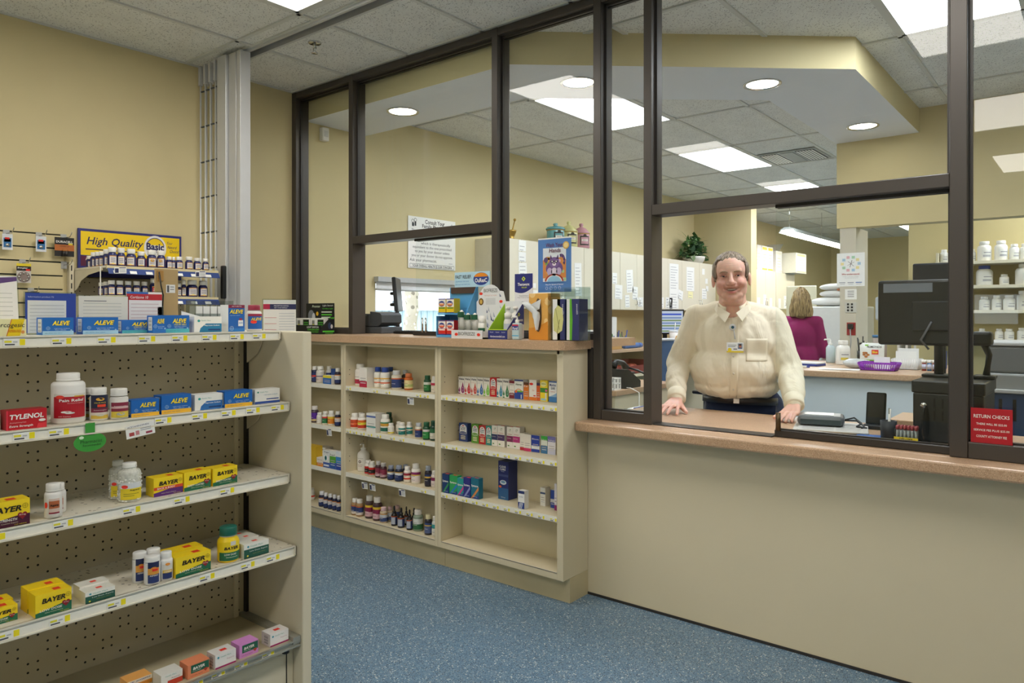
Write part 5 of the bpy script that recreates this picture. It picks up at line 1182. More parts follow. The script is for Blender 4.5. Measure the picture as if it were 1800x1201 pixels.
# vitamin bottles on the wall unit
for i, (x, y, z, w, h) in enumerate(VITS):
    if i < 5: x, y, w = (-4.43, -4.375, -4.32, -4.265, -4.21)[i], 1.70, .04
    if z < 1.6 and i in (17, 18): x, y, w = (-4.27, -4.21)[i - 17], 1.70, .04
    row = 'upper' if z > 1.6 else 'lower'
    n = i if z > 1.6 else i - 17
    ords = ('first', 'second', 'third', 'fourth', 'fifth', 'sixth', 'seventh', 'eighth', 'ninth', 'tenth', 'eleventh', 'twelfth', 'thirteenth', 'fourteenth', 'fifteenth', 'sixteenth', 'seventeenth')
    red = (i == 24)
    t = thing('vitamin_bottle', ('navy vitamin bottle with bright red label on the lower row' if red else 'white capped navy vitamin bottle, %s from left in the %s row' % (ords[n], row)), 'bottle', (x, y, z + .0005), R(90 - random.uniform(5, 30)), 'navy vitamin bottles on the wall unit')
    r = w / 2
    MB().lathe([(.0001, 0), (r * .95, 0), (r, r * .1), (r, h * .58), (r * .9, h * .66), (r * .62, h * .72), (r * .62, h * .76)], mat('#22275e', .25, 0, .08), 20).build('body', t)
    MB().lathe([(r * .8, h * .73), (r * .84, h * .75), (r * .84, h * .97), (r * .8, h), (.0001, h)], WHT, 20).build('cap', t)
    m = MB(); f = curved(r + .0003)
    c = '#b8282c' if red else '#d9d6d8'
    rect(m, f, -r * .75, h * .1, r * .75, h * .5, c, 1, 8); rect(m, f, -r * .75, h * .5, r * .75, h * .54, '#d89a3a', 1, 8); rect(m, f, -r * .75, h * .07, r * .75, h * .11, '#d89a3a', 2, 8)
    for q in range(3): rect(m, f, -r * .5, h * (.2 + q * .09), r * .5, h * (.235 + q * .09), '#6a6478' if not red else '#f0dcdc', 2, 4)
    if 8 < i < 11: disc(m, f, 0, h * .4, r * .4, h * .07, '#d8a42a', 3)
    disc(m, f, 0, h * .12, r * .25, h * .04, '#e8d070', 3); m.build('label', t)

# ================================================================== THINGS ON THE HIGH COUNTER, SHOP SIDE
HCZ = HC + .0005
def fl(dy=0.0): return lambda u, v, k: (u, dy - .0004 * k, v)
F0 = fl()

# blue two tier cold and pain carton display
t = thing('blue_display_stand', 'light blue cardboard display with yellow and red cartons', 'display', (-2.862, 3.05, HCZ))
BL = pr('#5aa3d8')
MB().box((-.110, .0, 0), (-.107, .045, .20), BL).box((-.110, -.07, 0), (-.107, .0, .12), BL).build('side_panel', t)
MB().prism([(-.07, 0), (.045, 0), (.045, .285), (.03, .285), (-.045, .15), (-.07, .11)], .107, .110, BL, 'x').build('side_panel', t)
MB().box((-.107, -.07, 0), (.107, .04, .012), BL).build('base_tray', t)
MB().box((-.107, -.06, .128), (.107, .04, .136), BL).build('shelf', t)
MB().box((-.107, .04, 0), (.107, .045, .285), BL).box((-.09, .030, .25), (.107, .04, .285), pr('#4a3a34')).build('back_panel', t)
m = MB().box((-.07, .041, .285), (.20, .0445, .372), pr('#b5d9ec'))
m.text('FAST RELIEF.', F0 if 0 else fl(.041), -.0, .345, .125, .02, pr('#1c2330'), 2, .02); m.text('ADDRESSES THE ISSUE,', fl(.041), -.01, .318, .105, .009, pr('#3f8ac4'), 2); m.text('NOT JUST THE SYMPTOMS.', fl(.041), -.005, .300, .115, .009, pr('#3f8ac4'), 2)
disc(m, fl(.041), .135, .330, .058, .036, '#27418e', 2, 24); disc(m, fl(.041), .135, .342, .05, .022, '#e8902a', 3, 24, 0, 180); m.text('OuResC', fl(.041), .135, .322, .09, .024, pr('#f4f2ee'), 4, .02)
m.build('header_card', t)
def cold_box(x, y, z, c, c2, lb):
    b = thing('cold_carton', lb, 'box', (x, y, z), 0, 'cartons in the blue display')
    w, h = .058, .082
    MB().box((-w / 2, 0, 0), (w / 2, .05, h), pr(c)).build('carton', b)
    m = MB(); f = flat(w, h); rect(m, f, 0, h * .42, w, h, '#efece6'); rect(m, f, 0, 0, w, h * .42, c); disc(m, f, w * .46, h * .64, w * .4, h * .2, '#2c4490', 2); disc(m, f, w * .46, h * .6, w * .36, h * .1, c2, 3); m.text('OuResC', f, w * .46, h * .66, w * .6, h * .12, pr('#f4f2ee'), 4, .02); rect(m, f, w * .1, h * .3, w * .9, h * .38, '#4a8a3a' if c == '#e8c81c' else '#f0ede8', 2); rect(m, f, 0, h * .93, w, h, '#6a5a9a', 2); rect(m, f, 0, 0, w, h * .05, '#2c4490', 2)
    m.build('printed_front', b)
cold_box(-2.937, 2.992, HCZ + .1375, '#e8c81c', '#e8862a', 'yellow carton, left one on upper tier of blue display')
cold_box(-2.873, 2.992, HCZ + .1375, '#e8c81c', '#e8862a', 'yellow carton, right one on upper tier of blue display')
cold_box(-2.937, 2.992, HCZ + .0135, '#d0281e', '#e8602a', 'red carton, left one on lower tier of blue display')
cold_box(-2.873, 2.992, HCZ + .0135, '#d0281e', '#e8602a', 'red carton, right one on lower tier of blue display')

# freeze gel display
t = thing('gel_display_tray', 'white cold gel display tray with domed back card', 'display', (-2.633, 2.905, HCZ))
m = MB().box((-.112, -.035, 0), (.112, .06, .008), WHT).box((-.112, -.037, 0), (.112, -.033, .045), pr('#dfe0e2')).box((-.112, -.035, 0), (-.108, .06, .04), WHT).box((.108, -.035, 0), (.112, .06, .04), WHT); m.build('tray', t)
m = MB(); m.text('BIOFREEZE', fl(-.037), 0, .026, .12, .018, pr('#2a3a34'), 2); disc(m, fl(-.037), -.075, .022, .012, .008, '#ee3a26', 2); disc(m, fl(-.037), .085, .022, .012, .008, '#ee3a26', 2); m.build('tray_lettering', t)
P = [(-.11, 0.0), (.105, .0), (.105, .19), (.085, .255), (.06, .26)] + [(-.010 + .080 * math.cos(R(a)), .215 + .080 * math.sin(R(a))) for a in range(20, 181, 16)] + [(-.11, .20)]
m = MB().prism(P, .165, .169, pr('#e4e6e8')); f = fl(.165)
m.text('BIOFREEZE', f, -.005, .262, .10, .02, pr('#37403c'), 2); m.text('PAIN RELIEF THAT WORKS', f, -.005, .234, .09, .006, pr('#d8a090'), 2); disc(m, f, -.075, .20, .018, .02, '#6a4a1c', 2); disc(m, f, -.075, .20, .010, .013, '#d8b25a', 3)
for k in range(6): rect(m, f, -.04, .185 + k * .006, .03, .187 + k * .006, '#b4b8bc', 2)
rr = random.Random(5)
for k in range(26):
    x, z = rr.uniform(-.05, .09), rr.uniform(.06, .235)
    if x < .055 and z > .165: continue
    poly2(m, f, [(x, z), (x + rr.uniform(.006, .014), z + rr.uniform(-.012, .004)), (x + rr.uniform(-.004, .012), z + rr.uniform(.012, .03))], rr.choice(['#8f9cb4', '#5f6f90', '#b8c2d2', '#3f5076']), 2)
disc(m, f, -.075, .245, .012, .008, '#ee3a26', 3); disc(m, f, .07, .20, .012, .008, '#ee3a26', 3)
m.build('back_card', t)
for i, (x, y, h, lb) in enumerate(((-.082, .012, .145, 'leaning left tube'), (-.033, .01, .128, 'second tube from left'), (.017, .01, .128, 'third tube from left'), (.068, .012, .115, 'short roll on at the right'))):
    b = thing('gel_tube', 'white cold gel with green band, ' + lb, 'tube', (-2.633 + x, 2.905 + y, HCZ + .0085), 0, 'cold gel tubes in the white tray')
    if i < 3:
        MB().lathe([(.0001, 0), (.019, 0), (.02, .004), (.021, h * .25)], pr('#2c4a3c'), 18).build('cap', b)
        V = MB(); V.lathe([(.021, h * .25), (.0205, h * .7), (.017, h * .9), (.004, h)], WHT, 18, sy=.75); V.build('tube_body', b)
        m = MB(); f2 = curved(.0213); rect(m, f2, -.03, h * .72, .03, h * .93, '#1d5a3c', 2, 8); m.text('BIOFREEZE', lambda u, v, k: f2(v, u, k), h * .5, 0, h * .38, .010, pr('#3a4a44'), 3); m.build('label', b)
    else:
        MB().lathe([(.0001, 0), (.022, 0), (.022, h * .62), (.018, h * .66)], WHT, 18).build('body', b)
        MB().lathe([(.019, h * .64), (.021, h * .66), (.02, h * .97), (.0001, h)], WHT, 18).build('cap', b)
        m = MB(); f2 = curved(.0224); rect(m, f2, -.03, h * .25, .03, h * .42, '#1d5a3c', 2, 8); m.build('label', b)

# lime and navy foam display
t = thing('foam_display_tray', 'lime green and navy display box with white foam pumps', 'display', (-2.395, 2.95, HCZ))
LIME = pr('#a6d41a'); NVY = pr('#27307a')
MB().box((-.125, -.035, 0), (.0, .105, .004), NVY).build('base', t)
MB().prism([(-.035, 0), (.105, 0), (.105, .195), (-.035, .05)], -.125, -.122, LIME, 'x').build('side_panel', t)
m = MB().prism([(-.035, 0), (.105, 0), (.105, .195), (-.035, .05)], -.0, .003, NVY, 'x')
fs = lambda u, v, k: (.003 + .0004 * k, u, v)
poly2(m, fs, [(-.034, .001), (.104, .001), (.104, .075), (.06, .082), (.0, .07), (-.034, .046)], '#d4d0cc', 1); m.text('Theraworx', fs, .06, .1, .07, .016, pr('#f2f2f4'), 2, .01); ring(m, fs, .06, .128, .006, .011, pr('#cfe03a'), 2, 4)
for u in (.0, .05): m.text('Muscle', fs, u, .04, .025, .005, pr('#8a8a92'), 2)
m.build('side_panel', t)
m = MB().box((-.125, -.038, 0), (.003, -.035, .05), NVY); f = fl(-.038); m.text('theraworxrelief.com', f, -.06, .014, .10, .011, pr('#e8eaf2'), 2, .01)
for u in (-.1, -.06, -.02): m.text('Relief', f, u, .036, .024, .006, pr('#c9cde4'), 2)
rect(m, f, -.125, .047, .003, .051, '#c8e43a', 2); m.build('front_panel', t)
MB().box((-.122, .098, 0), (-.0, .105, .2), pr('#dfe2e6')).build('back_panel', t)
m = MB().box((-.06, .106, .19), (.06, .109, .345), pr('#e6e6ea')); f = fl(.106)
P = [(-.06, .345), (-.06, .25)] + [(-.06 + .12 * k / 8, .25 - .012 * math.sin(k / 8 * 3.1) + .022 * k / 8 * k / 8) for k in range(1, 9)] + [(.06, .345)]
poly2(m, f, P, NVY, 1); m.text('Theraworx', f, .0, .289, .08, .016, pr('#f2f2f6'), 3, .02); m.text('RELIEF', f, .005, .272, .035, .007, pr('#cfe03a'), 3, .01); ring(m, f, .0, .318, .006, .013, pr('#cfe03a'), 3, 4); m.text('Prevents & Relieves', f, .002, .228, .06, .006, pr('#4a4c60'), 3); m.text('Muscle Cramps and Spasms', f, .002, .218, .085, .006, pr('#4a4c60'), 3)
m.build('header_card', t)
for i, (x, y) in enumerate(((-.078, .07), (-.027, .07))):
    b = thing('foam_pump', 'white foam pump bottle in lime display, %s' % ('left one', 'right one')[i], 'bottle', (-2.395 + x, 2.95 + y, HCZ + .0045), 0, 'foam pumps in the lime display')
    MB().lathe([(.0001, 0), (.022, 0), (.023, .004), (.023, .085), (.018, .1), (.018, .105)], WHT, 18).build('body', b)
    MB().lathe([(.019, .1), (.02, .13), (.009, .135), (.008, .15), (.013, .152), (.013, .165), (.0001, .168)], WHT, 16).build('pump', b)
    m = MB(); rect(m, curved(.0234), -.025, .02, .025, .075, '#c8ccd8', 2, 6); m.build('label', b)

# sanitizer, tissue box, glove boxes in an acrylic holder
t = thing('hand_sanitizer', 'clear hand sanitizer pump bottle beside the tissue box', 'bottle', (-2.318, 2.905, HCZ))
CLR = mat('#b9cdd4', .12, 0, .05, 20)
MB().box((-.024, -.016, 0), (.024, .016, .085), CLR, .007).build('body', t)
MB().lathe([(.01, .083), (.011, .098), (.004, .102), (.004, .115), (.0001, .115)], WHT, 14).tube([(0, 0, .117), (-.028, -.004, .116), (-.032, -.004, .11)], .005, WHT).build('pump', t)
m = MB(); f = fl(-.0165); rect(m, f, -.02, .05, .02, .07, '#27418e', 1); m.text('Purell', f, 0, .058, .034, .013, pr('#f2f2f6'), 2, .02, .15); rect(m, f, -.02, .07, .02, .078, '#c8324a', 1); rect(m, f, -.022, .018, .022, .023, '#4fa8d0', 1); m.build('label', t)
t = thing('tissue_box', 'tall orange patterned tissue box on its side with white tissue', 'tissue box', (-2.215, 2.99, HCZ))
OR = speck_mat('tissue_print', '#e0aa55', [('#ecc988', .3, .35), ('#d08f3c', .2, .5)], 60, .6)
MB().box((-.06, -.045, 0), (.06, .065, .235), OR, .003).build('carton', t)
m = MB(); f = fl(-.045); disc(m, f, .0, .125, .022, .085, '#5a4a3a', 1, 28); P = [(-.06, .001), (.06, .001), (.06, .095)] + [(.06 - .12 * k / 10, .095 - .035 * math.sin(k / 10 * 1.6)) for k in range(1, 11)]; poly2(m, f, P, '#d88f30', .5)
for a in range(7):
    ring(m, f, -.045 + a * .014, .19 - .012 * (a % 3), .005, .0062, '#c98a3c', 1, 10, 0, 260)
m.build('printed_front', t)
V = MB(); rr = random.Random(11); PT = [(-.012, -.04, .06), (.012, -.04, .06)]
rows = []
for i in range(9):
    z = .05 + i * .0175; wv = .006 + .016 * math.sin(min(1, i / 6) * 1.5)
    rows.append([(wv * math.cos(a) * (1 + .3 * math.sin(3 * a + i)) + (-.0 if i < 6 else -.02 * (i - 5)), -.05 - (.004 + .008 * math.sin(i / 8 * 3.1)) * (1 + math.sin(a)) - .01 * max(0, i - 5), z + .003 * math.sin(2 * a + i)) for a in [2 * math.pi * k / 12 for k in range(12)]])
vs = [p for r_ in rows for p in r_]; fs_ = [(i * 12 + k, i * 12 + (k + 1) % 12, (i + 1) * 12 + (k + 1) % 12, (i + 1) * 12 + k) for i in range(8) for k in range(12)]
V.raw(vs, fs_ + [tuple(range(96, 108))], mat('#e9edf0', .85), True); V.build('tissue', t)
V = MB().raw([(-.055, -.075, .165), (-.03, -.06, .14), (.015, -.055, .155), (.022, -.052, .205), (-.012, -.085, .18)], [(0, 1, 4), (1, 2, 4), (2, 3, 4), (3, 0, 4), (0, 3, 2, 1)], mat('#eef1f3', .85)); V.build('tissue_corner', t)
t = thing('glove_dispenser', 'clear acrylic holder with two upright glove boxes', 'dispenser', (-2.048, 2.985, HCZ))
m = MB()
for a, b in (((-.08, -.05, 0), (.085, .05, .003)), ((-.08, .048, 0), (.085, .051, .265)), ((-.082, -.05, 0), (-.08, .05, .26)), ((.085, -.05, 0), (.087, .05, .26)), ((-.0005, -.05, .003), (.0015, .048, .255))): m.box(a, b, ACRYL)
m.box((-.078, -.053, .215), (.085, -.05, .245), ACRYL); m.build('acrylic_holder', t)
for i, x in enumerate((-.040, .044)):
    b = thing('glove_box', ('navy and white glove box with pale window, left one in holder', 'navy and green glove box edge on, right one in holder')[i], 'box', (-2.048 + x, 2.975, HCZ + .0035), 0)
    w = .074; MB().box((-w / 2, -.03, 0), (w / 2, .045, .20), pr('#2c3368')).build('carton', b)
    m = MB(); f = fl(-.03)
    if i == 0:
        rect(m, f, -w / 2, 0, -w * .12, .2, '#e9eae8'); rect(m, f, -w * .12, 0, w * .1, .2, '#6fb52c'); rect(m, f, -w * .12, 0, w * .1, .2, '#6fb52c', 1)
        poly2(m, f, [(-.03, .045), (-.005, .03), (.02, .045), (.028, .1), (.022, .155), (-.005, .17), (-.025, .15), (-.034, .1)], '#cfcf8a', 2); poly2(m, f, [(-.012, .03), (-.008, .03), (.008, .1), (.004, .1)], '#8f8f52', 3); poly2(m, f, [(-.02, .155), (-.017, .155), (.006, .05), (.003, .05)], '#8f8f52', 3)
    else:
        rect(m, f, -w / 2, 0, -w * .25, .2, '#dfe0dc'); poly2(m, f, [(-w * .25, 0), (-w * .08, 0), (-w * .02, .1), (-w * .1, .2), (-w * .25, .2)], '#5fb02c', 2); 
    m.text('Gloves', lambda u, v, k: f(v, u, k), .15, w * .34, .05, .010, pr('#e8eaf0'), 3); m.build('printed_front', b)

# light switch night lamp display at the left end of the counter
t = thing('light_display_box', 'black and green counter display of cordless lights', 'display', (-4.12, 2.965, HCZ))
BK = pr('#15181a'); GRN = '#5fd03a'
MB().box((-.16, -.06, 0), (.15, .055, .01), BK).build('base', t)
m = MB().box((-.16, -.062, 0), (.15, -.06, .06), BK); f = fl(-.062); m.text('LIGHT SWITCH', f, .07, .046, .11, .012, pr('#e8ece8'), 2, .01); m.text('CORDLESS LIGHT', f, .075, .03, .11, .010, pr(GRN), 2, .01); m.text('3 COMPARTMENT', f, .075, .015, .10, .008, pr(GRN), 2); m.build('front_panel', t)
m = MB().prism([(-.06, 0), (.055, 0), (.055, .14), (-.06, .045)], .147, .15, BK, 'x'); f = lambda u, v, k: (.15 + .0004 * k, u, v)
m.text('Promier', f, .03, .108, .045, .016, pr(GRN), 2, .01, .2); disc(m, f, .01, .055, .014, .022, '#2c3a5a', 2); disc(m, f, .028, .05, .01, .014, '#d8d4d0', 2); rect(m, f, -.05, .014, .05, .022, GRN, 2); rect(m, f, -.03, .004, .04, .010, '#4a9a30', 2); m.build('side_panel', t)
m = MB().box((-.12, .05, .055), (.15, .054, .205), BK); f = fl(.05)
m.text('Promier', f, -.02, .185, .08, .016, pr('#d8e8c8'), 2, .01, .2); m.text('Light Switch', f, .09, .188, .10, .014, pr('#f2f4ee'), 2, 0, .15); m.text('Cordless Light', f, .09, .168, .10, .012, pr(GRN), 2); disc(m, f, -.07, .12, .03, .04, '#7a8088', 2); disc(m, f, -.045, .11, .016, .03, '#c9ccd0', 3); disc(m, f, -.01, .135, .012, .014, '#e0b02a', 2)
for q in range(5): rect(m, f, .03, .142 - q * .018, .13, .15 - q * .018, ('#cfd8c8', GRN)[q % 2], 2)
m.build('header_card', t); t.rotation_euler = (0, 0, R(6))
for i in range(4):
    b = thing('switch_light', 'white cordless switch light pack in black display, %s from left' % ('first', 'second', 'third', 'fourth')[i], 'light pack', (-4.23 + i * .07, 2.953 + i * .007, HCZ + .0105), R(6), 'cordless light packs')
    m = MB().box((-.03, -.02, 0), (.03, .02, .095), WHT, .003); m.build('carton', b)
    m = MB(); f = fl(-.0205); 
    if i % 2: rect(m, f, -.028, .01, .028, .085, '#1c2a1c', 1); [rect(m, f, -.022, .02 + q * .014, .022, .026 + q * .014, '#4fae34', 2) for q in range(4)]
    else: rect(m, f, -.012, .02, .012, .08, '#8a8c86', 1); rect(m, f, -.006, .03, .006, .055, '#d8d83a', 2)
    m.build('printed_front', b)

# ------------------------------------------------ leaflets, cards and clutter on top of the gondola
GZ = 1.3455
def leaflet(name, y, x, w, h, lb, draw, bg='#eceae6', tilt=-8, holder=True):
    t = thing(name, lb, 'leaflet', (x, y, GZ), R(90))
    m = MB().box((-w / 2, 0, .004), (w / 2, .002, h), pr(bg)); draw(m, fl(), w, h); m.build('sheet', t)
    if holder:
        MB().box((-w / 2 - .004, .0022, .0), (w / 2 + .004, .004, h + .004), ACRYL).box((-w / 2 - .004, -.03, 0), (w / 2 + .004, .004, .002), ACRYL).build('acrylic_stand', t)
    t.rotation_euler = (R(tilt), 0, R(90))
    return t
def d1(m, f, w, h):
    rect(m, f, -w / 2, h * .955, w / 2, h, '#d9dcda', 1); rect(m, f, -w / 2, h * .875, w / 2, h * .945, '#2a2f5a', 1); rect(m, f, -w / 2, h * .875, -w * .3, h * .945, '#b5244a', 2); m.text('PRESCRIPTION SAVINGS', f, .05 * w, h * .922, w * .45, h * .018, pr('#e4e6ee'), 2); m.text('GET YOUR REFILLS', f, .03 * w, h * .896, w * .4, h * .014, pr('#e4e6ee'), 2)
    for k in range(22): rect(m, f, -w * .02, h * (.08 + .035 * k), w * .46, h * (.088 + .035 * k), '#c3c6ca', 1)
    for k in range(9): rect(m, f, -w * .46, h * (.12 + .08 * k), -w * .1, h * (.128 + .08 * k), '#d8a0a0', 1)
t_ = leaflet('leaflet_stand', 1.60, -2.43, .118, .285, 'white leaflet with navy and red heading at gondola end', d1)
t_.location = (-2.43, 1.60, 1.173); t_.rotation_euler = (0, 0, R(54))
def d2(m, f, w, h):
    rect(m, f, -w * .46, h * .03, w * .3, h * .82, '#dfe2e0', 1); m.text('Information product 72', f, -w * .2, h * .9, w * .5, h * .045, pr('#c8d0ea'), 2)
    for k in range(8): rect(m, f, -w * .42, h * (.1 + .085 * k), w * .26, h * (.112 + .085 * k), '#b0b6ba', 2)
leaflet('framed_leaflet', .800, -2.355, .130, .118, 'blue framed form sheet behind the blue boxes', d2, '#2c48a0', 0)
def d3(m, f, w, h):
    for k in range(9): rect(m, f, -w * .42, h * (.08 + .09 * k), w * .36, h * (.092 + .09 * k), '#b4b6b2', 1)
    rect(m, f, -w * .4, h * .86, w * .05, h * .88, '#6a6c70', 1)
leaflet('framed_leaflet', .945, -2.36, .140, .112, 'cream framed form sheet, second leaflet from left', d3, '#e6e4d8', 0)
def d4(m, f, w, h):
    rect(m, f, -w / 2, h * .80, w / 2, h * .95, '#c42a34', 1); rect(m, f, -w / 2, h * .95, w * .1, h, '#2f6ab8', 1); m.text('Cortizone 10', f, -w * .15, h * .87, w * .5, h * .07, pr('#f4ecec'), 2, .01, .1); rect(m, f, -w / 2, 0, -w * .44, h * .8, '#c42a34', 1)
    for k in range(8): rect(m, f, -w * .38, h * (.1 + .085 * k), w * .4, h * (.112 + .085 * k), '#c9a8a8', 1)
leaflet('framed_leaflet', 1.068, -2.365, .110, .128, 'white leaflet with red and blue heading beside the cardboard pad', d4, '#efeae8', 0)
def d5(m, f, w, h):
    P = [(-w * .2, h * .95), (w * .5, h * .99), (w * .5, h * .92), (w * .1, h * .86)]; poly2(m, f, P, '#5a3a78', 1)
    for k in range(9): rect(m, f, -w * .45, h * (.1 + .075 * k), w * .4, h * (.11 + .075 * k), '#c0c0bc', 1)
    m.text('REFILL', f, -w * .3, h * .4, w * .25, h * .05, pr('#d8705a'), 2)
leaflet('leaflet_stand', .655, -2.345, .125, .165, 'white leaflet with purple swirl at left picture edge', d5)
# cardboard pad with clip and pen
t = thing('cardboard_pad', 'upright brown cardboard backing with sticker, pen and dark clip', 'cardboard', (-2.385, 1.150, GZ), R(90))
MB().box((-.04, 0, .03), (.036, .004, .205), mat('#b59a6c', .8, 0, .08, 20)).build('board', t)
m = MB(); f = fl(); rect(m, f, -.004, .128, .026, .155, '#e6e6e4', 1); rect(m, f, -.001, .13, .006, .152, '#55585c', 2); rect(m, f, .009, .138, .022, .141, '#8a8c90', 2); rect(m, f, .009, .146, .022, .149, '#8a8c90', 2); m.build('sticker', t)
MB().tube([(-.03, -.008, .195), (-.026, -.012, .15), (-.018, -.010, .12), (-.02, -.01, .08)], .0022, BLK, 6).build('cord', t)
MB().box((-.045, -.02, .03), (-.02, -.001, .085), mat('#2e332e', .5, .2), .004).build('clip', t)
MB().box((-.034, -.006, .165), (-.014, -.0005, .2), mat('#b08444', .7), .002).build('tape_flap', t)
MB().box((-.01, -.01, 0), (.036, .01, .04), WHT, .002).build('white_base', t)
# clear organiser and a folded card
t = thing('clear_organiser', 'translucent plastic organiser tray behind the tall blue box', 'organiser', (-2.36, 1.30, GZ), R(90))
FROST = glass_mat('frosted_plastic', '#dfe3e2', 1.5, .35)
m = MB()
for a, b in (((-.07, 0, 0), (.07, .06, .003)), ((-.07, .057, 0), (.07, .06, .105)), ((-.07, 0, 0), (-.067, .06, .105)), ((.067, 0, 0), (.07, .06, .105)), ((-.07, 0, 0), (.07, .003, .06))): m.box(a, b, FROST)
m.build('shell', t)
for k in range(5): MB().box((-.062 + k * .026, .006, .004), (-.04 + k * .026, .05, .085), mat('#dfe0de', .5)).build('compartment', t)
t = thing('folded_card', 'white folded card leaning behind the naproxen box', 'card', (-2.34, 1.225, GZ), R(90))
MB().prism([(-.05, 0), (.07, 0), (.07, .035), (-.05, .068)], 0, .002, pr('#e4e6e8')).build('card', t)

# red notice on the right pane
t = thing('notice_sign', 'red sign about return checks standing on partition rail', 'sign', (-.312, 3.112, .9405))
MB().box((-.063, -.003, 0), (.063, 0, .125), mat('#b81c28', .25, 0, .05, 20)).build('plate', t)
m = MB(); f = fl(-.003); Wt = pr('#f2e8e4')
for s, v, w, h in (('RETURN CHECKS', .096, .108, .0125), ('THERE WILL BE $25.00', .068, .092, .0085), ('SERVICE FEE PLUS $25.00', .046, .108, .0085), ('COUNTY ATTORNEY FEE', .024, .092, .0085)): m.text(s, f, 0, v, w, h, Wt, 2, .012)
m.build('lettering', t)

# ================================================================== INSIDE THE PHARMACY
# wall sign
t = thing('pharmacist_notice', 'white notice about consulting the family pharmacist on side wall', 'sign', (XL + .004, 4.51, 1.80), R(90))
W, H = .575, .44
m = MB().box((-W / 2, -.004, 0), (W / 2, 0, H), pr('#f2f1ec')); m.build('board', t)
m = MB(); f = fl(-.004); K = pr('#26282c')
for s, u, v, w, h in (('Consult Your', .03, .405, .24, .038), ('Family Pharmacist', .04, .362, .33, .040), ('This pharmacy', -.15, .318, .20, .032), ('which is therapeutically', .04, .215, .36, .030), ('equivalent to the one prescribed', .0, .180, .47, .030),
                      ('to you by your doctor unless', .0, .145, .42, .030), ('you or your doctor do not approve.', .0, .108, .50, .030), ('Ask your pharmacist.', -.11, .068, .32, .032), ('YOUR OVERALL HEALTH IS OUR CONCERN', .0, .022, .48, .020)):
    m.text(s, f, u, v, w, h, K, 2, .02 if v > .35 or v < .03 else .0)
for a in ((-.27, .008, -.267, .038), (.267, .008, .27, .038), (-.27, .006, .27, .009), (-.27, .037, .27, .04)): rect(m, f, *a, '#55585c', 2)
ring(m, f, -.235, .40, .012, .016, K, 2, 10); ring(m, f, -.205, .41, .012, .016, K, 2, 10); rect(m, f, -.245, .355, -.22, .385, K, 2); rect(m, f, -.215, .36, -.195, .395, K, 2); ring(m, f, .24, .39, .018, .022, K, 2, 4); rect(m, f, .2, .055, .25, .06, '#aaacb0', 2)
m.build('lettering', t)

# wall cabinets along the side wall, each pair of doors a unit
CX0, CX1 = XL, -4.22
units = [(5.07, 5.635), (5.637, 6.405), (6.407, 7.139), (7.141, 7.90), (7.902, 8.69), (8.692, 9.74)]
DOOR = mat('#ddd6c2', .45, 0, .03, 4)
cabs = []
for i, (y0, y1) in enumerate(units):
    c = thing('wall_cabinet', 'off white wall cabinet on the side wall, %s from the glass' % ('first', 'second', 'third', 'fourth', 'fifth', 'sixth')[i], 'cabinet', (CX0 + .001, (y0 + y1) / 2, 1.46), 0, 'wall cabinets along the side wall')
    h = (y1 - y0) / 2; d = CX1 - CX0
    MB().box((0, -h, 0), (d - .022, h, .648), mat('#d3ccb8', .5)).build('body', c)
    for s in (-1, 1):
        dd = MB().box((d - .02, min(s * .002, s * (h - .002)), .003), (d, max(s * .002, s * (h - .002)), .645), DOOR, .002).build('door', c)
        MB().tube([(d + .0, s * .03, .06), (d + .022, s * .03, .065), (d + .022, s * .03, .135), (d + .0, s * .03, .14)], .004, CHROME, 6).build('handle', dd)
    cabs.append(c)
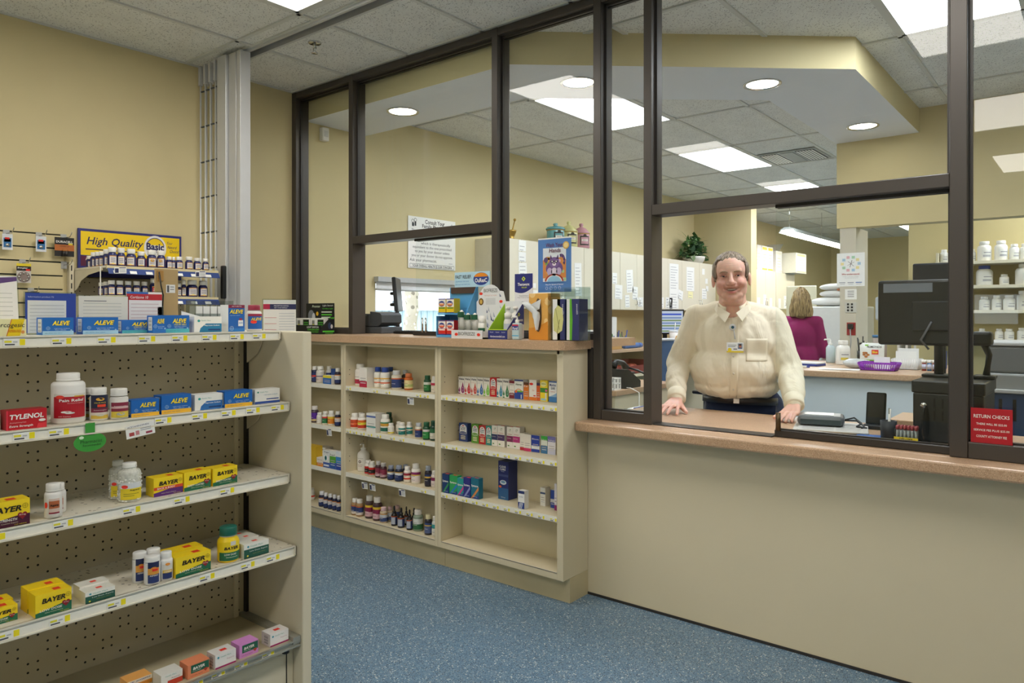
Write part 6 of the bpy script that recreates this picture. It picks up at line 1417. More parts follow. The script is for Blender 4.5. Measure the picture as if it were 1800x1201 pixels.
# papers taped on the doors
rr = random.Random(21)
def note(y, z, w, h, lb, tint='#f0f0ee', lines=True, tilt=0):
    o = thing('taped_note', lb, 'paper', (CX1 + .0035, y, z), R(90), 'papers taped on the cabinet doors')
    m = MB().box((-w / 2, 0, 0), (w / 2, .001, h), pr(tint)); f = fl()
    if lines:
        for k in range(int(h / .035)): rect(m, f, -w * .38, h * .06 + k * .033, w * (.1 + .28 * rr.random()), h * .06 + k * .033 + .006, '#a4a6ac', 2)
    m.build('sheet', o); o.rotation_euler = (0, R(tilt), R(90))
for k, (y, z, w, h, lb, tl) in enumerate(((5.36, 2.00, .11, .10, 'small slip at top of the first cabinet', 1), (5.36, 1.90, .11, .09, 'slip below the topmost slip on first cabinet', 0), (5.37, 1.78, .12, .11, 'third slip down on first cabinet', -3), (5.53, 1.58, .13, .06, 'wide slip low on the first cabinet', 1), (5.545, 1.66, .05, .045, 'tiny slip near first cabinet edge', 0),
        (6.30, 1.60, .13, .34, 'long sheet right of the blue poster', -2), (6.75, 1.56, .13, .3, 'tall sheet beside the middle mullion', 0), (7.02, 1.75, .10, .12, 'pink marked slip at left of third cabinet', 0), (7.10, 1.58, .16, .16, 'square note beside a handle', 2), (7.36, 1.66, .15, .26, 'long taped sheet with yellow mark', -4), (7.47, 1.58, .12, .15, 'note below the long taped sheet', 3), (7.30, 1.49, .10, .14, 'note hanging at cabinet foot', -3), (7.60, 1.50, .12, .11, 'label card at fourth cabinet', 0),
        (8.12, 1.49, .12, .13, 'slip at foot of fifth cabinet', 0), (8.32, 1.48, .18, .14, 'upright slips at foot of fifth cabinet', 3), (8.46, 1.72, .25, .33, 'upper printed list left of the man', 0), (8.46, 1.48, .25, .24, 'lower printed list left of the man', 0), (8.63, 1.60, .13, .12, 'tilted slip beside the printed list', 12), (8.93, 1.72, .23, .31, 'framed printed sheet above the shoulder', 0), (8.93, 1.62, .14, .09, 'pale yellow slip under the framed sheet', 2), (9.33, 1.95, .08, .08, 'small card high on last cabinet', 0), (9.43, 1.83, .08, .07, 'magnet card on last cabinet, second down', 0), (9.36, 1.62, .15, .14, 'white slip beside the man, low', 0), (9.45, 1.73, .08, .07, 'magnet card on last cabinet, third down', 0))):
    note(y, z, w, h, 'white ' + lb, '#efe9b4' if 'yellow slip' in lb else '#f0f0ee', h > .08, tl)

# jars, mortar and greenery on the cabinets
def jar(y, c, cone, lb):
    t = thing('apothecary_jar', lb, 'jar', (-4.33, y, 2.1085), R(60), 'apothecary jars on the cabinets')
    g = mat(c, .25, 0, .04, 20)
    MB().lathe([(.0001, 0), (.085, 0), (.09, .01), (.09, .15), (.086, .158)], g, 24).build('body', t)
    if cone: MB().lathe([(.092, .158), (.093, .165), (.05, .215), (.022, .228), (.015, .235), (.024, .25), (.018, .268), (.0001, .272)], g, 24).build('lid', t)
    else: MB().lathe([(.098, .158), (.1, .17), (.085, .185), (.03, .196), (.018, .202), (.026, .215), (.018, .226), (.0001, .228)], g, 24).build('lid', t)
    MB().lathe([(.0935, .149), (.0935, .156)], pr('#b08a3a'), 24).build('gold_band', t)
    m = MB(); f = curved(.0908); rect(m, f, -.055, .03, .055, .13, '#2a2628', 1, 8); rect(m, f, -.042, .045, .042, .115, c, 2, 6); rect(m, f, -.036, .072, .036, .094, '#e4dcd4', 3, 6); disc(m, f, 0, .132, .02, .016, '#2a2628', 2, 12); m.text('SENNA', f, 0, .083, .05, .010, pr('#5a4a4c'), 4); m.build('label', t)
jar(6.05, '#5f9aa0', False, 'blue glazed apothecary jar with flat lid')
jar(6.29, '#cfca8e', True, 'yellow glazed apothecary jar with pointed lid')
jar(6.52, '#c48f9c', True, 'pink glazed apothecary jar with pointed lid')
t = thing('mortar', 'brass mortar at the start of the wall cabinets', 'mortar', (-4.30, 5.30, 2.1085))
BR = mat('#a8863e', .3, .8, .08, 20)
MB().lathe([(.0001, 0), (.035, 0), (.036, .008), (.026, .016), (.034, .04), (.046, .07), (.052, .085), (.047, .085), (.03, .03), (.0001, .02)], BR, 20).build('bowl', t)
t2 = thing('pestle', 'brass pestle leaning in the mortar', 'pestle', (-4.30, 5.30, 2.141))
MB().tube([(0, 0, .0), (.0, .03, .09), (.0, .05, .15)], [.012, .006, .006], BR).ball((0, .052, .155), .014, BR).build('rod', t2)
pt = thing('greenery_arrangement', 'artificial green plant with long grass blades on the last cabinet', 'plant', (-4.36, 9.33, 2.1085))
MB().lathe([(.0001, 0), (.12, 0), (.15, .06), (.155, .09), (.14, .09), (.0001, .07)], mat('#d8d6ce', .5), 18).build('bowl', pt)
G = [mat('#3f6b3a', .6, 0, .2, 12), mat('#6f9a58', .6, 0, .2, 12), mat('#2c4f2e', .6, 0, .2, 12), mat('#a9bf98', .6, 0, .2, 12)]
rr = random.Random(4)
for k in range(44):
    a = rr.uniform(0, 6.28); L = rr.uniform(.3, .58); e = rr.uniform(.35, 1.3)
    P = []
    for j in range(6):
        s_ = j / 5; rad = L * s_ * math.cos(e * (1 - .5 * s_)); z = .08 + L * (s_ * math.sin(e) * 1.25 - .55 * s_ * s_)
        P.append((rad * math.cos(a) * .30, rad * math.sin(a), z))
    m = MB(); w = .011; px, py = -math.sin(a), math.cos(a)
    V = []; 
    for j, p in enumerate(P):
        ww = w * (1 - j / 5.3); V += [(p[0] + px * ww, p[1] + py * ww, p[2]), (p[0] - px * ww, p[1] - py * ww, p[2] + .002)]
    m.raw(V, [(2 * j, 2 * j + 1, 2 * j + 3, 2 * j + 2) for j in range(5)], G[k % 3]); m.build('grass_blade', pt)
for k in range(240):
    a = rr.uniform(0, 6.28); rd = rr.uniform(.05, .34); z = .09 + rr.uniform(0, .36) * (1 - rd * 1.6) - rd * .12
    c = Vector((rd * math.cos(a) * .35, rd * math.sin(a), z)); s_ = rr.uniform(.04, .075); d = Vector((rr.uniform(-1, 1), rr.uniform(-1, 1), rr.uniform(-.4, .6))).normalized(); q = d.cross(Vector((.3, .2, 1))).normalized()
    m = MB().raw([c - d * s_, c + q * s_ * .5 + Vector((0, 0, .006)), c + d * s_, c - q * s_ * .5], [(0, 1, 2), (0, 2, 3)], G[k % 4]); m.build('leaf', pt)

# desk run along the side wall with raised shelf
dk = thing('desk_run', 'long sand topped desk with raised shelf under the wall cabinets', 'desk', (-4.0, 7.3, 0))
MB().box((-.53, -2.3, 1.005), (.05, 2.3, 1.04), TOP, .003).build('raised_shelf', dk)
MB().box((-.53, -2.3, .0), (-.5, 2.3, 1.004), CAB).build('back_panel', dk)
for y in (-2.28, -.9, .35, 1.5, 2.26): MB().box((-.5, y, .0), (.02, y + .02, 1.004), CAB).build('divider', dk)
MB().box((-.5, -2.26, .73), (.03, 2.26, .76), CAB).build('lower_shelf', dk)
d2 = thing('phone_desk', 'low sand topped desk return carrying the black phone', 'desk', (-3.05, 5.25, 0))
MB().box((-.5, -.45, .785), (.18, .55, .825), TOP, .003).build('desktop', d2)
MB().box((-.48, -.42, 0), (.15, -.40, .784), CAB).box((-.48, .5, 0), (.15, .52, .784), CAB).build('end_panel', d2)
MB().box((.13, -.40, .25), (.15, .5, .784), CAB).build('modesty_panel', d2)
# telephone
ph = thing('desk_telephone', 'black office telephone with curled cord on the phone desk', 'telephone', (-2.99, 5.08, .8255))
MB().prism([(-.11, 0), (.13, 0), (.13, .05), (-.06, .15), (-.11, .15)], -.10, .10, BLK, 'x').build('base', ph)
MB().tube([(-.02, -.09, .17), (-.02, -.05, .205), (-.02, .05, .19), (-.02, .10, .15)], [.03, .022, .022, .032], BLK, 10).build('handset', ph)
MB().box((.02, -.02, .11), (.09, .06, .125), mat('#3a3d40', .3), .003).build('keypad', ph)
P = [(.0, .12 + .02 * math.sin(k), .13 - k * .012) for k in range(10)]
MB().tube([(-.02, .12, .15), (.06, .15, .13), (.16, .16, .09), (.22, .15, .0), (.215, .13, -.08)], .009, BLK, 8).build('cord', ph)
bk = thing('white_pen_basket', 'small white slotted basket beside the telephone', 'basket', (-2.95, 4.862, .8255))
m = MB()
for k in range(8):
    a = k * math.pi / 4
for x in (-.05, .05):
    for k in range(5): m.box((x - .002, -.05 + k * .025 - .004, 0), (x + .002, -.05 + k * .025 + .004, .09), WHT)
for y in (-.05, .05):
    for k in range(5): m.box((-.05 + k * .025 - .004, y - .002, 0), (-.05 + k * .025 + .004, y + .002, .09), WHT)
for z in (.0, .045, .085): m.box((-.054, -.054, z), (.054, -.05, z + .008), WHT).box((-.054, .05, z), (.054, .054, z + .008), WHT).box((-.054, -.054, z), (-.05, .054, z + .008), WHT).box((.05, -.054, z), (.054, .054, z + .008), WHT)
m.box((-.052, -.052, 0), (.052, .052, .003), WHT); m.build('lattice', bk)
MB().tube([(.09, -.09, .01), (.14, -.10, .01), (.215, -.10, -.02), (.215, -.10, -.38)], .0035, WHT, 6).build('white_cable', ph)
bn = thing('plastic_bin', 'clear plastic file bin below the telephone', 'bin', (-2.62, 4.62, .45))
m = MB()
for a, b in (((-.13, -.1, 0), (.13, .1, .004)), ((-.13, -.1, 0), (-.127, .1, .26)), ((.127, -.1, 0), (.13, .1, .26)), ((-.13, -.1, 0), (.13, -.097, .26)), ((-.13, .097, 0), (.13, .1, .26))): m.box(a, b, ACRYL)
m.build('shell', bn)
MB().box((.05, -.09, .005), (.07, .09, .3), pr('#2f3f8a')).build('blue_folder', bn); MB().box((.0, -.09, .005), (.045, .09, .29), PAPER).build('papers', bn); MB().box((-.11, -.09, .005), (-.02, .09, .22), mat('#b8b09c', .7)).build('brown_files', bn)
st = thing('bin_stand', 'low almond cabinet under the plastic file bin', 'cabinet', (-2.62, 4.62, 0)); MB().box((-.16, -.13, 0), (.16, .13, .4495), CAB).build('body', st)
# clutter on the raised shelf
def prop(name, label, cat, loc, parts, rz=0, group=None):
    t = thing(name, label, cat, loc, rz, group)
    for pn, mb in parts: mb.build(pn, t)
    return t
RZ = 1.0405
prop('tape_dispenser', 'tan tape dispenser on the raised shelf', 'tape dispenser', (-4.02, 6.62, RZ), [('base', MB().box((-.06, -.12, 0), (.06, .12, .05), mat('#c4985a', .5), .006)), ('block', MB().box((-.05, .03, .05), (.05, .11, .10), mat('#b98a4c', .5), .006)), ('tape_roll', MB().lathe([(.03, -.012), (.05, -.012), (.05, .012), (.03, .012)], mat('#d8c69a', .4), 18, (0, -.05, .06)))])
prop('green_lidded_tub', 'small white tub with green lid on the raised shelf', 'tub', (-3.99, 6.42, RZ), [('tub', MB().lathe([(.0001, 0), (.045, 0), (.05, .06)], WHT, 18)), ('lid', MB().lathe([(.052, .06), (.052, .095), (.0001, .095)], pr('#6a9a84'), 18))])
for i, (y, c) in enumerate(((6.86, '#30343a'), (7.03, '#6a7048'))):
    prop('pen_holder', ('black mesh pen holder on the raised shelf', 'olive pen holder right of the black one')[i], 'pen holder', (-4.11, y, RZ), [('cup', MB().lathe([(.0001, 0), (.05, 0), (.052, .12), (.048, .12), (.046, .005), (.0001, .005)], mat(c, .5), 16))])
    for k in range(4):
        a = k * 1.6 + i
        prop('pen', 'pen in the %s holder, %s' % (('black', 'olive')[i], ('front', 'right', 'back', 'left')[k]), 'pen', (-4.11 + .02 * math.cos(a), y + .02 * math.sin(a), RZ + .006), [('barrel', MB().tube([(0, 0, 0), (.022 * math.cos(a), .022 * math.sin(a), .19 - .02 * k)], .006, pr(('#27408e', '#17181a', '#4a7a3a', '#27408e')[k]), 8))], 0, 'pens on the raised shelf')
prop('blue_notebook', 'rolled blue notebook lying on the raised shelf', 'notebook', (-3.99, 6.98, RZ), [('cover', MB().tube([(0, -.14, .03), (0, .14, .03)], .03, mat('#4a6fae', .6), 12)), ('end_cap', MB().tube([(0, .14, .03), (0, .22, .03)], .026, mat('#3f62a8', .6), 12))])
for i, (y, z, w, h, tl) in enumerate(((6.65, .06, .26, .20, 0), (7.05, .08, .26, .34, 24))):
    prop('propped_paper', ('grey paper propped behind tape dispenser', 'tilted white paper propped behind pen holders')[i], 'paper', (-4.30 + .01 * i, y, RZ), [('sheet', MB().box((0, -w / 2, 0), (.002, w / 2, h), pr('#dcdcd8')))])
prop('stapler', 'white stapler with blue trim on the raised shelf', 'stapler', (-4.16, 6.66, RZ), [('base', MB().box((-.02, -.08, 0), (.02, .08, .012), WHT, .004)), ('arm', MB().prism([(-.08, .02), (.08, .02), (.08, .05), (-.08, .07)], -.018, .018, pr('#d4d8dc'), 'x')), ('trim', MB().box((-.0185, .02, .05), (.0185, .07, .058), pr('#4aa0d0')))])
rc = thing('red_parts_bin', 'red bin in the desk cubby under the raised shelf', 'bin', (-4.075, 6.95, .7605)); m = MB()
for a, b in (((-.1, -.3, 0), (.1, .3, .006)), ((-.1, -.3, 0), (-.094, .3, .15)), ((.094, -.3, 0), (.1, .3, .09)), ((-.1, -.3, 0), (.1, -.294, .15)), ((-.1, .294, 0), (.1, .3, .15))): m.box(a, b, mat('#7d2f28', .5))
m.build('bin', rc)
for k in range(5): MB().ball((.02 * (k % 2), -.2 + k * .1, .07), (.06, .06, .04), mat('#a8452c', .6, 0, .2, 20), 10, 6).build('contents', rc)
# computer screen, drink cup, chair
mo = thing('desk_monitor', 'computer screen showing a green and blue table on the side desk', 'monitor', (-4.12, 8.03, RZ))
MB().box((-.07, -.10, 0), (.07, .10, .012), BLK, .004).build('foot', mo); MB().box((-.02, -.025, .012), (.0, .025, .16), BLK).build('neck', mo)
MB().box((0, -.24, .13), (.025, .24, .43), BLK, .006).build('bezel', mo)
SCR = emit('#c8d4e4', .55, 'screen_light'); m = MB(); f = lambda u, v, k: (.0254 + .0004 * k, u, v); rect(m, f, -.22, .15, .22, .41, SCR, 1)
for k in range(6): rect(m, f, -.20, .16 + k * .032, .20, .176 + k * .032, emit(('#8aa06a', '#7f98c4')[k % 2], .5, 'screen_row'), 2)
rect(m, f, -.20, .36, .20, .38, emit('#4a5fc0', .6, 'screen_bar'), 2); m.build('screen', mo); mo.rotation_euler = (0, 0, R(-38))
cu = thing('paper_cup', 'white paper drink cup with yellow arches and straw', 'cup', (-3.98, 8.00, RZ), R(60))
MB().lathe([(.0001, 0), (.05, 0), (.065, .16)], pr('#eeeae4'), 20).build('cup', cu); MB().lathe([(.067, .16), (.068, .172), (.05, .176), (.0001, .176)], pr('#e4e6e8'), 20).build('lid', cu); MB().tube([(0, 0, .17), (.01, 0, .27)], .005, pr('#e8e4dc'), 8).build('straw', cu)
m = MB(); f = curved(.0605); Yl = pr('#e8a81c')
for s in (-1, 1): ring(m, f, s * .013, .06, .009, .016, Yl, 2, 14, 0, 180, 3.6)
m.build('arches', cu)
ch = thing('office_chair', 'blue grey office chair with curved back behind the man', 'chair', (-2.96, 6.15, 0), R(75))
BLU = mat('#3f5878', .75, 0, .08, 40)
MB().box((-.23, -.23, .44), (.23, .23, .52), BLU, .03).build('seat', ch)
m = MB(); V = []
for i in range(7):
    a = (i / 6 - .5) * 1.0
    for j in range(7): V.append((.30 * math.sin(a) * (1 - .02 * abs(j - 4)), .22 + .05 * (1 - math.cos(a)) * -3 + (j / 6) * .05, .60 + j * .095))
n7 = [(i * 7 + j, (i + 1) * 7 + j, (i + 1) * 7 + j + 1, i * 7 + j + 1) for i in range(6) for j in range(6)]
m.raw(V, n7, BLU, True); m.raw([(x, y + .03, z) for x, y, z in V], [tuple(reversed(q)) for q in n7], BLU, True); m.build('backrest', ch)
MB().tube([V[6], V[13], V[20], V[27], V[34], V[41], V[48]], .014, mat('#c9ccd0', .4), 8).build('back_edge', ch)
MB().tube([(0, .22, .5), (0, .27, .75)], .02, BLK).build('back_support', ch); MB().tube([(0, 0, .08), (0, 0, .44)], .028, BLK).build('gas_lift', ch)
for s in (-1, 1): MB().tube([(s * .23, .0, .48), (s * .28, 0, .5), (s * .28, 0, .66)], .014, BLK).box((s * .28 - .03, -.13, .66), (s * .28 + .03, .13, .69), BLK, .01).build('armrest', ch)
for k in range(5):
    a = k * 2 * math.pi / 5; MB().tube([(0, 0, .09), (.28 * math.cos(a), .28 * math.sin(a), .07)], .018, BLK).build('leg', ch); MB().ball((.28 * math.cos(a), .28 * math.sin(a), .031), .031, BLK).build('castor', ch)

# register with monitor seen edge on, behind the left panes
t = thing('receipt_printer', 'charcoal receipt printer on the high counter behind glass', 'printer', (-3.83, 3.36, HCZ))
GR = mat('#4c5054', .5, 0, .08, 40)
MB().box((-.19, -.09, 0), (.05, .10, .045), GR, .006).build('base', t); MB().box((-.19, -.09, .0455), (-.075, .10, .135), GR, .01).build('housing', t)
MB().prism([(-.075, .05), (.01, .05), (.048, .075), (.045, .125), (.03, .14), (-.072, .15)], -.085, .095, mat('#43474b', .45, 0, .08, 40), 'y').build('paper_cover', t); MB().box((-.15, -.0915, .12), (-.10, -.09, .128), mat('#6a6f74', .4)).build('button', t)
t = thing('register_monitor', 'thin dark monitor seen edge on above the receipt printer', 'monitor', (-3.93, 3.555, HCZ))
MB().box((-.05, -.06, 0), (.05, .06, .012), BLK, .003).build('foot', t); MB().tube([(0, 0, .012), (-.01, 0, .2)], .014, BLK).build('neck', t)
o = MB().box((-.014, -.15, 0), (.014, .15, .24), mat('#2a2c30', .4), .008).build('screen_case', t, (.01, 0, .152), (0, R(-5), R(41)))
for z in (.2, .28): MB().lathe([(.0001, 0), (.012, 0), (.012, .03), (.0001, .03)], BLK, 10).build('mount_knob', t, (-.01, -.03, z), (0, R(-90), 0))
t = thing('keyboard', 'dark keyboard on the high counter behind the glass', 'keyboard', (-3.62, 3.40, HCZ)); MB().box((-.11, -.07, 0), (.11, .07, .016), BLK, .004).build('case', t)
m = MB(); [m.box((-.1 + k * .0168, -.06 + j * .03, .0162), (-.1 + k * .0168 + .013, -.06 + j * .03 + .024, .021), GREY) for k in range(12) for j in range(4)]; o = m.build('keys', t); o['kind'] = 'stuff'

# poster hanging on the pane
t = thing('hygiene_poster', 'blue hand washing poster with purple animal taped to the glass', 'poster', (-2.2575, 3.1455, 1.522))
W, H = .215, .282
m = MB().box((-W / 2, -.0012, 0), (W / 2, 0, H), pr('#4f7fc0')); m.build('sheet', t)
MB().box((-W / 2, -.0014, H), (W / 2, .0002, H + .007), WHT).build('top_strip', t)
m = MB(); f = fl(-.0012); rect(m, f, -.075, .055, .075, .235, '#d9e2ea', 1); poly2(m, f, [(-.075, .075), (.075, .075), (.075, .17), (.05, .185), (0, .178), (-.05, .19), (-.075, .17)], '#d08a4a', 2); rr = random.Random(8)
for k in range(26): disc(m, f, rr.uniform(-.07, .07), rr.uniform(.06, .18), .009, .009, rr.choice(['#7fae5a', '#e0a84a', '#d8b8d0', '#a8c890']), 3, 8)
PU = '#6a4f8a'
disc(m, f, .0, .125, .055, .042, PU, 4); disc(m, f, .0, .158, .033, .028, '#7a5f9a', 5)
for s in (-1, 1): poly2(m, f, [(s * .012, .178), (s * .03, .172), (s * .024, .20)], PU, 5); disc(m, f, s * .013, .162, .011, .007, '#2c2440', 6); disc(m, f, s * .013, .163, .004, .004, '#f0f0f0', 7); disc(m, f, s * .03, .11, .017, .02, '#b8a8cc', 6)
disc(m, f, 0, .148, .012, .009, '#e8e0ea', 6); disc(m, f, 0, .152, .005, .004, '#1c1a24', 7); disc(m, f, 0, .108, .02, .022, '#d4cce0', 6)
for k in range(7): ring(m, f, .045, .165, .014 + .0, .026, '#6a4f8a' if k % 2 else '#3f2f5a', 4, 3, -40 + k * 22, -18 + k * 22, 1.4)
disc(m, f, -.055, .172, .014, .014, '#5a4a7a', 4); ring(m, f, 0, .052, .052, .062, '#a83a34', 6, 16, 8, 172, .75); ring(m, f, 0, .052, .046, .052, '#e8e4e0', 6, 16, 8, 172, .75); disc(m, f, 0, .056, .046, .032, '#8fc0e0', 5, 18, 0, 180); rect(m, f, -.075, .052, .075, .056, '#4f7fc0', 7)
m.text('Wash Your', f, .0, .250, .11, .022, pr('#6a2a4a'), 3, .01, .1); m.text('Hands', f, .005, .221, .075, .022, pr('#6a2a4a'), 8, .01, .1); disc(m, f, .075, .245, .02, .02, '#d8b05a', 4, 20); disc(m, f, .075, .245, .014, .014, '#ecd490', 5, 20)
m.text('Stop the Spread of Germs!', f, 0, .040, .115, .009, pr('#f0f2f6'), 2, .01)
for u in (-.05, -.022, .006, .034): ring(m, f, u, .022, .007, .0085, pr('#e4eaf2'), 2, 8)
m.build('print', t)

# ------------------------------------------------ peninsula counter behind the man
PZ = 1.02
pn = thing('peninsula_counter', 'sand topped peninsula counter with pale blue front behind the man', 'counter', (-1.4, 5.8, 0))
MB().box((-.62, -.60, PZ - .042), (.60, .60, PZ), TOP, .006).build('worktop', pn)
MB().box((-.60, -.56, 0), (.55, -.54, PZ - .0425), mat('#cfd9de', .4, 0, .03, 3)).build('front_panel', pn)
MB().box((-.60, -.54, 0), (-.58, .56, PZ - .0425), CAB).box((.53, -.54, 0), (.55, .56, PZ - .0425), CAB).build('end_panel', pn)
P1 = PZ + .0005
def pill_bottle(loc, r, h, lb, cap='#ecebe6', body='#ecebe6', lab='#dfe0dc', group=None, band=None):
    t = thing('stock_bottle', lb, 'bottle', loc, R(30), group)
    MB().lathe([(.0001, 0), (r * .95, 0), (r, r * .1), (r, h * .66), (r * .88, h * .76), (r * .6, h * .82), (r * .6, h * .86)], mat(body, .4), 20).build('body', t)
    MB().lathe([(r * .68, h * .83), (r * .7, h * .85), (r * .7, h * .98), (r * .66, h), (.0001, h)], mat(cap, .4), 18).build('cap', t)
    m = MB(); f = curved(r + .0004); rect(m, f, -r * .8, h * .15, r * .8, h * .55, lab, 1, 8); rect(m, f, -r * .6, h * .2, r * .5, h * .3, band or '#a8aab0', 2, 6); rect(m, f, -r * .5, h * .4, r * .6, h * .44, '#8a8c94', 2, 6); m.build('label', t)
pill_bottle((-1.56, 5.98, P1), .05, .185, 'large white stock bottle on the peninsula counter', band='#d8c24a')
def almond():
    t = thing('snack_bag', 'white almonds snack bag standing on the peninsula counter', 'bag', (-1.36, 6.0, P1))
    m = MB(); V = []; nx, nz = 9, 9
    for s in (1, -1):
        for i in range(nx):
            for j in range(nz):
                u = i / (nx - 1) * 2 - 1; v = j / (nz - 1); b = (1 - u * u) * (1 - (2 * v - 1) ** 4) * .035
                V.append((u * .088 * (1 - .04 * math.sin(v * 3.14)), -s * b, v * .17))
    n = nx * nz; Fq = []
    for i in range(nx - 1):
        for j in range(nz - 1):
            a = i * nz + j; Fq.append((a, a + nz, a + nz + 1, a + 1)); Fq.append((n + a, n + a + 1, n + a + nz + 1, n + a + nz))
    m.raw(V, Fq, mat('#e4e8e4', .35, 0, .08, 10), True); m.build('pouch', t)
    m = MB(); f = lambda u, v, k: (u, -(1 - (u / .088) ** 2) * (1 - (2 * v / .17 - 1) ** 4) * .035 - .0005 * k - .0006, v)
    m.text('ALMONDS', f, .02, .142, .10, .016, pr('#3a3c38'), 3, .01); rect(m, f, .005, .085, .05, .12, '#d83a3a', 2, 4); m.text('Blue', f, .028, .103, .034, .018, pr('#f2e23a'), 4, .02); rect(m, f, -.03, .02, .045, .045, '#9ad06a', 2, 5); m.text('FRESH', f, .01, .032, .05, .012, pr('#4a8a3a'), 4)
    for k in range(5): disc(m, f, -.05 + .015 * (k % 3), .095 - .014 * (k // 2), .013, .008, ('#b5753c', '#a86a34')[k % 2], 3, 10)
    rect(m, f, -.045, .148, -.02, .158, '#8ac03a', 2, 3); m.build('print', t)
almond()
def basket(loc, w, d, h, c, lb, rz=0):
    t = thing('slotted_basket', lb, 'basket', loc, rz); M_ = mat(c, .4); m = MB(); s = .85
    m.box((-w / 2 * s, -d / 2 * s, 0), (w / 2 * s, d / 2 * s, .004), M_)
    for z in (.0, h - .014): 
        k = s + (1 - s) * z / h
        for a, b in (((-w / 2 * k, -d / 2 * k, z), (w / 2 * k, -d / 2 * k + .004, z + .014)), ((-w / 2 * k, d / 2 * k - .004, z), (w / 2 * k, d / 2 * k, z + .014)), ((-w / 2 * k, -d / 2 * k, z), (-w / 2 * k + .004, d / 2 * k, z + .014)), ((w / 2 * k - .004, -d / 2 * k, z), (w / 2 * k, d / 2 * k, z + .014))): m.box(a, b, M_)
    m.build('rims', t)
    for side in (-1, 1):
        n = 17
        for i in range(n):
            u = -1 + 2 * i / (n - 1)
            MB().tube([(u * w / 2 * s, side * (d / 2 * s - .002), .006), (u * w / 2, side * (d / 2 - .002), h - .004)], .0028, M_, 4).build('slat', t)
        for i in range(9):
            u = -1 + 2 * i / 8
            MB().tube([(side * (w / 2 * s - .002), u * d / 2 * s, .006), (side * (w / 2 - .002), u * d / 2, h - .004)], .0028, M_, 4).build('slat', t)
    return t
basket((-1.20, 5.50, P1), .25, .14, .058, '#8a2fb0', 'purple slotted plastic basket on peninsula counter')
basket((-1.075, 5.75, P1), .18, .13, .075, '#e8e8e6', 'white slotted basket holding upright papers')
prop('index_card', 'white card sticking out of the purple basket', 'card', (-1.19, 5.53, P1 + .006), [('sheet', MB().box((-.05, 0, 0), (.05, .001, .085), PAPER))])
prop('paper_stack', 'white papers standing in the white basket', 'paper', (-1.075, 5.755, P1 + .006), [('front_sheet', MB().box((-.07, -.02, 0), (.06, -.018, .12), PAPER)), ('rear_sheet', MB().box((-.06, .01, 0), (.07, .012, .14), pr('#e4e4e2')))])
for i, (x, c) in enumerate(((-.925, '#8a2f2a'), (-.893, '#3f6a9a'), (-.862, '#7a3a34'))):
    prop('small_vial', 'small %s vial right of the white basket' % ('red', 'blue', 'dark red')[i], 'vial', (x - .03, 5.66, P1), [('body', MB().lathe([(.0001, 0), (.014, 0), (.014, .055)], pr(c), 14)), ('cap', MB().lathe([(.015, .055), (.015, .075), (.0001, .075)], WHT, 14)), ('label', MB().lathe([(.0144, .012), (.0144, .045)], pr('#b9bcd0'), 14))], 0, 'vials beside the white basket')
prop('blue_box', 'blue carton at right end of peninsula counter', 'box', (-.90, 5.95, P1), [('carton', MB().box((-.035, -.03, 0), (.035, .03, .115), mat('#2c4aa0', .5), .003)), ('lid_flap', MB().box((-.036, -.031, .1155), (.036, .031, .125), mat('#27428e', .5)))])
prop('plastic_wrap', 'crumpled clear plastic bag left of the purple basket', 'bag', (-1.38, 5.62, P1), [('film', MB().ball((0, 0, .035), (.09, .05, .035), mat('#c4c8c8', .25, 0, .25, 30, .8), 14, 8).ball((.06, .01, .03), (.06, .04, .03), mat('#c4c8c8', .25, 0, .25, 30, .8), 12, 8))])
prop('flat_papers', 'white sheets lying on the peninsula counter', 'paper', (-1.44, 5.42, P1), [('sheet', MB().box((-.13, -.07, 0), (.13, .07, .002), PAPER)), ('second_sheet', MB().box((-.10, -.09, .0021), (.08, .03, .004), pr('#e4e4e0')))], R(12))
prop('blue_folder', 'navy folder with papers near the left end of peninsula', 'folder', (-1.77, 5.72, P1), [('cover', MB().box((-.13, -.08, 0), (.13, .08, .016), pr('#27388a'), .002)), ('papers', MB().box((-.05, -.07, .0165), (.13, .07, .026), PAPER))], R(-8))
prop('marker_pen', 'white marker with blue tip on the peninsula edge', 'marker', (-1.69, 5.42, P1 + .0085), [('barrel', MB().tube([(-.05, 0, 0), (.03, 0, 0)], .008, WHT)), ('tip', MB().tube([(.03, 0, 0), (.05, 0, 0)], .0065, pr('#2a3a9a')))])
t = thing('pump_sanitizer', 'clear pump bottle left of the white stock bottle', 'bottle', (-1.70, 6.15, P1)); MB().lathe([(.0001, 0), (.032, 0), (.034, .006), (.034, .12), (.02, .14)], mat('#b9c8cc', .15), 18).build('body', t); MB().lathe([(.014, .138), (.015, .155), (.006, .16), (.006, .185), (.0001, .185)], WHT, 12).tube([(0, 0, .186), (-.04, -.01, .185), (-.044, -.01, .178)], .006, WHT).build('pump', t)
t = thing('green_bottle', 'bright green squeeze bottle beside the pump bottle', 'bottle', (-1.615, 6.22, P1)); MB().lathe([(.0001, 0), (.035, 0), (.035, .06), (.022, .15), (.01, .17), (.0001, .175)], mat('#4fae3c', .4), 18).build('body', t); MB().lathe([(.037, 0), (.037, .045)], pr('#1c1c1e'), 18).build('holder', t)
t = thing('pen_cup_dark', 'dark pen cup behind the stock bottle', 'pen holder', (-1.475, 6.18, P1)); MB().lathe([(.0001, 0), (.032, 0), (.034, .10), (.03, .10), (.028, .006), (.0001, .006)], BLK, 16).build('cup', t)
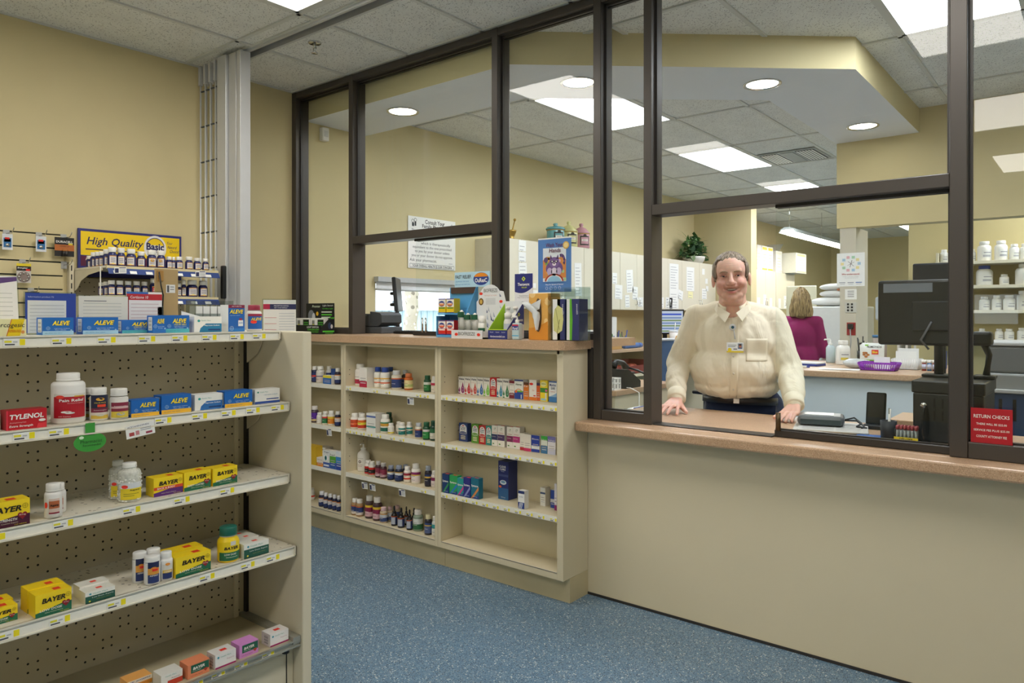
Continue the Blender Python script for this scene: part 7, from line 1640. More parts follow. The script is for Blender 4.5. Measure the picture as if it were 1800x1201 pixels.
for k in range(5):
    prop('pen', 'dark pen in the cup behind stock bottle, %s' % ('first', 'second', 'third', 'fourth', 'fifth')[k], 'pen', (-1.475 + .012 * math.cos(k * 1.3), 6.18 + .012 * math.sin(k * 1.3), P1 + .007), [('barrel', MB().tube([(0, 0, 0), (.022 * math.cos(k * 1.3), .02 * math.sin(k * 1.3), .16 + .012 * k)], .005, BLK, 6))], 0, 'pens in the dark cup')
prop('blue_lidded_jar', 'clear jar with blue lid behind the snack bag', 'jar', (-1.36, 6.25, P1), [('jar', MB().lathe([(.0001, 0), (.05, 0), (.052, .2), (.045, .21)], mat('#b5a8a0', .2), 18)), ('lid', MB().lathe([(.055, .205), (.055, .225), (.0001, .225)], pr('#2f6a9a'), 18))])
for i in range(3): prop('upright_file', 'upright paper file left of the big monitor, %s' % ('left', 'middle', 'right')[i], 'file', (-1.20 + .045 * i, 6.22, P1), [('sheets', MB().box((-.008, -.08, 0), (.008, .08, .27), pr('#c4c2ba')))], R(8 * i - 6), 'upright files by the monitor')

# column fittings
t = thing('wall_poster', 'small white poster with coloured notes on the column', 'poster', (-1.616, 6.4195, 1.638)); W, H = .214, .274
MB().box((-W / 2, -.0015, 0), (W / 2, 0, H), pr('#eef0f0')).build('sheet', t)
m = MB(); f = fl(-.0015)
for k in range(10):
    a = k * .628; u, v = .065 * math.cos(a), .185 + .055 * math.sin(a); rect(m, f, u - .012, v - .011, u + .012, v + .011, ('#a8c8e0', '#e8dca0', '#a8d0b0', '#e0b0b8')[k % 4], 2)
for a in (.5, 1.3, 2.4): poly2(m, f, [(-.03 * math.cos(a), .185 - .03 * math.sin(a)), (-.03 * math.cos(a) + .004, .185 - .03 * math.sin(a)), (.03 * math.cos(a) + .004, .185 + .03 * math.sin(a)), (.03 * math.cos(a), .185 + .03 * math.sin(a))], '#4a3a40', 3)
m.text('We understand.', f, 0, .100, .14, .015, pr('#b8403c'), 3, .01); m.text('It helps to talk about feelings', f, 0, .080, .12, .006, pr('#6a6c70'), 3); m.text('we offer help every day', f, .005, .068, .10, .006, pr('#6a6c70'), 3)
for u in (-.065, 0, .062): rect(m, f, u - .024, .028, u + .024, .034, '#8a90a0' if u < .05 else '#3a6ab8', 3); rect(m, f, u - .02, .016, u + .02, .02, '#b0b4bc', 3)
m.build('print', t)
t = thing('outlet_plate', 'grey outlet plate with dark sockets on the column', 'outlet', (-1.615, 6.4195, 1.42)); MB().box((-.045, -.006, 0), (.045, 0, .085), mat('#c4c4bc', .4), .002).build('plate', t)
for i in range(2):
    for j in range(3): MB().box((-.028 + i * .03, -.008, .012 + j * .025), (-.012 + i * .03, -.006, .028 + j * .025), BLK).build('socket', t)
t = thing('taped_label', 'small white printed label above the outlet plate', 'label', (-1.615, 6.4195, 1.53)); m = MB().box((-.045, -.001, 0), (.045, 0, .085), PAPER); [rect(m, fl(-.001), -.025, .02 + k * .015, .025, .025 + k * .015, '#6a6c70', 2) for k in range(4)]; m.build('sheet', t)
t = thing('charger_plate', 'red wall plate with black plug on the column', 'outlet', (-1.612, 6.4195, 1.235)); MB().box((-.034, -.005, 0), (.034, 0, .105), mat('#9c2a2c', .4), .002).build('plate', t); MB().box((-.02, -.04, .05), (.02, -.005, .095), BLK, .005).build('plug', t); MB().tube([(0, -.035, .05), (.01, -.05, -.05), (.0, -.06, -.20)], .005, mat('#9a9c9c', .5), 6).build('cable', t)

# second row of cabinets in the far room, boxes on top, hanging light, refrigerator
for i, (y0, y1) in enumerate(((11.2, 12.15), (12.16, 13.1))):
    c = thing('far_cabinet', ('off white wall cabinet beyond return wall, nearer one', 'off white wall cabinet beyond return wall, farther one')[i], 'cabinet', (CX0 + .001, (y0 + y1) / 2, 1.50), 0, 'wall cabinets in the far room'); h = (y1 - y0) / 2; d = CX1 - CX0
    MB().box((0, -h, 0), (d - .022, h, .62), mat('#d3ccb8', .5)).build('body', c)
    for s in (-1, 1): dd = MB().box((d - .02, min(s * .002, s * (h - .002)), .003), (d, max(s * .002, s * (h - .002)), .617), DOOR, .002).build('door', c); MB().tube([(d, s * .04, .06), (d + .02, s * .04, .065), (d + .02, s * .04, .16), (d, s * .04, .165)], .005, CHROME, 6).build('handle', dd)
    for k in range(3):
        o = thing('taped_note', 'white slip at foot of the %s far cabinet, %s' % (('nearer', 'farther')[i], ('left', 'middle', 'right')[k]), 'paper', (CX1 + .002, (y0 + y1) / 2 - .3 + k * .27, 1.52), R(90), 'papers on the far cabinets'); MB().box((-.06, 0, 0), (.06, .001, .16 + .05 * (k % 2)), pr('#f0f0ee')).build('sheet', o)
def carton_(name, y, w, h, d, c, stripe, lb, z=2.1205):
    t = thing(name, lb, 'box', (XL + d / 2 + .012, y, z), 0, 'boxes on the far cabinets'); MB().box((-d / 2, -w / 2, 0), (d / 2, w / 2, h), mat(c, .7), .003).build('carton', t)
    m = MB(); f = lambda u, v, k: (d / 2 + .0006 * k, u, v); 
    if stripe: rect(m, f, -w * .45, 0.01, w * .45, h * .1, stripe, 1); rect(m, f, -w * .4, h * .84, w * .4, h * .95, stripe, 1)
    for k in range(4): rect(m, f, -w * .3, h * (.25 + .13 * k), w * .25, h * (.28 + .13 * k), '#c9c4a4', 1)
    m.build('printed_front', t)
carton_('brown_carton', 11.27, .18, .42, .3, '#a8875a', None, 'brown carton at the left of far cabinet top')
for i, (y, w) in enumerate(((11.49, .24), (11.75, .25), (12.01, .25))): carton_('white_binder_box', y, w, .40, .28, '#ecebe8', ('#d8d8d4', '#e8c83a', '#e8c83a')[i], 'white storage box with %s on far cabinet' % ('plain front', 'yellow stripes, left of pair', 'yellow stripes, right of pair')[i])
carton_('white_carton', 12.42, .30, .36, .28, '#e8e6e0', '#dcd8c8', 'white carton with open flap on the far cabinet')
MB().prism([(0, .36), (.22, .50), (.222, .496), (.002, .357)], -.14, .14, pr('#e4e2dc'), 'x').build('flap', bpy.data.objects['white_carton'])
carton_('large_white_carton', 12.88, .55, .34, .5, '#e6e2d6', '#dccf9a', 'large white carton at the right end of far cabinet')
hl = thing('pendant_light', 'long suspended fluorescent light in the far room', 'light', (-3.42, 11.6, 2.55))
MB().prism([(-.12, 0), (-.09, .05), (-.04, .075), (.04, .075), (.09, .05), (.12, 0), (.11, 0), (.08, .04), (-.08, .04), (-.11, 0)], -1.3, 1.9, mat('#9aa09e', .4), 'y').build('reflector', hl)
for k in range(3): MB().tube([(0, -1.25 + k * 1.05, .015), (0, -.28 + k * 1.05, .015)], .05, emit('#fffaf0', TROFFER * 2.4, 'tube_lamp'), 10).build('lamp_tube', hl)
for y in (-1.2, .3, 1.8): MB().tube([(0, y, .075), (0, y, .45)], .004, CHROME, 6).build('hanger', hl)
for x_, y_, lb in ((-1.95, 11.6, 'second suspended fluorescent light right of the column'), (-.4, 11.6, 'added unseen suspended fluorescent light behind the shelf wall')):
    h2 = thing('pendant_light', lb, 'light', (x_, y_, 2.55))  # the one behind the shelf wall is added out of view to brighten the far room
    for q in list(hl.children):
        c = q.copy(); COL.objects.link(c); c.parent = h2
fr = thing('refrigerator', 'white refrigerator with bottom freezer behind the woman', 'refrigerator', (-2.45, 9.1, 0)); FW = mat('#e2e2de', .35)
MB().box((-.33, -.28, 0), (.33, .36, 1.5), FW, .01).build('body', fr); MB().box((-.33, -.33, .78), (.33, -.285, 1.5), FW, .012).build('upper_door', fr); MB().box((-.33, -.33, .05), (.33, -.285, .76), FW, .012).build('lower_door', fr)
for z0, z1 in ((.85, 1.3), (.3, .7)): MB().tube([(-.06, -.335, z0), (-.06, -.385, z0 + .06), (-.06, -.385, z1 - .06), (-.06, -.335, z1)], .014, WHT).build('handle', fr)
MB().box((-.25, -.335, 1.2), (-.15, -.331, 1.38), pr('#55606c')).build('magnet_note', fr); MB().box((-.24, -.335, 1.1), (-.16, -.331, 1.18), pr('#d8c46a')).build('magnet_note', fr)
tw = thing('towel_pile', 'pile of white towels on the refrigerator', 'towels', (-2.42, 9.1, 1.5005)); TWm = mat('#e6e6e4', .9, 0, .08, 8, .5)
MB().ball((-.05, 0, .06), (.27, .2, .06), TWm, 16, 8).build('lower_towel', tw); MB().ball((.0, 0, .15), (.22, .18, .05), TWm, 16, 8).build('middle_towel', tw); MB().ball((-.02, 0, .23), (.2, .17, .045), TWm, 16, 8).build('upper_towel', tw); MB().box((.02, -.16, .185), (.27, .16, .205), mat('#b8744a', .6)).build('tray', tw)
prop('wall_paper_bag', 'translucent bag pinned left of the refrigerator', 'bag', (-3.2, 10.2, 1.25), [('film', MB().box((-.2, 0, 0), (.2, .03, .55), mat('#d4d0b8', .4, 0, .1, 10), .012))])
prop('stand_device', 'pale blue grey device on a thin stem left of the big monitor', 'device', (-1.33, 6.12, P1), [('foot', MB().lathe([(.0001, 0), (.04, 0), (.035, .012), (.0001, .014)], GREY, 16)), ('stem', MB().tube([(0, 0, .012), (0, 0, .36)], .004, mat('#8a8e92', .4), 6)), ('housing', MB().box((-.032, -.02, .34), (.032, .02, .52), mat('#aab4bc', .5), .015))])

# stock shelves at the right with bottles
ss = thing('stock_shelving', 'wall shelves stocked with white pharmacy bottles at right', 'shelving', (-.2, 8.615, 0))
SHZ = [1.925, 1.69, 1.45, 1.16]
for z in SHZ: MB().box((-1.1, -.33, z - .03), (2.2, 0, z), mat('#e0dac4', .5), .002).build('shelf', ss)
for x in (-1.1, .5, 2.18): MB().box((x, -.30, .3), (x + .02, -.001, 2.02), mat('#cfc8b0', .5)).build('upright', ss)
row = {0: [(-1.24, .035, .13), (-1.15, .035, .13), (-1.06, .03, .15), (-1.0, .03, .12), (-.90, .06, .19), (-.765, .055, .19), (-.66, .042, .15), (-.575, .042, .15), (-.485, .04, .14), (-.40, .03, .12), (-.32, .04, .125), (-.22, .04, .13)],
       1: [(-.90, .07, .19), (-.74, .04, .10), (-.56, .095, .195), (-.40, .04, .14), (-.25, .06, .18)],
       2: [(-.90, .045, .13), (-.80, .04, .14), (-.70, .05, .14), (-.595, .048, .18), (-.48, .04, .13), (-.38, .045, .13), (-.27, .045, .15)],
       3: [(-.92, .035, .11), (-.78, .035, .11), (-.70, .04, .11), (-.60, .04, .12), (-.49, .04, .12), (-.38, .04, .10), (-.28, .04, .11)]}
wd = ('first', 'second', 'third', 'fourth', 'fifth', 'sixth', 'seventh', 'eighth', 'ninth', 'tenth', 'eleventh', 'twelfth')
for k, L in row.items():
    for i, (x, r, h) in enumerate(L): pill_bottle((x, 8.40, SHZ[k] + .0005), r, h, 'white pharmacy stock bottle on %s wall shelf, %s from left' % (('top', 'second', 'third', 'lowest')[k], wd[i]), '#27408e' if (k, i) in ((1, 0), (1, 3)) else '#ecebe6', group='stock bottles on the wall shelves', body='#e9e7e0' if i % 3 else '#e2e2de')
# printer on a cart
t = thing('office_printer', 'grey office printer on a blue slotted cart at right edge', 'printer', (-.12, 4.75, 1.0)); PG = mat('#6a6d6e', .45, 0, .05, 30)
MB().box((-.36, -.24, 0), (.26, .24, .10), mat('#8a8c8a', .45), .01).build('paper_tray', t); MB().box((-.36, -.22, .101), (.26, .24, .24), PG, .012).build('housing', t); MB().box((-.365, -.225, .241), (.265, .23, .262), mat('#b4b6b6', .4), .006).build('lid', t)
m = MB(); m.text('EPSON', fl(-.222), .10, .20, .085, .016, pr('#d8dadc'), 2, .01); m.build('lettering', t); MB().box((-.34, -.26, .0), (.24, -.241, .02), mat('#b0b2b0', .4), .004).build('output_lip', t)
t = thing('printer_cart', 'dark blue slotted metal cart under the office printer', 'cart', (-.12, 4.75, 0)); NB = mat('#2f4668', .5, .2, .06, 20)
MB().box((-.40, -.25, .70), (.32, .25, .999), NB, .006).build('cabinet', t); MB().box((-.40, -.25, .02), (.32, .25, .70), GREY, .006).build('lower_box', t)
for k in range(11): MB().box((-.36 + k * .06, -.2515, .86), (-.345 + k * .06, -.25, .97), BLK).build('slot', t)

# ------------------------------------------------ point of sale on the low counter
t = thing('cash_drawer', 'black cash drawer cabinet with slots and chrome lock on low counter', 'cash drawer', (-.49, 3.56, LC + .0005))
m = MB().box((-.125, -.16, 0), (.125, .20, .20), BLK, .006); m.build('body', t); MB().box((-.13, -.165, .2005), (.13, .205, .25), BLK, .005).build('top_plate', t)
for k in range(5):
    for j in range(2): MB().box((-.05 + k * .03, -.1615, .09 + j * .05), (-.044 + k * .03, -.16, .13 + j * .05), mat('#050506', .8)).build('slot', t)
MB().lathe([(.0001, 0), (.012, 0), (.012, .008), (.0001, .008)], CHROME, 18).build('lock', t, (-.085, -.16, .15), (R(90), 0, 0))
t = thing('pos_monitor', 'large dark monitor seen from behind on a black pole', 'monitor', (-.56, 3.66, LC + .2515))
MB().box((-.06, -.05, 0), (.06, .05, .012), BLK, .003).build('foot', t); MB().tube([(0, 0, .012), (0, 0, .30)], .019, mat('#23262a', .4), 14).build('pole', t)
MB().box((-.24, -.03, .135), (.11, .0, .425), mat('#1d1f22', .35, 0, .1, 30), .012).build('screen_case', t); MB().box((-.10, -.045, .2), (.05, -.03, .33), mat('#24272b', .5), .006).build('mount_plate', t)
MB().box((-.215, -.0325, .37), (-.02, -.0305, .41), mat('#8f97a4', .5)).build('rating_label', t); MB().tube([(-.02, -.05, .24), (-.06, -.06, .16), (-.03, -.055, .12)], .005, mat('#5a5c60', .5), 6).build('cable', t)
t = thing('second_monitor', 'dark wide monitor behind the point of sale screen', 'monitor', (-.62, 4.15, .88))
MB().box((-.13, -.015, .66), (.12, .015, .78), mat('#20242c', .3), .008).build('screen_case', t); MB().tube([(0, 0, 0), (0, 0, .66)], .016, BLK).build('pole', t); MB().box((-.1, -.08, 0), (.1, .08, .015), BLK, .004).build('foot', t)
prop('rear_shelf_unit', 'almond back counter behind the point of sale', 'counter', (-.62, 4.2, 0), [('body', MB().box((-.2, -.15, 0), (.14, .15, .84), CAB)), ('worktop', MB().box((-.22, -.17, .8405), (.16, .17, .8795), TOP, .004))])
t = thing('hand_scanner', 'black barcode scanner on its stand by the register', 'scanner', (-.395, 3.66, LC + .2515))
MB().box((-.035, -.04, 0), (.045, .05, .015), BLK, .004).build('foot', t); MB().tube([(0.01, 0, .015), (.02, 0, .10), (.0, -.02, .16)], [.014, .012, .016], BLK).build('stem', t); MB().box((-.04, -.06, .14), (.035, .02, .20), BLK, .012).build('head', t)

# things on the low counter by the sliding glass
t = thing('newspaper', 'folded newspaper under the signature pad', 'newspaper', (-.975, 3.51, LC + .0005), R(14)); NP = mat('#c9c6c0', .8, 0, .12, 60)
MB().box((-.15, -.14, 0), (.15, .16, .006), NP, .002).build('lower_section', t); MB().box((-.13, -.155, .0062), (.16, .14, .013), NP, .002).build('upper_section', t)
m = MB(); f = lambda u, v, k: (u, v, .0131 + .0003 * k)
for k in range(10): rect(m, f, -.11, -.13 + k * .022, .02, -.125 + k * .022, '#6a6866', 1); rect(m, f, .03, -.13 + k * .022, .13, -.125 + k * .022, '#7a7876', 1)
m.build('print', t)
t = thing('signature_pad', 'dark grey signature pad with cable on the newspaper', 'signature pad', (-1.02, 3.54, LC + .0145), R(14)); SG = mat('#55595c', .3, .1, .06, 30)
MB().box((-.10, -.075, 0), (.10, .085, .045), SG, .018).build('body', t); MB().box((-.07, -.04, .0452), (.055, .055, .0475), mat('#b8bcbc', .2), .001).build('screen', t); MB().box((-.085, -.0765, .008), (.085, -.075, .03), mat('#3a4648', .2)).build('front_band', t)
MB().tube([(.10, .04, .02), (.14, .06, .03), (.17, .02, .01), (.15, -.04, .004), (.19, -.07, .004)], .004, BLK, 6).tube([(.10, .02, .02), (.15, .03, .02), (.18, -.02, .004), (.17, -.08, .004)], .004, BLK, 6).build('cable', t)
t = thing('card_reader_stand', 'black glossy curved card reader stand behind the cable', 'card reader', (-.815, 3.66, LC + .0005))
MB().box((-.045, -.05, 0), (.045, .06, .02), BLK, .006).build('foot', t); o = MB().box((-.042, -.008, 0), (.042, .008, .15), mat('#141617', .15), .007).build('panel', t, (0, .0, .015), (R(-10), 0, 0))
t = thing('pen_cup', 'black pen cup with white pen on the low counter', 'pen holder', (-.70, 3.37, LC + .0005)); MB().lathe([(.0001, 0), (.030, 0), (.032, .078), (.028, .078), (.026, .005), (.0001, .005)], mat('#1d2026', .5), 18).build('cup', t)
prop('white_pen', 'white pen standing in the black cup', 'pen', (-.70, 3.37, LC + .0065), [('barrel', MB().tube([(0, 0, 0), (.004, .005, .12)], .005, WHT)), ('clip', MB().box((.0, -.002, .10), (.004, .0, .125), CHROME))])
t = thing('repair_kit_box', 'yellow banded box of eyeglass repair kits with red caps', 'display box', (-.625, 3.345, LC + .0005)); MB().box((-.043, -.028, 0), (.043, .03, .055), ACRYL).build('clear_box', t)
MB().box((-.044, -.030, 0), (.044, -.0285, .022), pr('#d8c61c')).build('yellow_band', t); m = MB(); m.text('DELUXE', fl(-.030), 0, .015, .05, .008, pr('#1c1a16'), 2, .02, .15); m.text('EYEGLASS REPAIR KIT', fl(-.030), 0, .006, .075, .005, pr('#b8342a'), 2, .01); m.build('lettering', t)
for k in range(12):
    x, y = -.034 + (k % 6) * .0136, -.015 + (k // 6) * .026
    prop('repair_kit', 'small eyeglass repair kit tube with red cap, %s of %s row' % (wd[k % 6], ('front', 'rear')[k // 6]), 'tube', (-.625 + x, 3.345 + y, LC + .001), [('tube', MB().lathe([(.0001, 0), (.005, 0), (.005, .05)], mat('#b0b0ae', .3), 8)), ('cap', MB().lathe([(.006, .05), (.006, .066), (.0001, .068)], pr('#9c3f44'), 8))], 0, 'eyeglass repair kits')
t = thing('counter_mirror', 'round edged mirror on a stand beside the repair kits', 'mirror', (-.558, 3.352, LC + .0005), R(86)); MB().box((-.018, -.012, 0), (.018, .018, .008), BLK).build('foot', t); n = 24
MB().prism([(.05 * math.cos(2 * math.pi * k / n), .085 + .07 * math.sin(2 * math.pi * k / n)) for k in range(n)], 0, .006, mat('#2c2e30', .15, .5, .04, 10)).build('mirror', t)
prop('blue_leaflet', 'blue leaflet lying on the low counter by the pen cup', 'leaflet', (-.775, 3.375, LC + .0005), [('sheet', MB().box((-.05, -.04, 0), (.05, .04, .006), pr('#2f62ae'), .001))], R(5))

# ================================================================== PEOPLE
from mathutils import noise, bvhtree
def blob(parts, voxel, smooth=6, factor=.5):
    """closed shapes fused into one continuous skin; returns a mesh"""
    m = MB(); dm = mat('#888888')
    for p in parts:
        if p[0] == 'e':
            M_ = p[3] if len(p) > 3 else None
            b = len(m.v); m.ball((0, 0, 0), p[2], dm, 20, 14)
            c = Vector(p[1])
            for i in range(b, len(m.v)):
                q = Vector(m.v[i]); q = (M_ @ q if M_ else q) + c; m.v[i] = tuple(q)
        else:
            a, b_, r0, r1 = Vector(p[1]), Vector(p[2]), p[3], p[4]
            d = (b_ - a); L = d.length; d.normalize(); pts = []; rr_ = []
            for k in range(5): t_ = k / 4 * math.pi / 2; pts.append(a - d * r0 * math.cos(t_)); rr_.append(max(r0 * math.sin(t_), .0004))
            for k in range(1, 4): pts.append(a + d * L * k / 4); rr_.append(r0 + (r1 - r0) * k / 4)
            for k in range(5): t_ = k / 4 * math.pi / 2; pts.append(b_ + d * r1 * math.sin(t_)); rr_.append(max(r1 * math.cos(t_), .0004))
            m.tube(pts, rr_, dm, 14)
    o = m.build('blob_tmp', recalc=True)
    rm = o.modifiers.new('r', 'REMESH'); rm.mode = 'VOXEL'; rm.voxel_size = voxel
    if smooth: sm = o.modifiers.new('s', 'SMOOTH'); sm.iterations = smooth; sm.factor = factor
    COL.objects.unlink(o)
    me = baked(o)
    me.materials.clear()
    for p in me.polygons: p.use_smooth = True
    return me

def skin_mat(name, rough=.5):
    m = bpy.data.materials.new(name); m.use_nodes = True; n, l = nt(m); b = n['Principled BSDF']; b.inputs['Roughness'].default_value = rough
    a = n.new('ShaderNodeAttribute'); a.attribute_name = 'pigment'
    tc = n.new('ShaderNodeTexCoord'); z = n.new('ShaderNodeTexNoise'); z.inputs['Scale'].default_value = 60; l.new(tc.outputs['Object'], z.inputs['Vector'])
    mx = n.new('ShaderNodeMix'); mx.data_type = 'RGBA'; mx.blend_type = 'MULTIPLY'; mx.inputs['Factor'].default_value = .18; l.new(a.outputs['Color'], mx.inputs['A']); l.new(z.outputs['Color'], mx.inputs['B'])
    l.new(mx.outputs['Result'], b.inputs['Base Color']); b.inputs['Subsurface Weight'].default_value = .12; b.inputs['Subsurface Radius'].default_value = (.01, .004, .002); b.inputs['Subsurface Scale'].default_value = .6
    return m
def paint(me, fn):
    ca = me.color_attributes.new('pigment', 'FLOAT_COLOR', 'POINT')
    for i, v in enumerate(me.vertices): ca.data[i].color = fn(v.co)
def gauss(p, c, s): 
    return math.exp(-sum(((p[i] - c[i]) / s[i]) ** 2 for i in range(3)))
def cloth_mat(name, h, var=.08, sc=7):
    m = mat(h, .8, 0, var, sc, .25, .2, name); return m

# ---------------------------------------------------------------- the man at the counter
man = thing('person', 'smiling man in cream shirt leaning on the low counter', 'person', (-1.60, 4.05, 0))
O_ = Vector((-1.60, 4.05, 0))
def L(x, y, z): return Vector((x, y, z)) - O_
HS = 1.13; HC_ = L(-1.573, 3.835, 1.597); HM = Matrix.Rotation(R(22), 3, 'Z') @ Matrix.Rotation(R(4), 3, 'X') @ Matrix.Rotation(R(-3), 3, 'Y')
def hd(x, y, z): return HC_ + HM @ (Vector((x, y, z)) * HS)
def he(c, r): return ('e', hd(*c), tuple(q * HS for q in r), HM)
def hc(a, b, r0, r1): return ('c', hd(*a), hd(*b), r0 * HS, r1 * HS)
head = [he((0, .012, .036), (.080, .096, .089)), he((0, -.040, .046), (.068, .052, .062)), he((0, -.024, -.026), (.072, .066, .080)), he((.032, -.016, -.050), (.038, .054, .044)), he((-.032, -.016, -.050), (.038, .054, .044)), he((0, -.066, -.084), (.030, .024, .022)), he((0, -.052, -.074), (.05, .034, .03)),
        he((.038, -.062, -.022), (.030, .024, .026)), he((-.038, -.062, -.022), (.030, .024, .026)), hc((0, -.088, .024), (0, -.108, -.012), .008, .0135), he((0, -.111, -.014), (.0165, .014, .0125)), he((.0145, -.099, -.017), (.011, .012, .009)), he((-.0145, -.099, -.017), (.011, .012, .009)),
        hc((-.040, -.078, .040), (.040, -.078, .040), .010, .010), he((.084, .012, -.006), (.009, .020, .034)), he((-.084, .012, -.006), (.009, .020, .034)), he((0, -.028, -.100), (.048, .046, .026)), hc((0, .02, -.06), (0, .045, -.17), .062, .070), he((0, -.084, -.034), (.026, .013, .010)), he((0, -.085, -.060), (.024, .012, .009))]
shL, elL, wrL = L(-1.815, 3.93, 1.385), L(-1.905, 3.87, 1.12), L(-1.797, 3.635, .945)
shR, elR, wrR = L(-1.412, 4.01, 1.37), L(-1.300, 3.97, 1.11), L(-1.208, 3.745, .945)
torso = [('e', L(-1.60, 3.98, 1.27), (.18, .11, .18)), ('e', L(-1.60, 3.99, 1.06), (.18, .13, .17)), ('e', L(-1.60, 4.05, .90), (.17, .12, .12)), ('c', shL, shR, .052, .052), ('c', L(-1.59, 3.93, 1.44), L(-1.59, 3.98, 1.33), .052, .09)]
arms = [('c', shL, elL, .058, .05), ('c', elL, wrL, .048, .032), ('c', shR, elR, .058, .05), ('c', elR, wrR, .048, .032)]
legs = [('c', L(-1.70, 4.08, .88), L(-1.71, 4.10, .48), .10, .075), ('c', L(-1.71, 4.10, .48), L(-1.71, 4.13, .09), .07, .05), ('c', L(-1.50, 4.10, .88), L(-1.49, 4.12, .48), .10, .075), ('c', L(-1.49, 4.12, .48), L(-1.49, 4.15, .09), .07, .05),
        ('c', L(-1.71, 4.14, .045), L(-1.70, 3.96, .04), .04, .036), ('c', L(-1.49, 4.16, .045), L(-1.47, 3.98, .04), .04, .036)]
def hand(w, palm, tips, thumb, knz=.922):
    P = [('c', w, palm, .030, .030)]
    n = len(tips); k0, k1 = palm[1]; 
    return P
def make_hand(w, k0, k1, tips, thumb):
    """w wrist, k0..k1 line of knuckles, four finger tips, thumb (root, mid, tip)"""
    w, k0, k1 = Vector(w), Vector(k0), Vector(k1); P = []
    for i in range(4):
        kn = k0 + (k1 - k0) * i / 3; tp = Vector(tips[i])
        P.append(('c', w + (kn - w) * .12 + (k1 - k0) * (i / 3 - .5) * .25, kn, .021, .0145))
        mid = kn + (tp - kn) * .42 + Vector((0, 0, .013)); m2 = kn + (tp - kn) * .76 + Vector((0, 0, .007))
        P += [('c', kn, mid, .0125, .0105), ('c', mid, m2, .0105, .0095), ('c', m2, tp, .0095, .0082)]
    a, b, c = (Vector(q) for q in thumb); P += [('c', w + (a - w) * .2, a, .019, .017), ('c', a, b, .0155, .0125), ('c', b, c, .0125, .0098)]
    return P
hands = make_hand(wrL, L(-1.812, 3.535, .918), L(-1.742, 3.548, .920), [L(-1.812, 3.472, .890), L(-1.782, 3.432, .8905), L(-1.748, 3.430, .8905), L(-1.706, 3.455, .8905)], [L(-1.748, 3.595, .912), L(-1.716, 3.565, .900), L(-1.693, 3.538, .893)])
hands += make_hand(wrR, L(-1.232, 3.652, .918), L(-1.165, 3.655, .920), [L(-1.232, 3.572, .8905), L(-1.212, 3.552, .8905), L(-1.187, 3.552, .8905), L(-1.164, 3.572, .8905)], [L(-1.243, 3.700, .912), L(-1.262, 3.668, .900), L(-1.272, 3.640, .893)])
me = blob(head + torso + arms + legs + hands, .0045, 5, .5)
HI = HM.inverted()
def hl(p): return (HI @ (p - HC_)) / HS
for v in me.vertices:
    q = hl(v.co)
    if abs(q.x) < .1 and -.14 < q.z < .14 and q.y < .02:
        d = 0.0
        for s in (-1, 1): d += .007 * gauss(q, (s * .033, -.086, .0175), (.018, .04, .0095)); d -= .004 * gauss(q, (s * .046, -.08, -.018), (.016, .03, .014))
        d += .017 * gauss((q.x, q.y, q.z - 6.5 * q.x * q.x), (0, -.09, -.0500), (.030, .03, .0062)) + .006 * (gauss(q, (.028, -.085, -.0435), (.006, .03, .005)) + gauss(q, (-.028, -.085, -.0435), (.006, .03, .005)))
        for s in (-1, 1): d += .004 * gauss(q, (s * .036, -.08, -.038), (.005, .03, .014)); d += .003 * gauss(q, (s * .026, -.085, -.022), (.005, .03, .010))
        d += .003 * gauss(q, (0, -.085, -.072), (.02, .03, .005))
        for j in range(3): d += .0012 * gauss(q, (0, -.07, .062 + j * .011), (.03, .05, .002))
        v.co = HC_ + HM @ ((q + Vector((0, d, 0))) * HS)
SK = lin('#edbfa8')[:3]; RD = lin('#dc9488')[:3]; LP = lin('#b8605a')[:3]; DKM = lin('#3a1614')[:3]; EYS = lin('#a86a58')[:3]; FHD = lin('#eabca4')[:3]
def skin_col(p):
    c = list(SK); q = hl(p)
    def bl(t, k):
        for i in range(3): c[i] += (t[i] - c[i]) * k
    if q.length < .25:
        for s in (-1, 1): bl(RD, .6 * gauss(q, (s * .045, -.07, -.02), (.03, .06, .03))); bl(EYS, .45 * gauss(q, (s * .033, -.085, .012), (.02, .04, .012)))
        bl(RD, .4 * gauss(q, (0, -.11, -.015), (.02, .03, .015))); qc = (q.x, q.y, q.z - 6.5 * q.x * q.x); bl(LP, min(1, .5 * gauss(qc, (0, -.09, -.0405), (.028, .03, .0045)))); bl(LP, min(1, 1.1 * gauss(qc, (0, -.09, -.0605), (.026, .03, .0055)))); bl(DKM, min(1, 1.3 * gauss(qc, (0, -.09, -.0510), (.025, .04, .0042))))
        bl(FHD, .5 * gauss(q, (0, -.08, .068), (.05, .06, .03))); bl(RD, .3 * gauss(q, (0, -.06, -.09), (.05, .05, .03)))
    elif p.z < 1.0: bl(RD, .25)
    return (*c, 1)
paint(me, skin_col); me.materials.append(skin_mat('man_skin')); body = link('body', me, man)
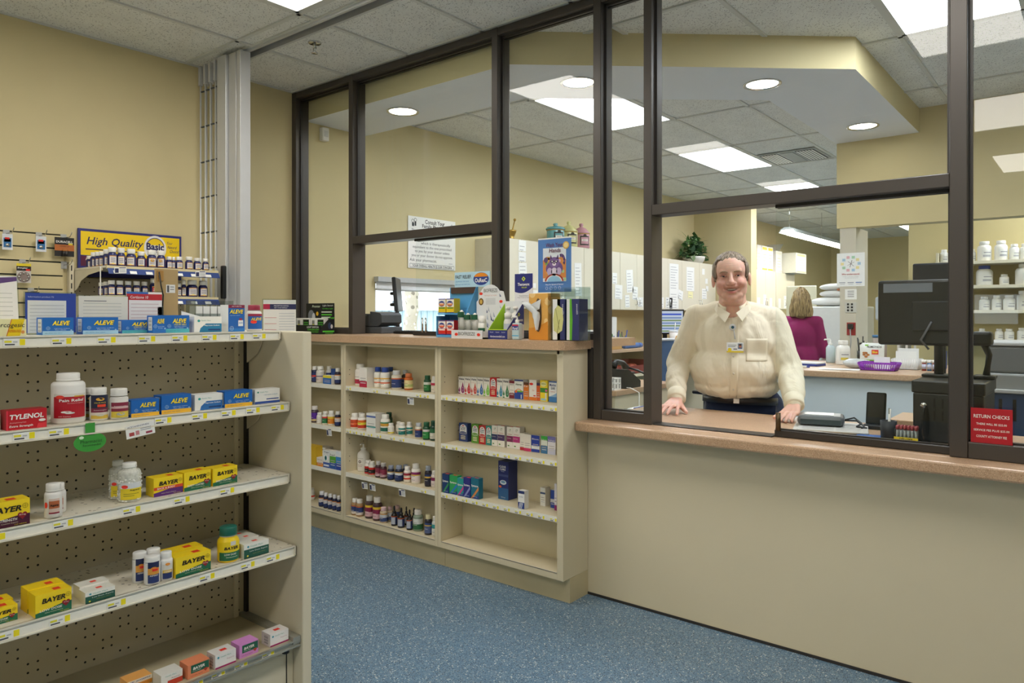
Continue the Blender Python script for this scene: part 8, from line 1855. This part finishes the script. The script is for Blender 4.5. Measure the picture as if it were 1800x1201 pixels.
# eyes, teeth, eyebrows
for s in (-1, 1):
    e = MB().ball((0, 0, 0), (.0125, .009, .0046), mat('#cfc8c0', .2), 14, 8).build('eye', man, hd(s * .033, -.0835, .0165)); e.rotation_euler = HM.to_euler()
    MB().ball((0, 0, 0), (.0062, .0035, .0046), mat('#1c222a', .15), 12, 8).build('iris', e, (0, -.0075, 0))
    MB().tube([(-.015, -.004, .0005), (-.006, -.0092, .0048), (.005, -.0092, .0050), (.015, -.004, .001)], .0021, mat('#9a5c4a', .6), 6).build('eyelid', e)
    P = [hd(s * (.014 + .012 * k), (-.089, -.0915, -.089, -.081)[k], (.034, .038, .038, .032)[k]) for k in range(4)]
    MB().tube(P, [.0025, .0038, .0034, .0016], mat('#a58a70', .9), 8).build('eyebrow', man)
t_ = MB()
for k in range(9):
    u = -.0225 + k * .005; zz = 6.5 * (u + .0023) ** 2; yy = abs(k - 4) ** 2 * .0006; t_.box((u, yy, zz), (u + .0047, yy + .004, zz + .0062 - abs(k - 4) * .0004), mat('#ddd3c0', .3))
o = t_.build('teeth', man, hd(0.0, -.0825, -.0515)); o.rotation_euler = HM.to_euler(); o.scale = (HS, HS, HS)
# hair
def hair(mesh_name, parent, tf, keep, radii, center, col, seg=56, ringn=36, amp=.004):
    V = []; F = []; idx = {}
    for i in range(ringn + 1):
        for k in range(seg):
            th = math.pi * i / ringn; a = 2 * math.pi * k / seg
            d = Vector((math.sin(th) * math.cos(a), math.sin(th) * math.sin(a), math.cos(th)))
            p = Vector((center[0] + radii[0] * d.x, center[1] + radii[1] * d.y, center[2] + radii[2] * d.z))
            nz = noise.noise(Vector((a * 9, th * 2.0, 1.3))) * amp + noise.noise(Vector((a * 22, th * 3.0, 4.1))) * amp * .6
            V.append(p + d * nz)
    for i in range(ringn):
        for k in range(seg):
            q = (i * seg + k, i * seg + (k + 1) % seg, (i + 1) * seg + (k + 1) % seg, (i + 1) * seg + k)
            c = sum((V[x] for x in q), Vector()) / 4
            if keep(c): F.append(q)
    m = MB().raw([tf(v) for v in V], [tuple(reversed(q)) for q in F], col, True); o = m.build(mesh_name, parent)
    s_ = o.modifiers.new('thick', 'SOLIDIFY'); s_.thickness = .008; s_.offset = -1
    return o
def strand_mat(name, a, b):
    m = bpy.data.materials.new(name); m.use_nodes = True; n, l = nt(m); p = n['Principled BSDF']; p.inputs['Roughness'].default_value = .6
    tc = n.new('ShaderNodeTexCoord'); mp = n.new('ShaderNodeMapping'); mp.inputs['Scale'].default_value = (160, 60, 14); z = n.new('ShaderNodeTexNoise'); z.inputs['Scale'].default_value = 1.0; z.inputs['Detail'].default_value = 4
    l.new(tc.outputs['Object'], mp.inputs[0]); l.new(mp.outputs[0], z.inputs['Vector']); r = n.new('ShaderNodeValToRGB'); r.color_ramp.elements[0].position = .35; r.color_ramp.elements[1].position = .65; r.color_ramp.elements[0].color = lin(a); r.color_ramp.elements[1].color = lin(b)
    l.new(z.outputs['Fac'], r.inputs[0]); l.new(r.outputs[0], p.inputs['Base Color']); return m
def keep_man(c):
    if c.z < -.055: return False
    front = .094 - .010 * (c.x / .05) ** 2 + (.012 if c.x > .0 else 0) * 0
    if c.y < -.028 and c.z < .088 + .006 * math.sin(c.x * 80): return abs(c.x) > .071 and c.y > -.05 and c.z > .0
    if abs(c.x) > .055 and c.y < .034 and c.z < -.012 - (0 if c.y > -.02 else -.03): return False
    return True
hair('hair', man, lambda v: hd(*v), keep_man, (.0865, .106, .096), (0, .013, .036), strand_mat('grey_brown_hair', '#5f5243', '#a59580'), 64, 44, .005)
# shirt
SH_ = cloth_mat('cream_shirt_cotton', '#ebe2ca', .04, 8)
_n, _l = nt(SH_); _tc = _n.new('ShaderNodeTexCoord'); _mp = _n.new('ShaderNodeMapping'); _mp.inputs['Scale'].default_value = (6, 6, 2.2); _mp.inputs['Rotation'].default_value = (.3, .5, 0)
_nz = _n.new('ShaderNodeTexNoise'); _nz.inputs['Scale'].default_value = 1.3; _nz.inputs['Detail'].default_value = 3; _nz.inputs['Distortion'].default_value = .8; _bp = _n.new('ShaderNodeBump'); _bp.inputs['Strength'].default_value = .75; _bp.inputs['Distance'].default_value = .035
_l.new(_tc.outputs['Object'], _mp.inputs[0]); _l.new(_mp.outputs[0], _nz.inputs['Vector']); _l.new(_nz.outputs['Fac'], _bp.inputs['Height']); _l.new(_bp.outputs['Normal'], _n['Principled BSDF'].inputs['Normal'])
sh = [('e', L(-1.60, 3.960, 1.26), (.228, .172, .20)), ('e', L(-1.605, 3.950, 1.10), (.250, .198, .165)), ('e', L(-1.605, 3.975, 1.005), (.240, .190, .082)), ('c', shL, shR, .072, .072), ('c', L(-1.592, 3.960, 1.415), shL, .085, .07), ('c', L(-1.592, 3.960, 1.415), shR, .085, .07),
      ('c', shL, elL, .076, .067), ('c', elL, elL.lerp(wrL, .72), .066, .056), ('c', elL.lerp(wrL, .6), wrL.lerp(elL, .04), .052, .045), ('c', shR, elR, .076, .068), ('c', elR, elR.lerp(wrR, .72), .068, .058), ('c', elR.lerp(wrR, .6), wrR.lerp(elR, .04), .053, .045)]
sme = blob(sh, .0065, 12, .5)
NRM = [v.normal.copy() for v in sme.vertices]
for vi, v in enumerate(sme.vertices):
    p = v.co.copy()
    k = noise.noise(Vector((p.x * 15 + p.z * 4, p.y * 9, p.z * 3.5))) * .008 + noise.noise(Vector((p.x * 30 + p.z * 12, p.y * 20, p.z * 13))) * .0035
    for j, (a, b) in enumerate(((elL, wrL), (elR, wrR))):        # sleeve folds gather around the elbow and above the cuff
        t1 = (p - a).dot(b - a) / (b - a).length_squared
        if -.5 < t1 < .9 and (p - a).length < .33 and abs(p.x - a.x - t1 * (b.x - a.x)) < .12: k += .009 * noise.noise(Vector((t1 * 5.5 + p.x * 9 + j * 7, p.x * 7, p.y * 7))) * (1 - abs(t1 - .2))
    v.co = p + NRM[vi] * k
sme.materials.append(SH_); shirt = link('shirt', sme, man)
bv = bvhtree.BVHTree.FromPolygons([v.co.copy() for v in sme.vertices], [tuple(p.vertices) for p in sme.polygons])
VD = Vector((-.385, .923, 0)).normalized()
def onshirt(px, z, off):
    """point on the shirt front seen across the body at lateral offset px (metres, right positive)"""
    o = Vector((-1.60, 3.95, z)) - O_ - VD * 1.0 + Vector((.923, .385, 0)) * px
    h = bv.ray_cast(o, VD)
    if h[0] is None: return o + VD * .85
    return h[0] - VD * off
def patch(name, u0, u1, z0, z1, m, off=.003, nx=5, nz=7, lean=0.0):
    V = [onshirt(u0 + (u1 - u0) * i / nx + lean * (j / nz), z0 + (z1 - z0) * j / nz, off) for j in range(nz + 1) for i in range(nx + 1)]
    F = [(j * (nx + 1) + i, j * (nx + 1) + i + 1, (j + 1) * (nx + 1) + i + 1, (j + 1) * (nx + 1) + i) for j in range(nz) for i in range(nx)]
    o = MB().raw(V, F, m, True).build(name, man); s_ = o.modifiers.new('thick', 'SOLIDIFY'); s_.thickness = .0016; s_.offset = 1; return o
SH2 = cloth_mat('cream_shirt_placket', '#ebe2c9', .04, 8)
patch('placket', -.030, .012, .95, 1.40, SH2, .002, 4, 18, .012)
patch('pocket', .055, .165, 1.155, 1.275, SH2, .0008, 10, 10)
for z in (1.0, 1.09, 1.18): c = onshirt(-.008, z, .005); MB().lathe([(.0001, 0), (.0055, 0), (.0055, .002), (.0001, .002)], mat('#e4dccb', .3), 12).build('button', man, c, (R(90), 0, R(22)))
# collar
for s in (-1, 1):
    P0 = [hd(s * .068, .02, -.112), hd(s * .066, -.035, -.126), hd(s * .014, -.082, -.160), hd(s * .038, -.104, -.200), hd(s * .074, -.055, -.160), hd(s * .084, .03, -.142)]
    m = MB().raw(P0, [(0, 1, 4, 5), (1, 2, 3, 4)] if s > 0 else [(5, 4, 1, 0), (4, 3, 2, 1)], SH2, False); o = m.build('collar', man); sd = o.modifiers.new('thick', 'SOLIDIFY'); sd.thickness = .006; sd.offset = 0
m = MB(); V = []
for k in range(15):
    a = R(-150 + k * 300 / 14) + R(90)
    for q, (rr_, z) in enumerate(((.070, -.150), (.064, -.112))): V.append(hd(rr_ * math.cos(a), .018 + rr_ * math.sin(a) * 1.05, z - (.022 if math.sin(a) < 0 else 0) * abs(math.sin(a))))
m.raw(V, [(2 * k, 2 * k + 2, 2 * k + 3, 2 * k + 1) for k in range(14)], SH2, True); o = m.build('collar_band', man); sd = o.modifiers.new('thick', 'SOLIDIFY'); sd.thickness = .006
for nm, a, b in (('cuff', elL, wrL), ('cuff', elR, wrR)):
    d = (b - a).normalized(); MB().tube([b - d * .055, b - d * .03, b - d * .002, b + d * .004], [.0500, .0495, .0495, .046], SH2, 20).build(nm, man)
# badge
c = onshirt(-.012, 1.335, .006); bo = MB().lathe([(.0001, 0), (.017, 0), (.018, .004), (.012, .006), (.0001, .006)], mat('#e4e6e8', .3), 20).build('badge_reel', man, c, (R(90), 0, R(22)))
m = MB(); disc(m, lambda u, v, k: (u, v, .0062 + .0003 * k), 0, 0, .008, .008, '#2c6a4a', 1); disc(m, lambda u, v, k: (u, v, .0062 + .0003 * k), .002, .001, .004, .005, '#27488a', 2); m.build('reel_emblem', bo)
c0 = onshirt(-.006, 1.32, .006); c1 = onshirt(.0, 1.272, .008); MB().tube([c0, c1], .003, mat('#c9ccd0', .3), 6).build('badge_strap', man)
c = onshirt(.0, 1.228, .022); W, H = .086, .054
b = MB().box((-W / 2, -.001, -H / 2), (W / 2, .001, H / 2), pr('#eef0f0')).build('id_badge', man, c, (R(-6), 0, R(22)))
m = MB(); f = fl(-.001); rect(m, f, -W / 2, -H / 2, W / 2, -H * .34, '#e8cf2a', 1); disc(m, f, -W * .32, -H * .22, .010, .010, '#f0d82a', 2); rect(m, f, W * .16, -H * .12, W * .44, H * .40, '#8a9aa8', 1); disc(m, f, W * .30, H * .14, .007, .010, '#b8755c', 2); disc(m, f, W * .30, H * .26, .007, .005, '#4a3a30', 3); rect(m, f, W * .2, -H * .12, W * .40, -H * .02, '#3a4a78', 2); rect(m, f, -W * .42, H * .2, W * .08, H * .25, '#5a6a64', 1); rect(m, f, -W * .42, H * .06, W * .02, H * .11, '#5a6a64', 1); rect(m, f, -W * .1, -H * .2, W * .12, -H * .12, '#2a2c30', 1); m.build('badge_print', b)
# trousers, belt, shoes
TR = cloth_mat('navy_trousers', '#27304a', .15, 10)
tm = blob([('e', L(-1.60, 4.05, .90), (.205, .165, .12)), ('c', L(-1.70, 4.08, .88), L(-1.71, 4.10, .48), .118, .09), ('c', L(-1.71, 4.10, .48), L(-1.71, 4.13, .12), .086, .075), ('c', L(-1.50, 4.10, .88), L(-1.49, 4.12, .48), .118, .09), ('c', L(-1.49, 4.12, .48), L(-1.49, 4.15, .12), .086, .075)], .010, 4)
tm.materials.append(TR); link('trousers', tm, man)
n = 28; V = []
for z in (.905, .945):
    for k in range(n): a = 2 * math.pi * k / n; V.append(L(-1.60 + .208 * math.cos(a), 4.02 + .180 * math.sin(a), z - .012 * math.sin(a)))
m = MB().raw(V, [(k, (k + 1) % n, n + (k + 1) % n, n + k) for k in range(n)], mat('#1b1817', .4), True); o = m.build('belt', man); sd = o.modifiers.new('thick', 'SOLIDIFY'); sd.thickness = .005
MB().box((-.016, -.003, -.014), (.016, .003, .014), CHROME, .002).build('belt_buckle', man, L(-1.548, 3.845, .935), (0, 0, R(16)))
for x, y in ((-1.705, 4.05), (-1.48, 4.07)): MB().ball((0, 0, 0), (.055, .15, .05), mat('#1c1a19', .35), 16, 8).build('shoe', man, L(x, y - .0, .05))

# ---------------------------------------------------------------- the woman with her back turned
wo = thing('person', 'woman in magenta top seen from behind near the refrigerator', 'person', (-2.335, 7.45, 0), R(8))
wp = [('e', (0, 0, 1.555), (.075, .092, .105)), ('c', (0, 0, 1.50), (0, 0, 1.36), .05, .055), ('c', (-.135, 0, 1.325), (.13, 0, 1.325), .052, .052), ('e', (0, .0, 1.18), (.145, .11, .19)), ('e', (0, 0, .93), (.155, .12, .16)),
      ('c', (-.155, 0, 1.32), (-.20, .06, 1.06), .045, .038), ('c', (-.20, .06, 1.06), (-.14, .26, 1.0), .036, .026), ('c', (.15, 0, 1.32), (.195, .04, 1.06), .045, .038), ('c', (.195, .04, 1.06), (.21, .24, .97), .036, .026),
      ('e', (-.12, .31, .99), (.03, .05, .018)), ('e', (.20, .29, .96), (.03, .05, .018)), ('c', (-.08, 0, .88), (-.085, 0, .46), .095, .07), ('c', (-.085, 0, .46), (-.085, -.01, .08), .06, .045), ('c', (.08, 0, .88), (.085, 0, .46), .095, .07), ('c', (.085, 0, .46), (.085, -.01, .08), .06, .045),
      ('c', (-.085, -.02, .04), (-.085, .14, .035), .035, .03), ('c', (.085, -.02, .04), (.085, .14, .035), .035, .03), ('e', (0, .09, 1.545), (.014, .025, .018)), ('e', (.078, .0, 1.545), (.008, .018, .028)), ('e', (-.078, .0, 1.545), (.008, .018, .028))]
for s in (-1, 1):
    bx_, bz = (-.12, .99) if s < 0 else (.20, .96)
    for k in range(4): wp.append(('c', (bx_ - .024 + k * .016, .33, bz), (bx_ - .028 + k * .018, .395, bz - .015), .0095, .008))
    wp.append(('c', (bx_ - s * .02, .29, bz), (bx_ - s * .05, .34, bz - .01), .011, .009))
wme = blob(wp, .0075, 3); WS = lin('#d8a488')[:3]; paint(wme, lambda p: (*WS, 1)); wme.materials.append(skin_mat('woman_skin')); link('body', wme, wo)
TOPM = cloth_mat('magenta_knit', '#8c1f5c', .12, 9)
tme = blob([('e', (-.01, .0, 1.19), (.165, .13, .20)), ('e', (-.01, 0, .98), (.18, .142, .20)), ('c', (-.145, 0, 1.325), (.135, 0, 1.325), .070, .070), ('c', (-.165, 0, 1.315), (-.21, .05, 1.10), .064, .062), ('c', (.145, 0, 1.31), (.195, .035, 1.04), .062, .064)], .010, 4)
NRM = [v.normal.copy() for v in tme.vertices]
for vi, v in enumerate(tme.vertices): v.co = v.co + NRM[vi] * (noise.noise(Vector((v.co.x * 14, v.co.y * 10, v.co.z * 5))) * .012)
tme.materials.append(TOPM); link('top', tme, wo)
pme = blob([('e', (0, 0, .86), (.185, .135, .14)), ('c', (-.08, 0, .84), (-.085, 0, .12), .11, .07), ('c', (.08, 0, .84), (.085, 0, .12), .11, .07)], .012, 4); pme.materials.append(cloth_mat('dark_trousers', '#26262c', .1, 9)); link('trousers', pme, wo)
hair('hair', wo, lambda v: Vector((v.x * (1 + max(0, 1.56 - v.z) * .9), v.y, v.z)), lambda c: c.z > 1.385 and not (c.y > .062 and c.z < 1.60), (.098, .112, .20), (0, -.006, 1.475), strand_mat('dark_blond_hair', '#5a4529', '#b89d6c'), 60, 40, .012)

bpy.data.scenes.remove(_TMP)
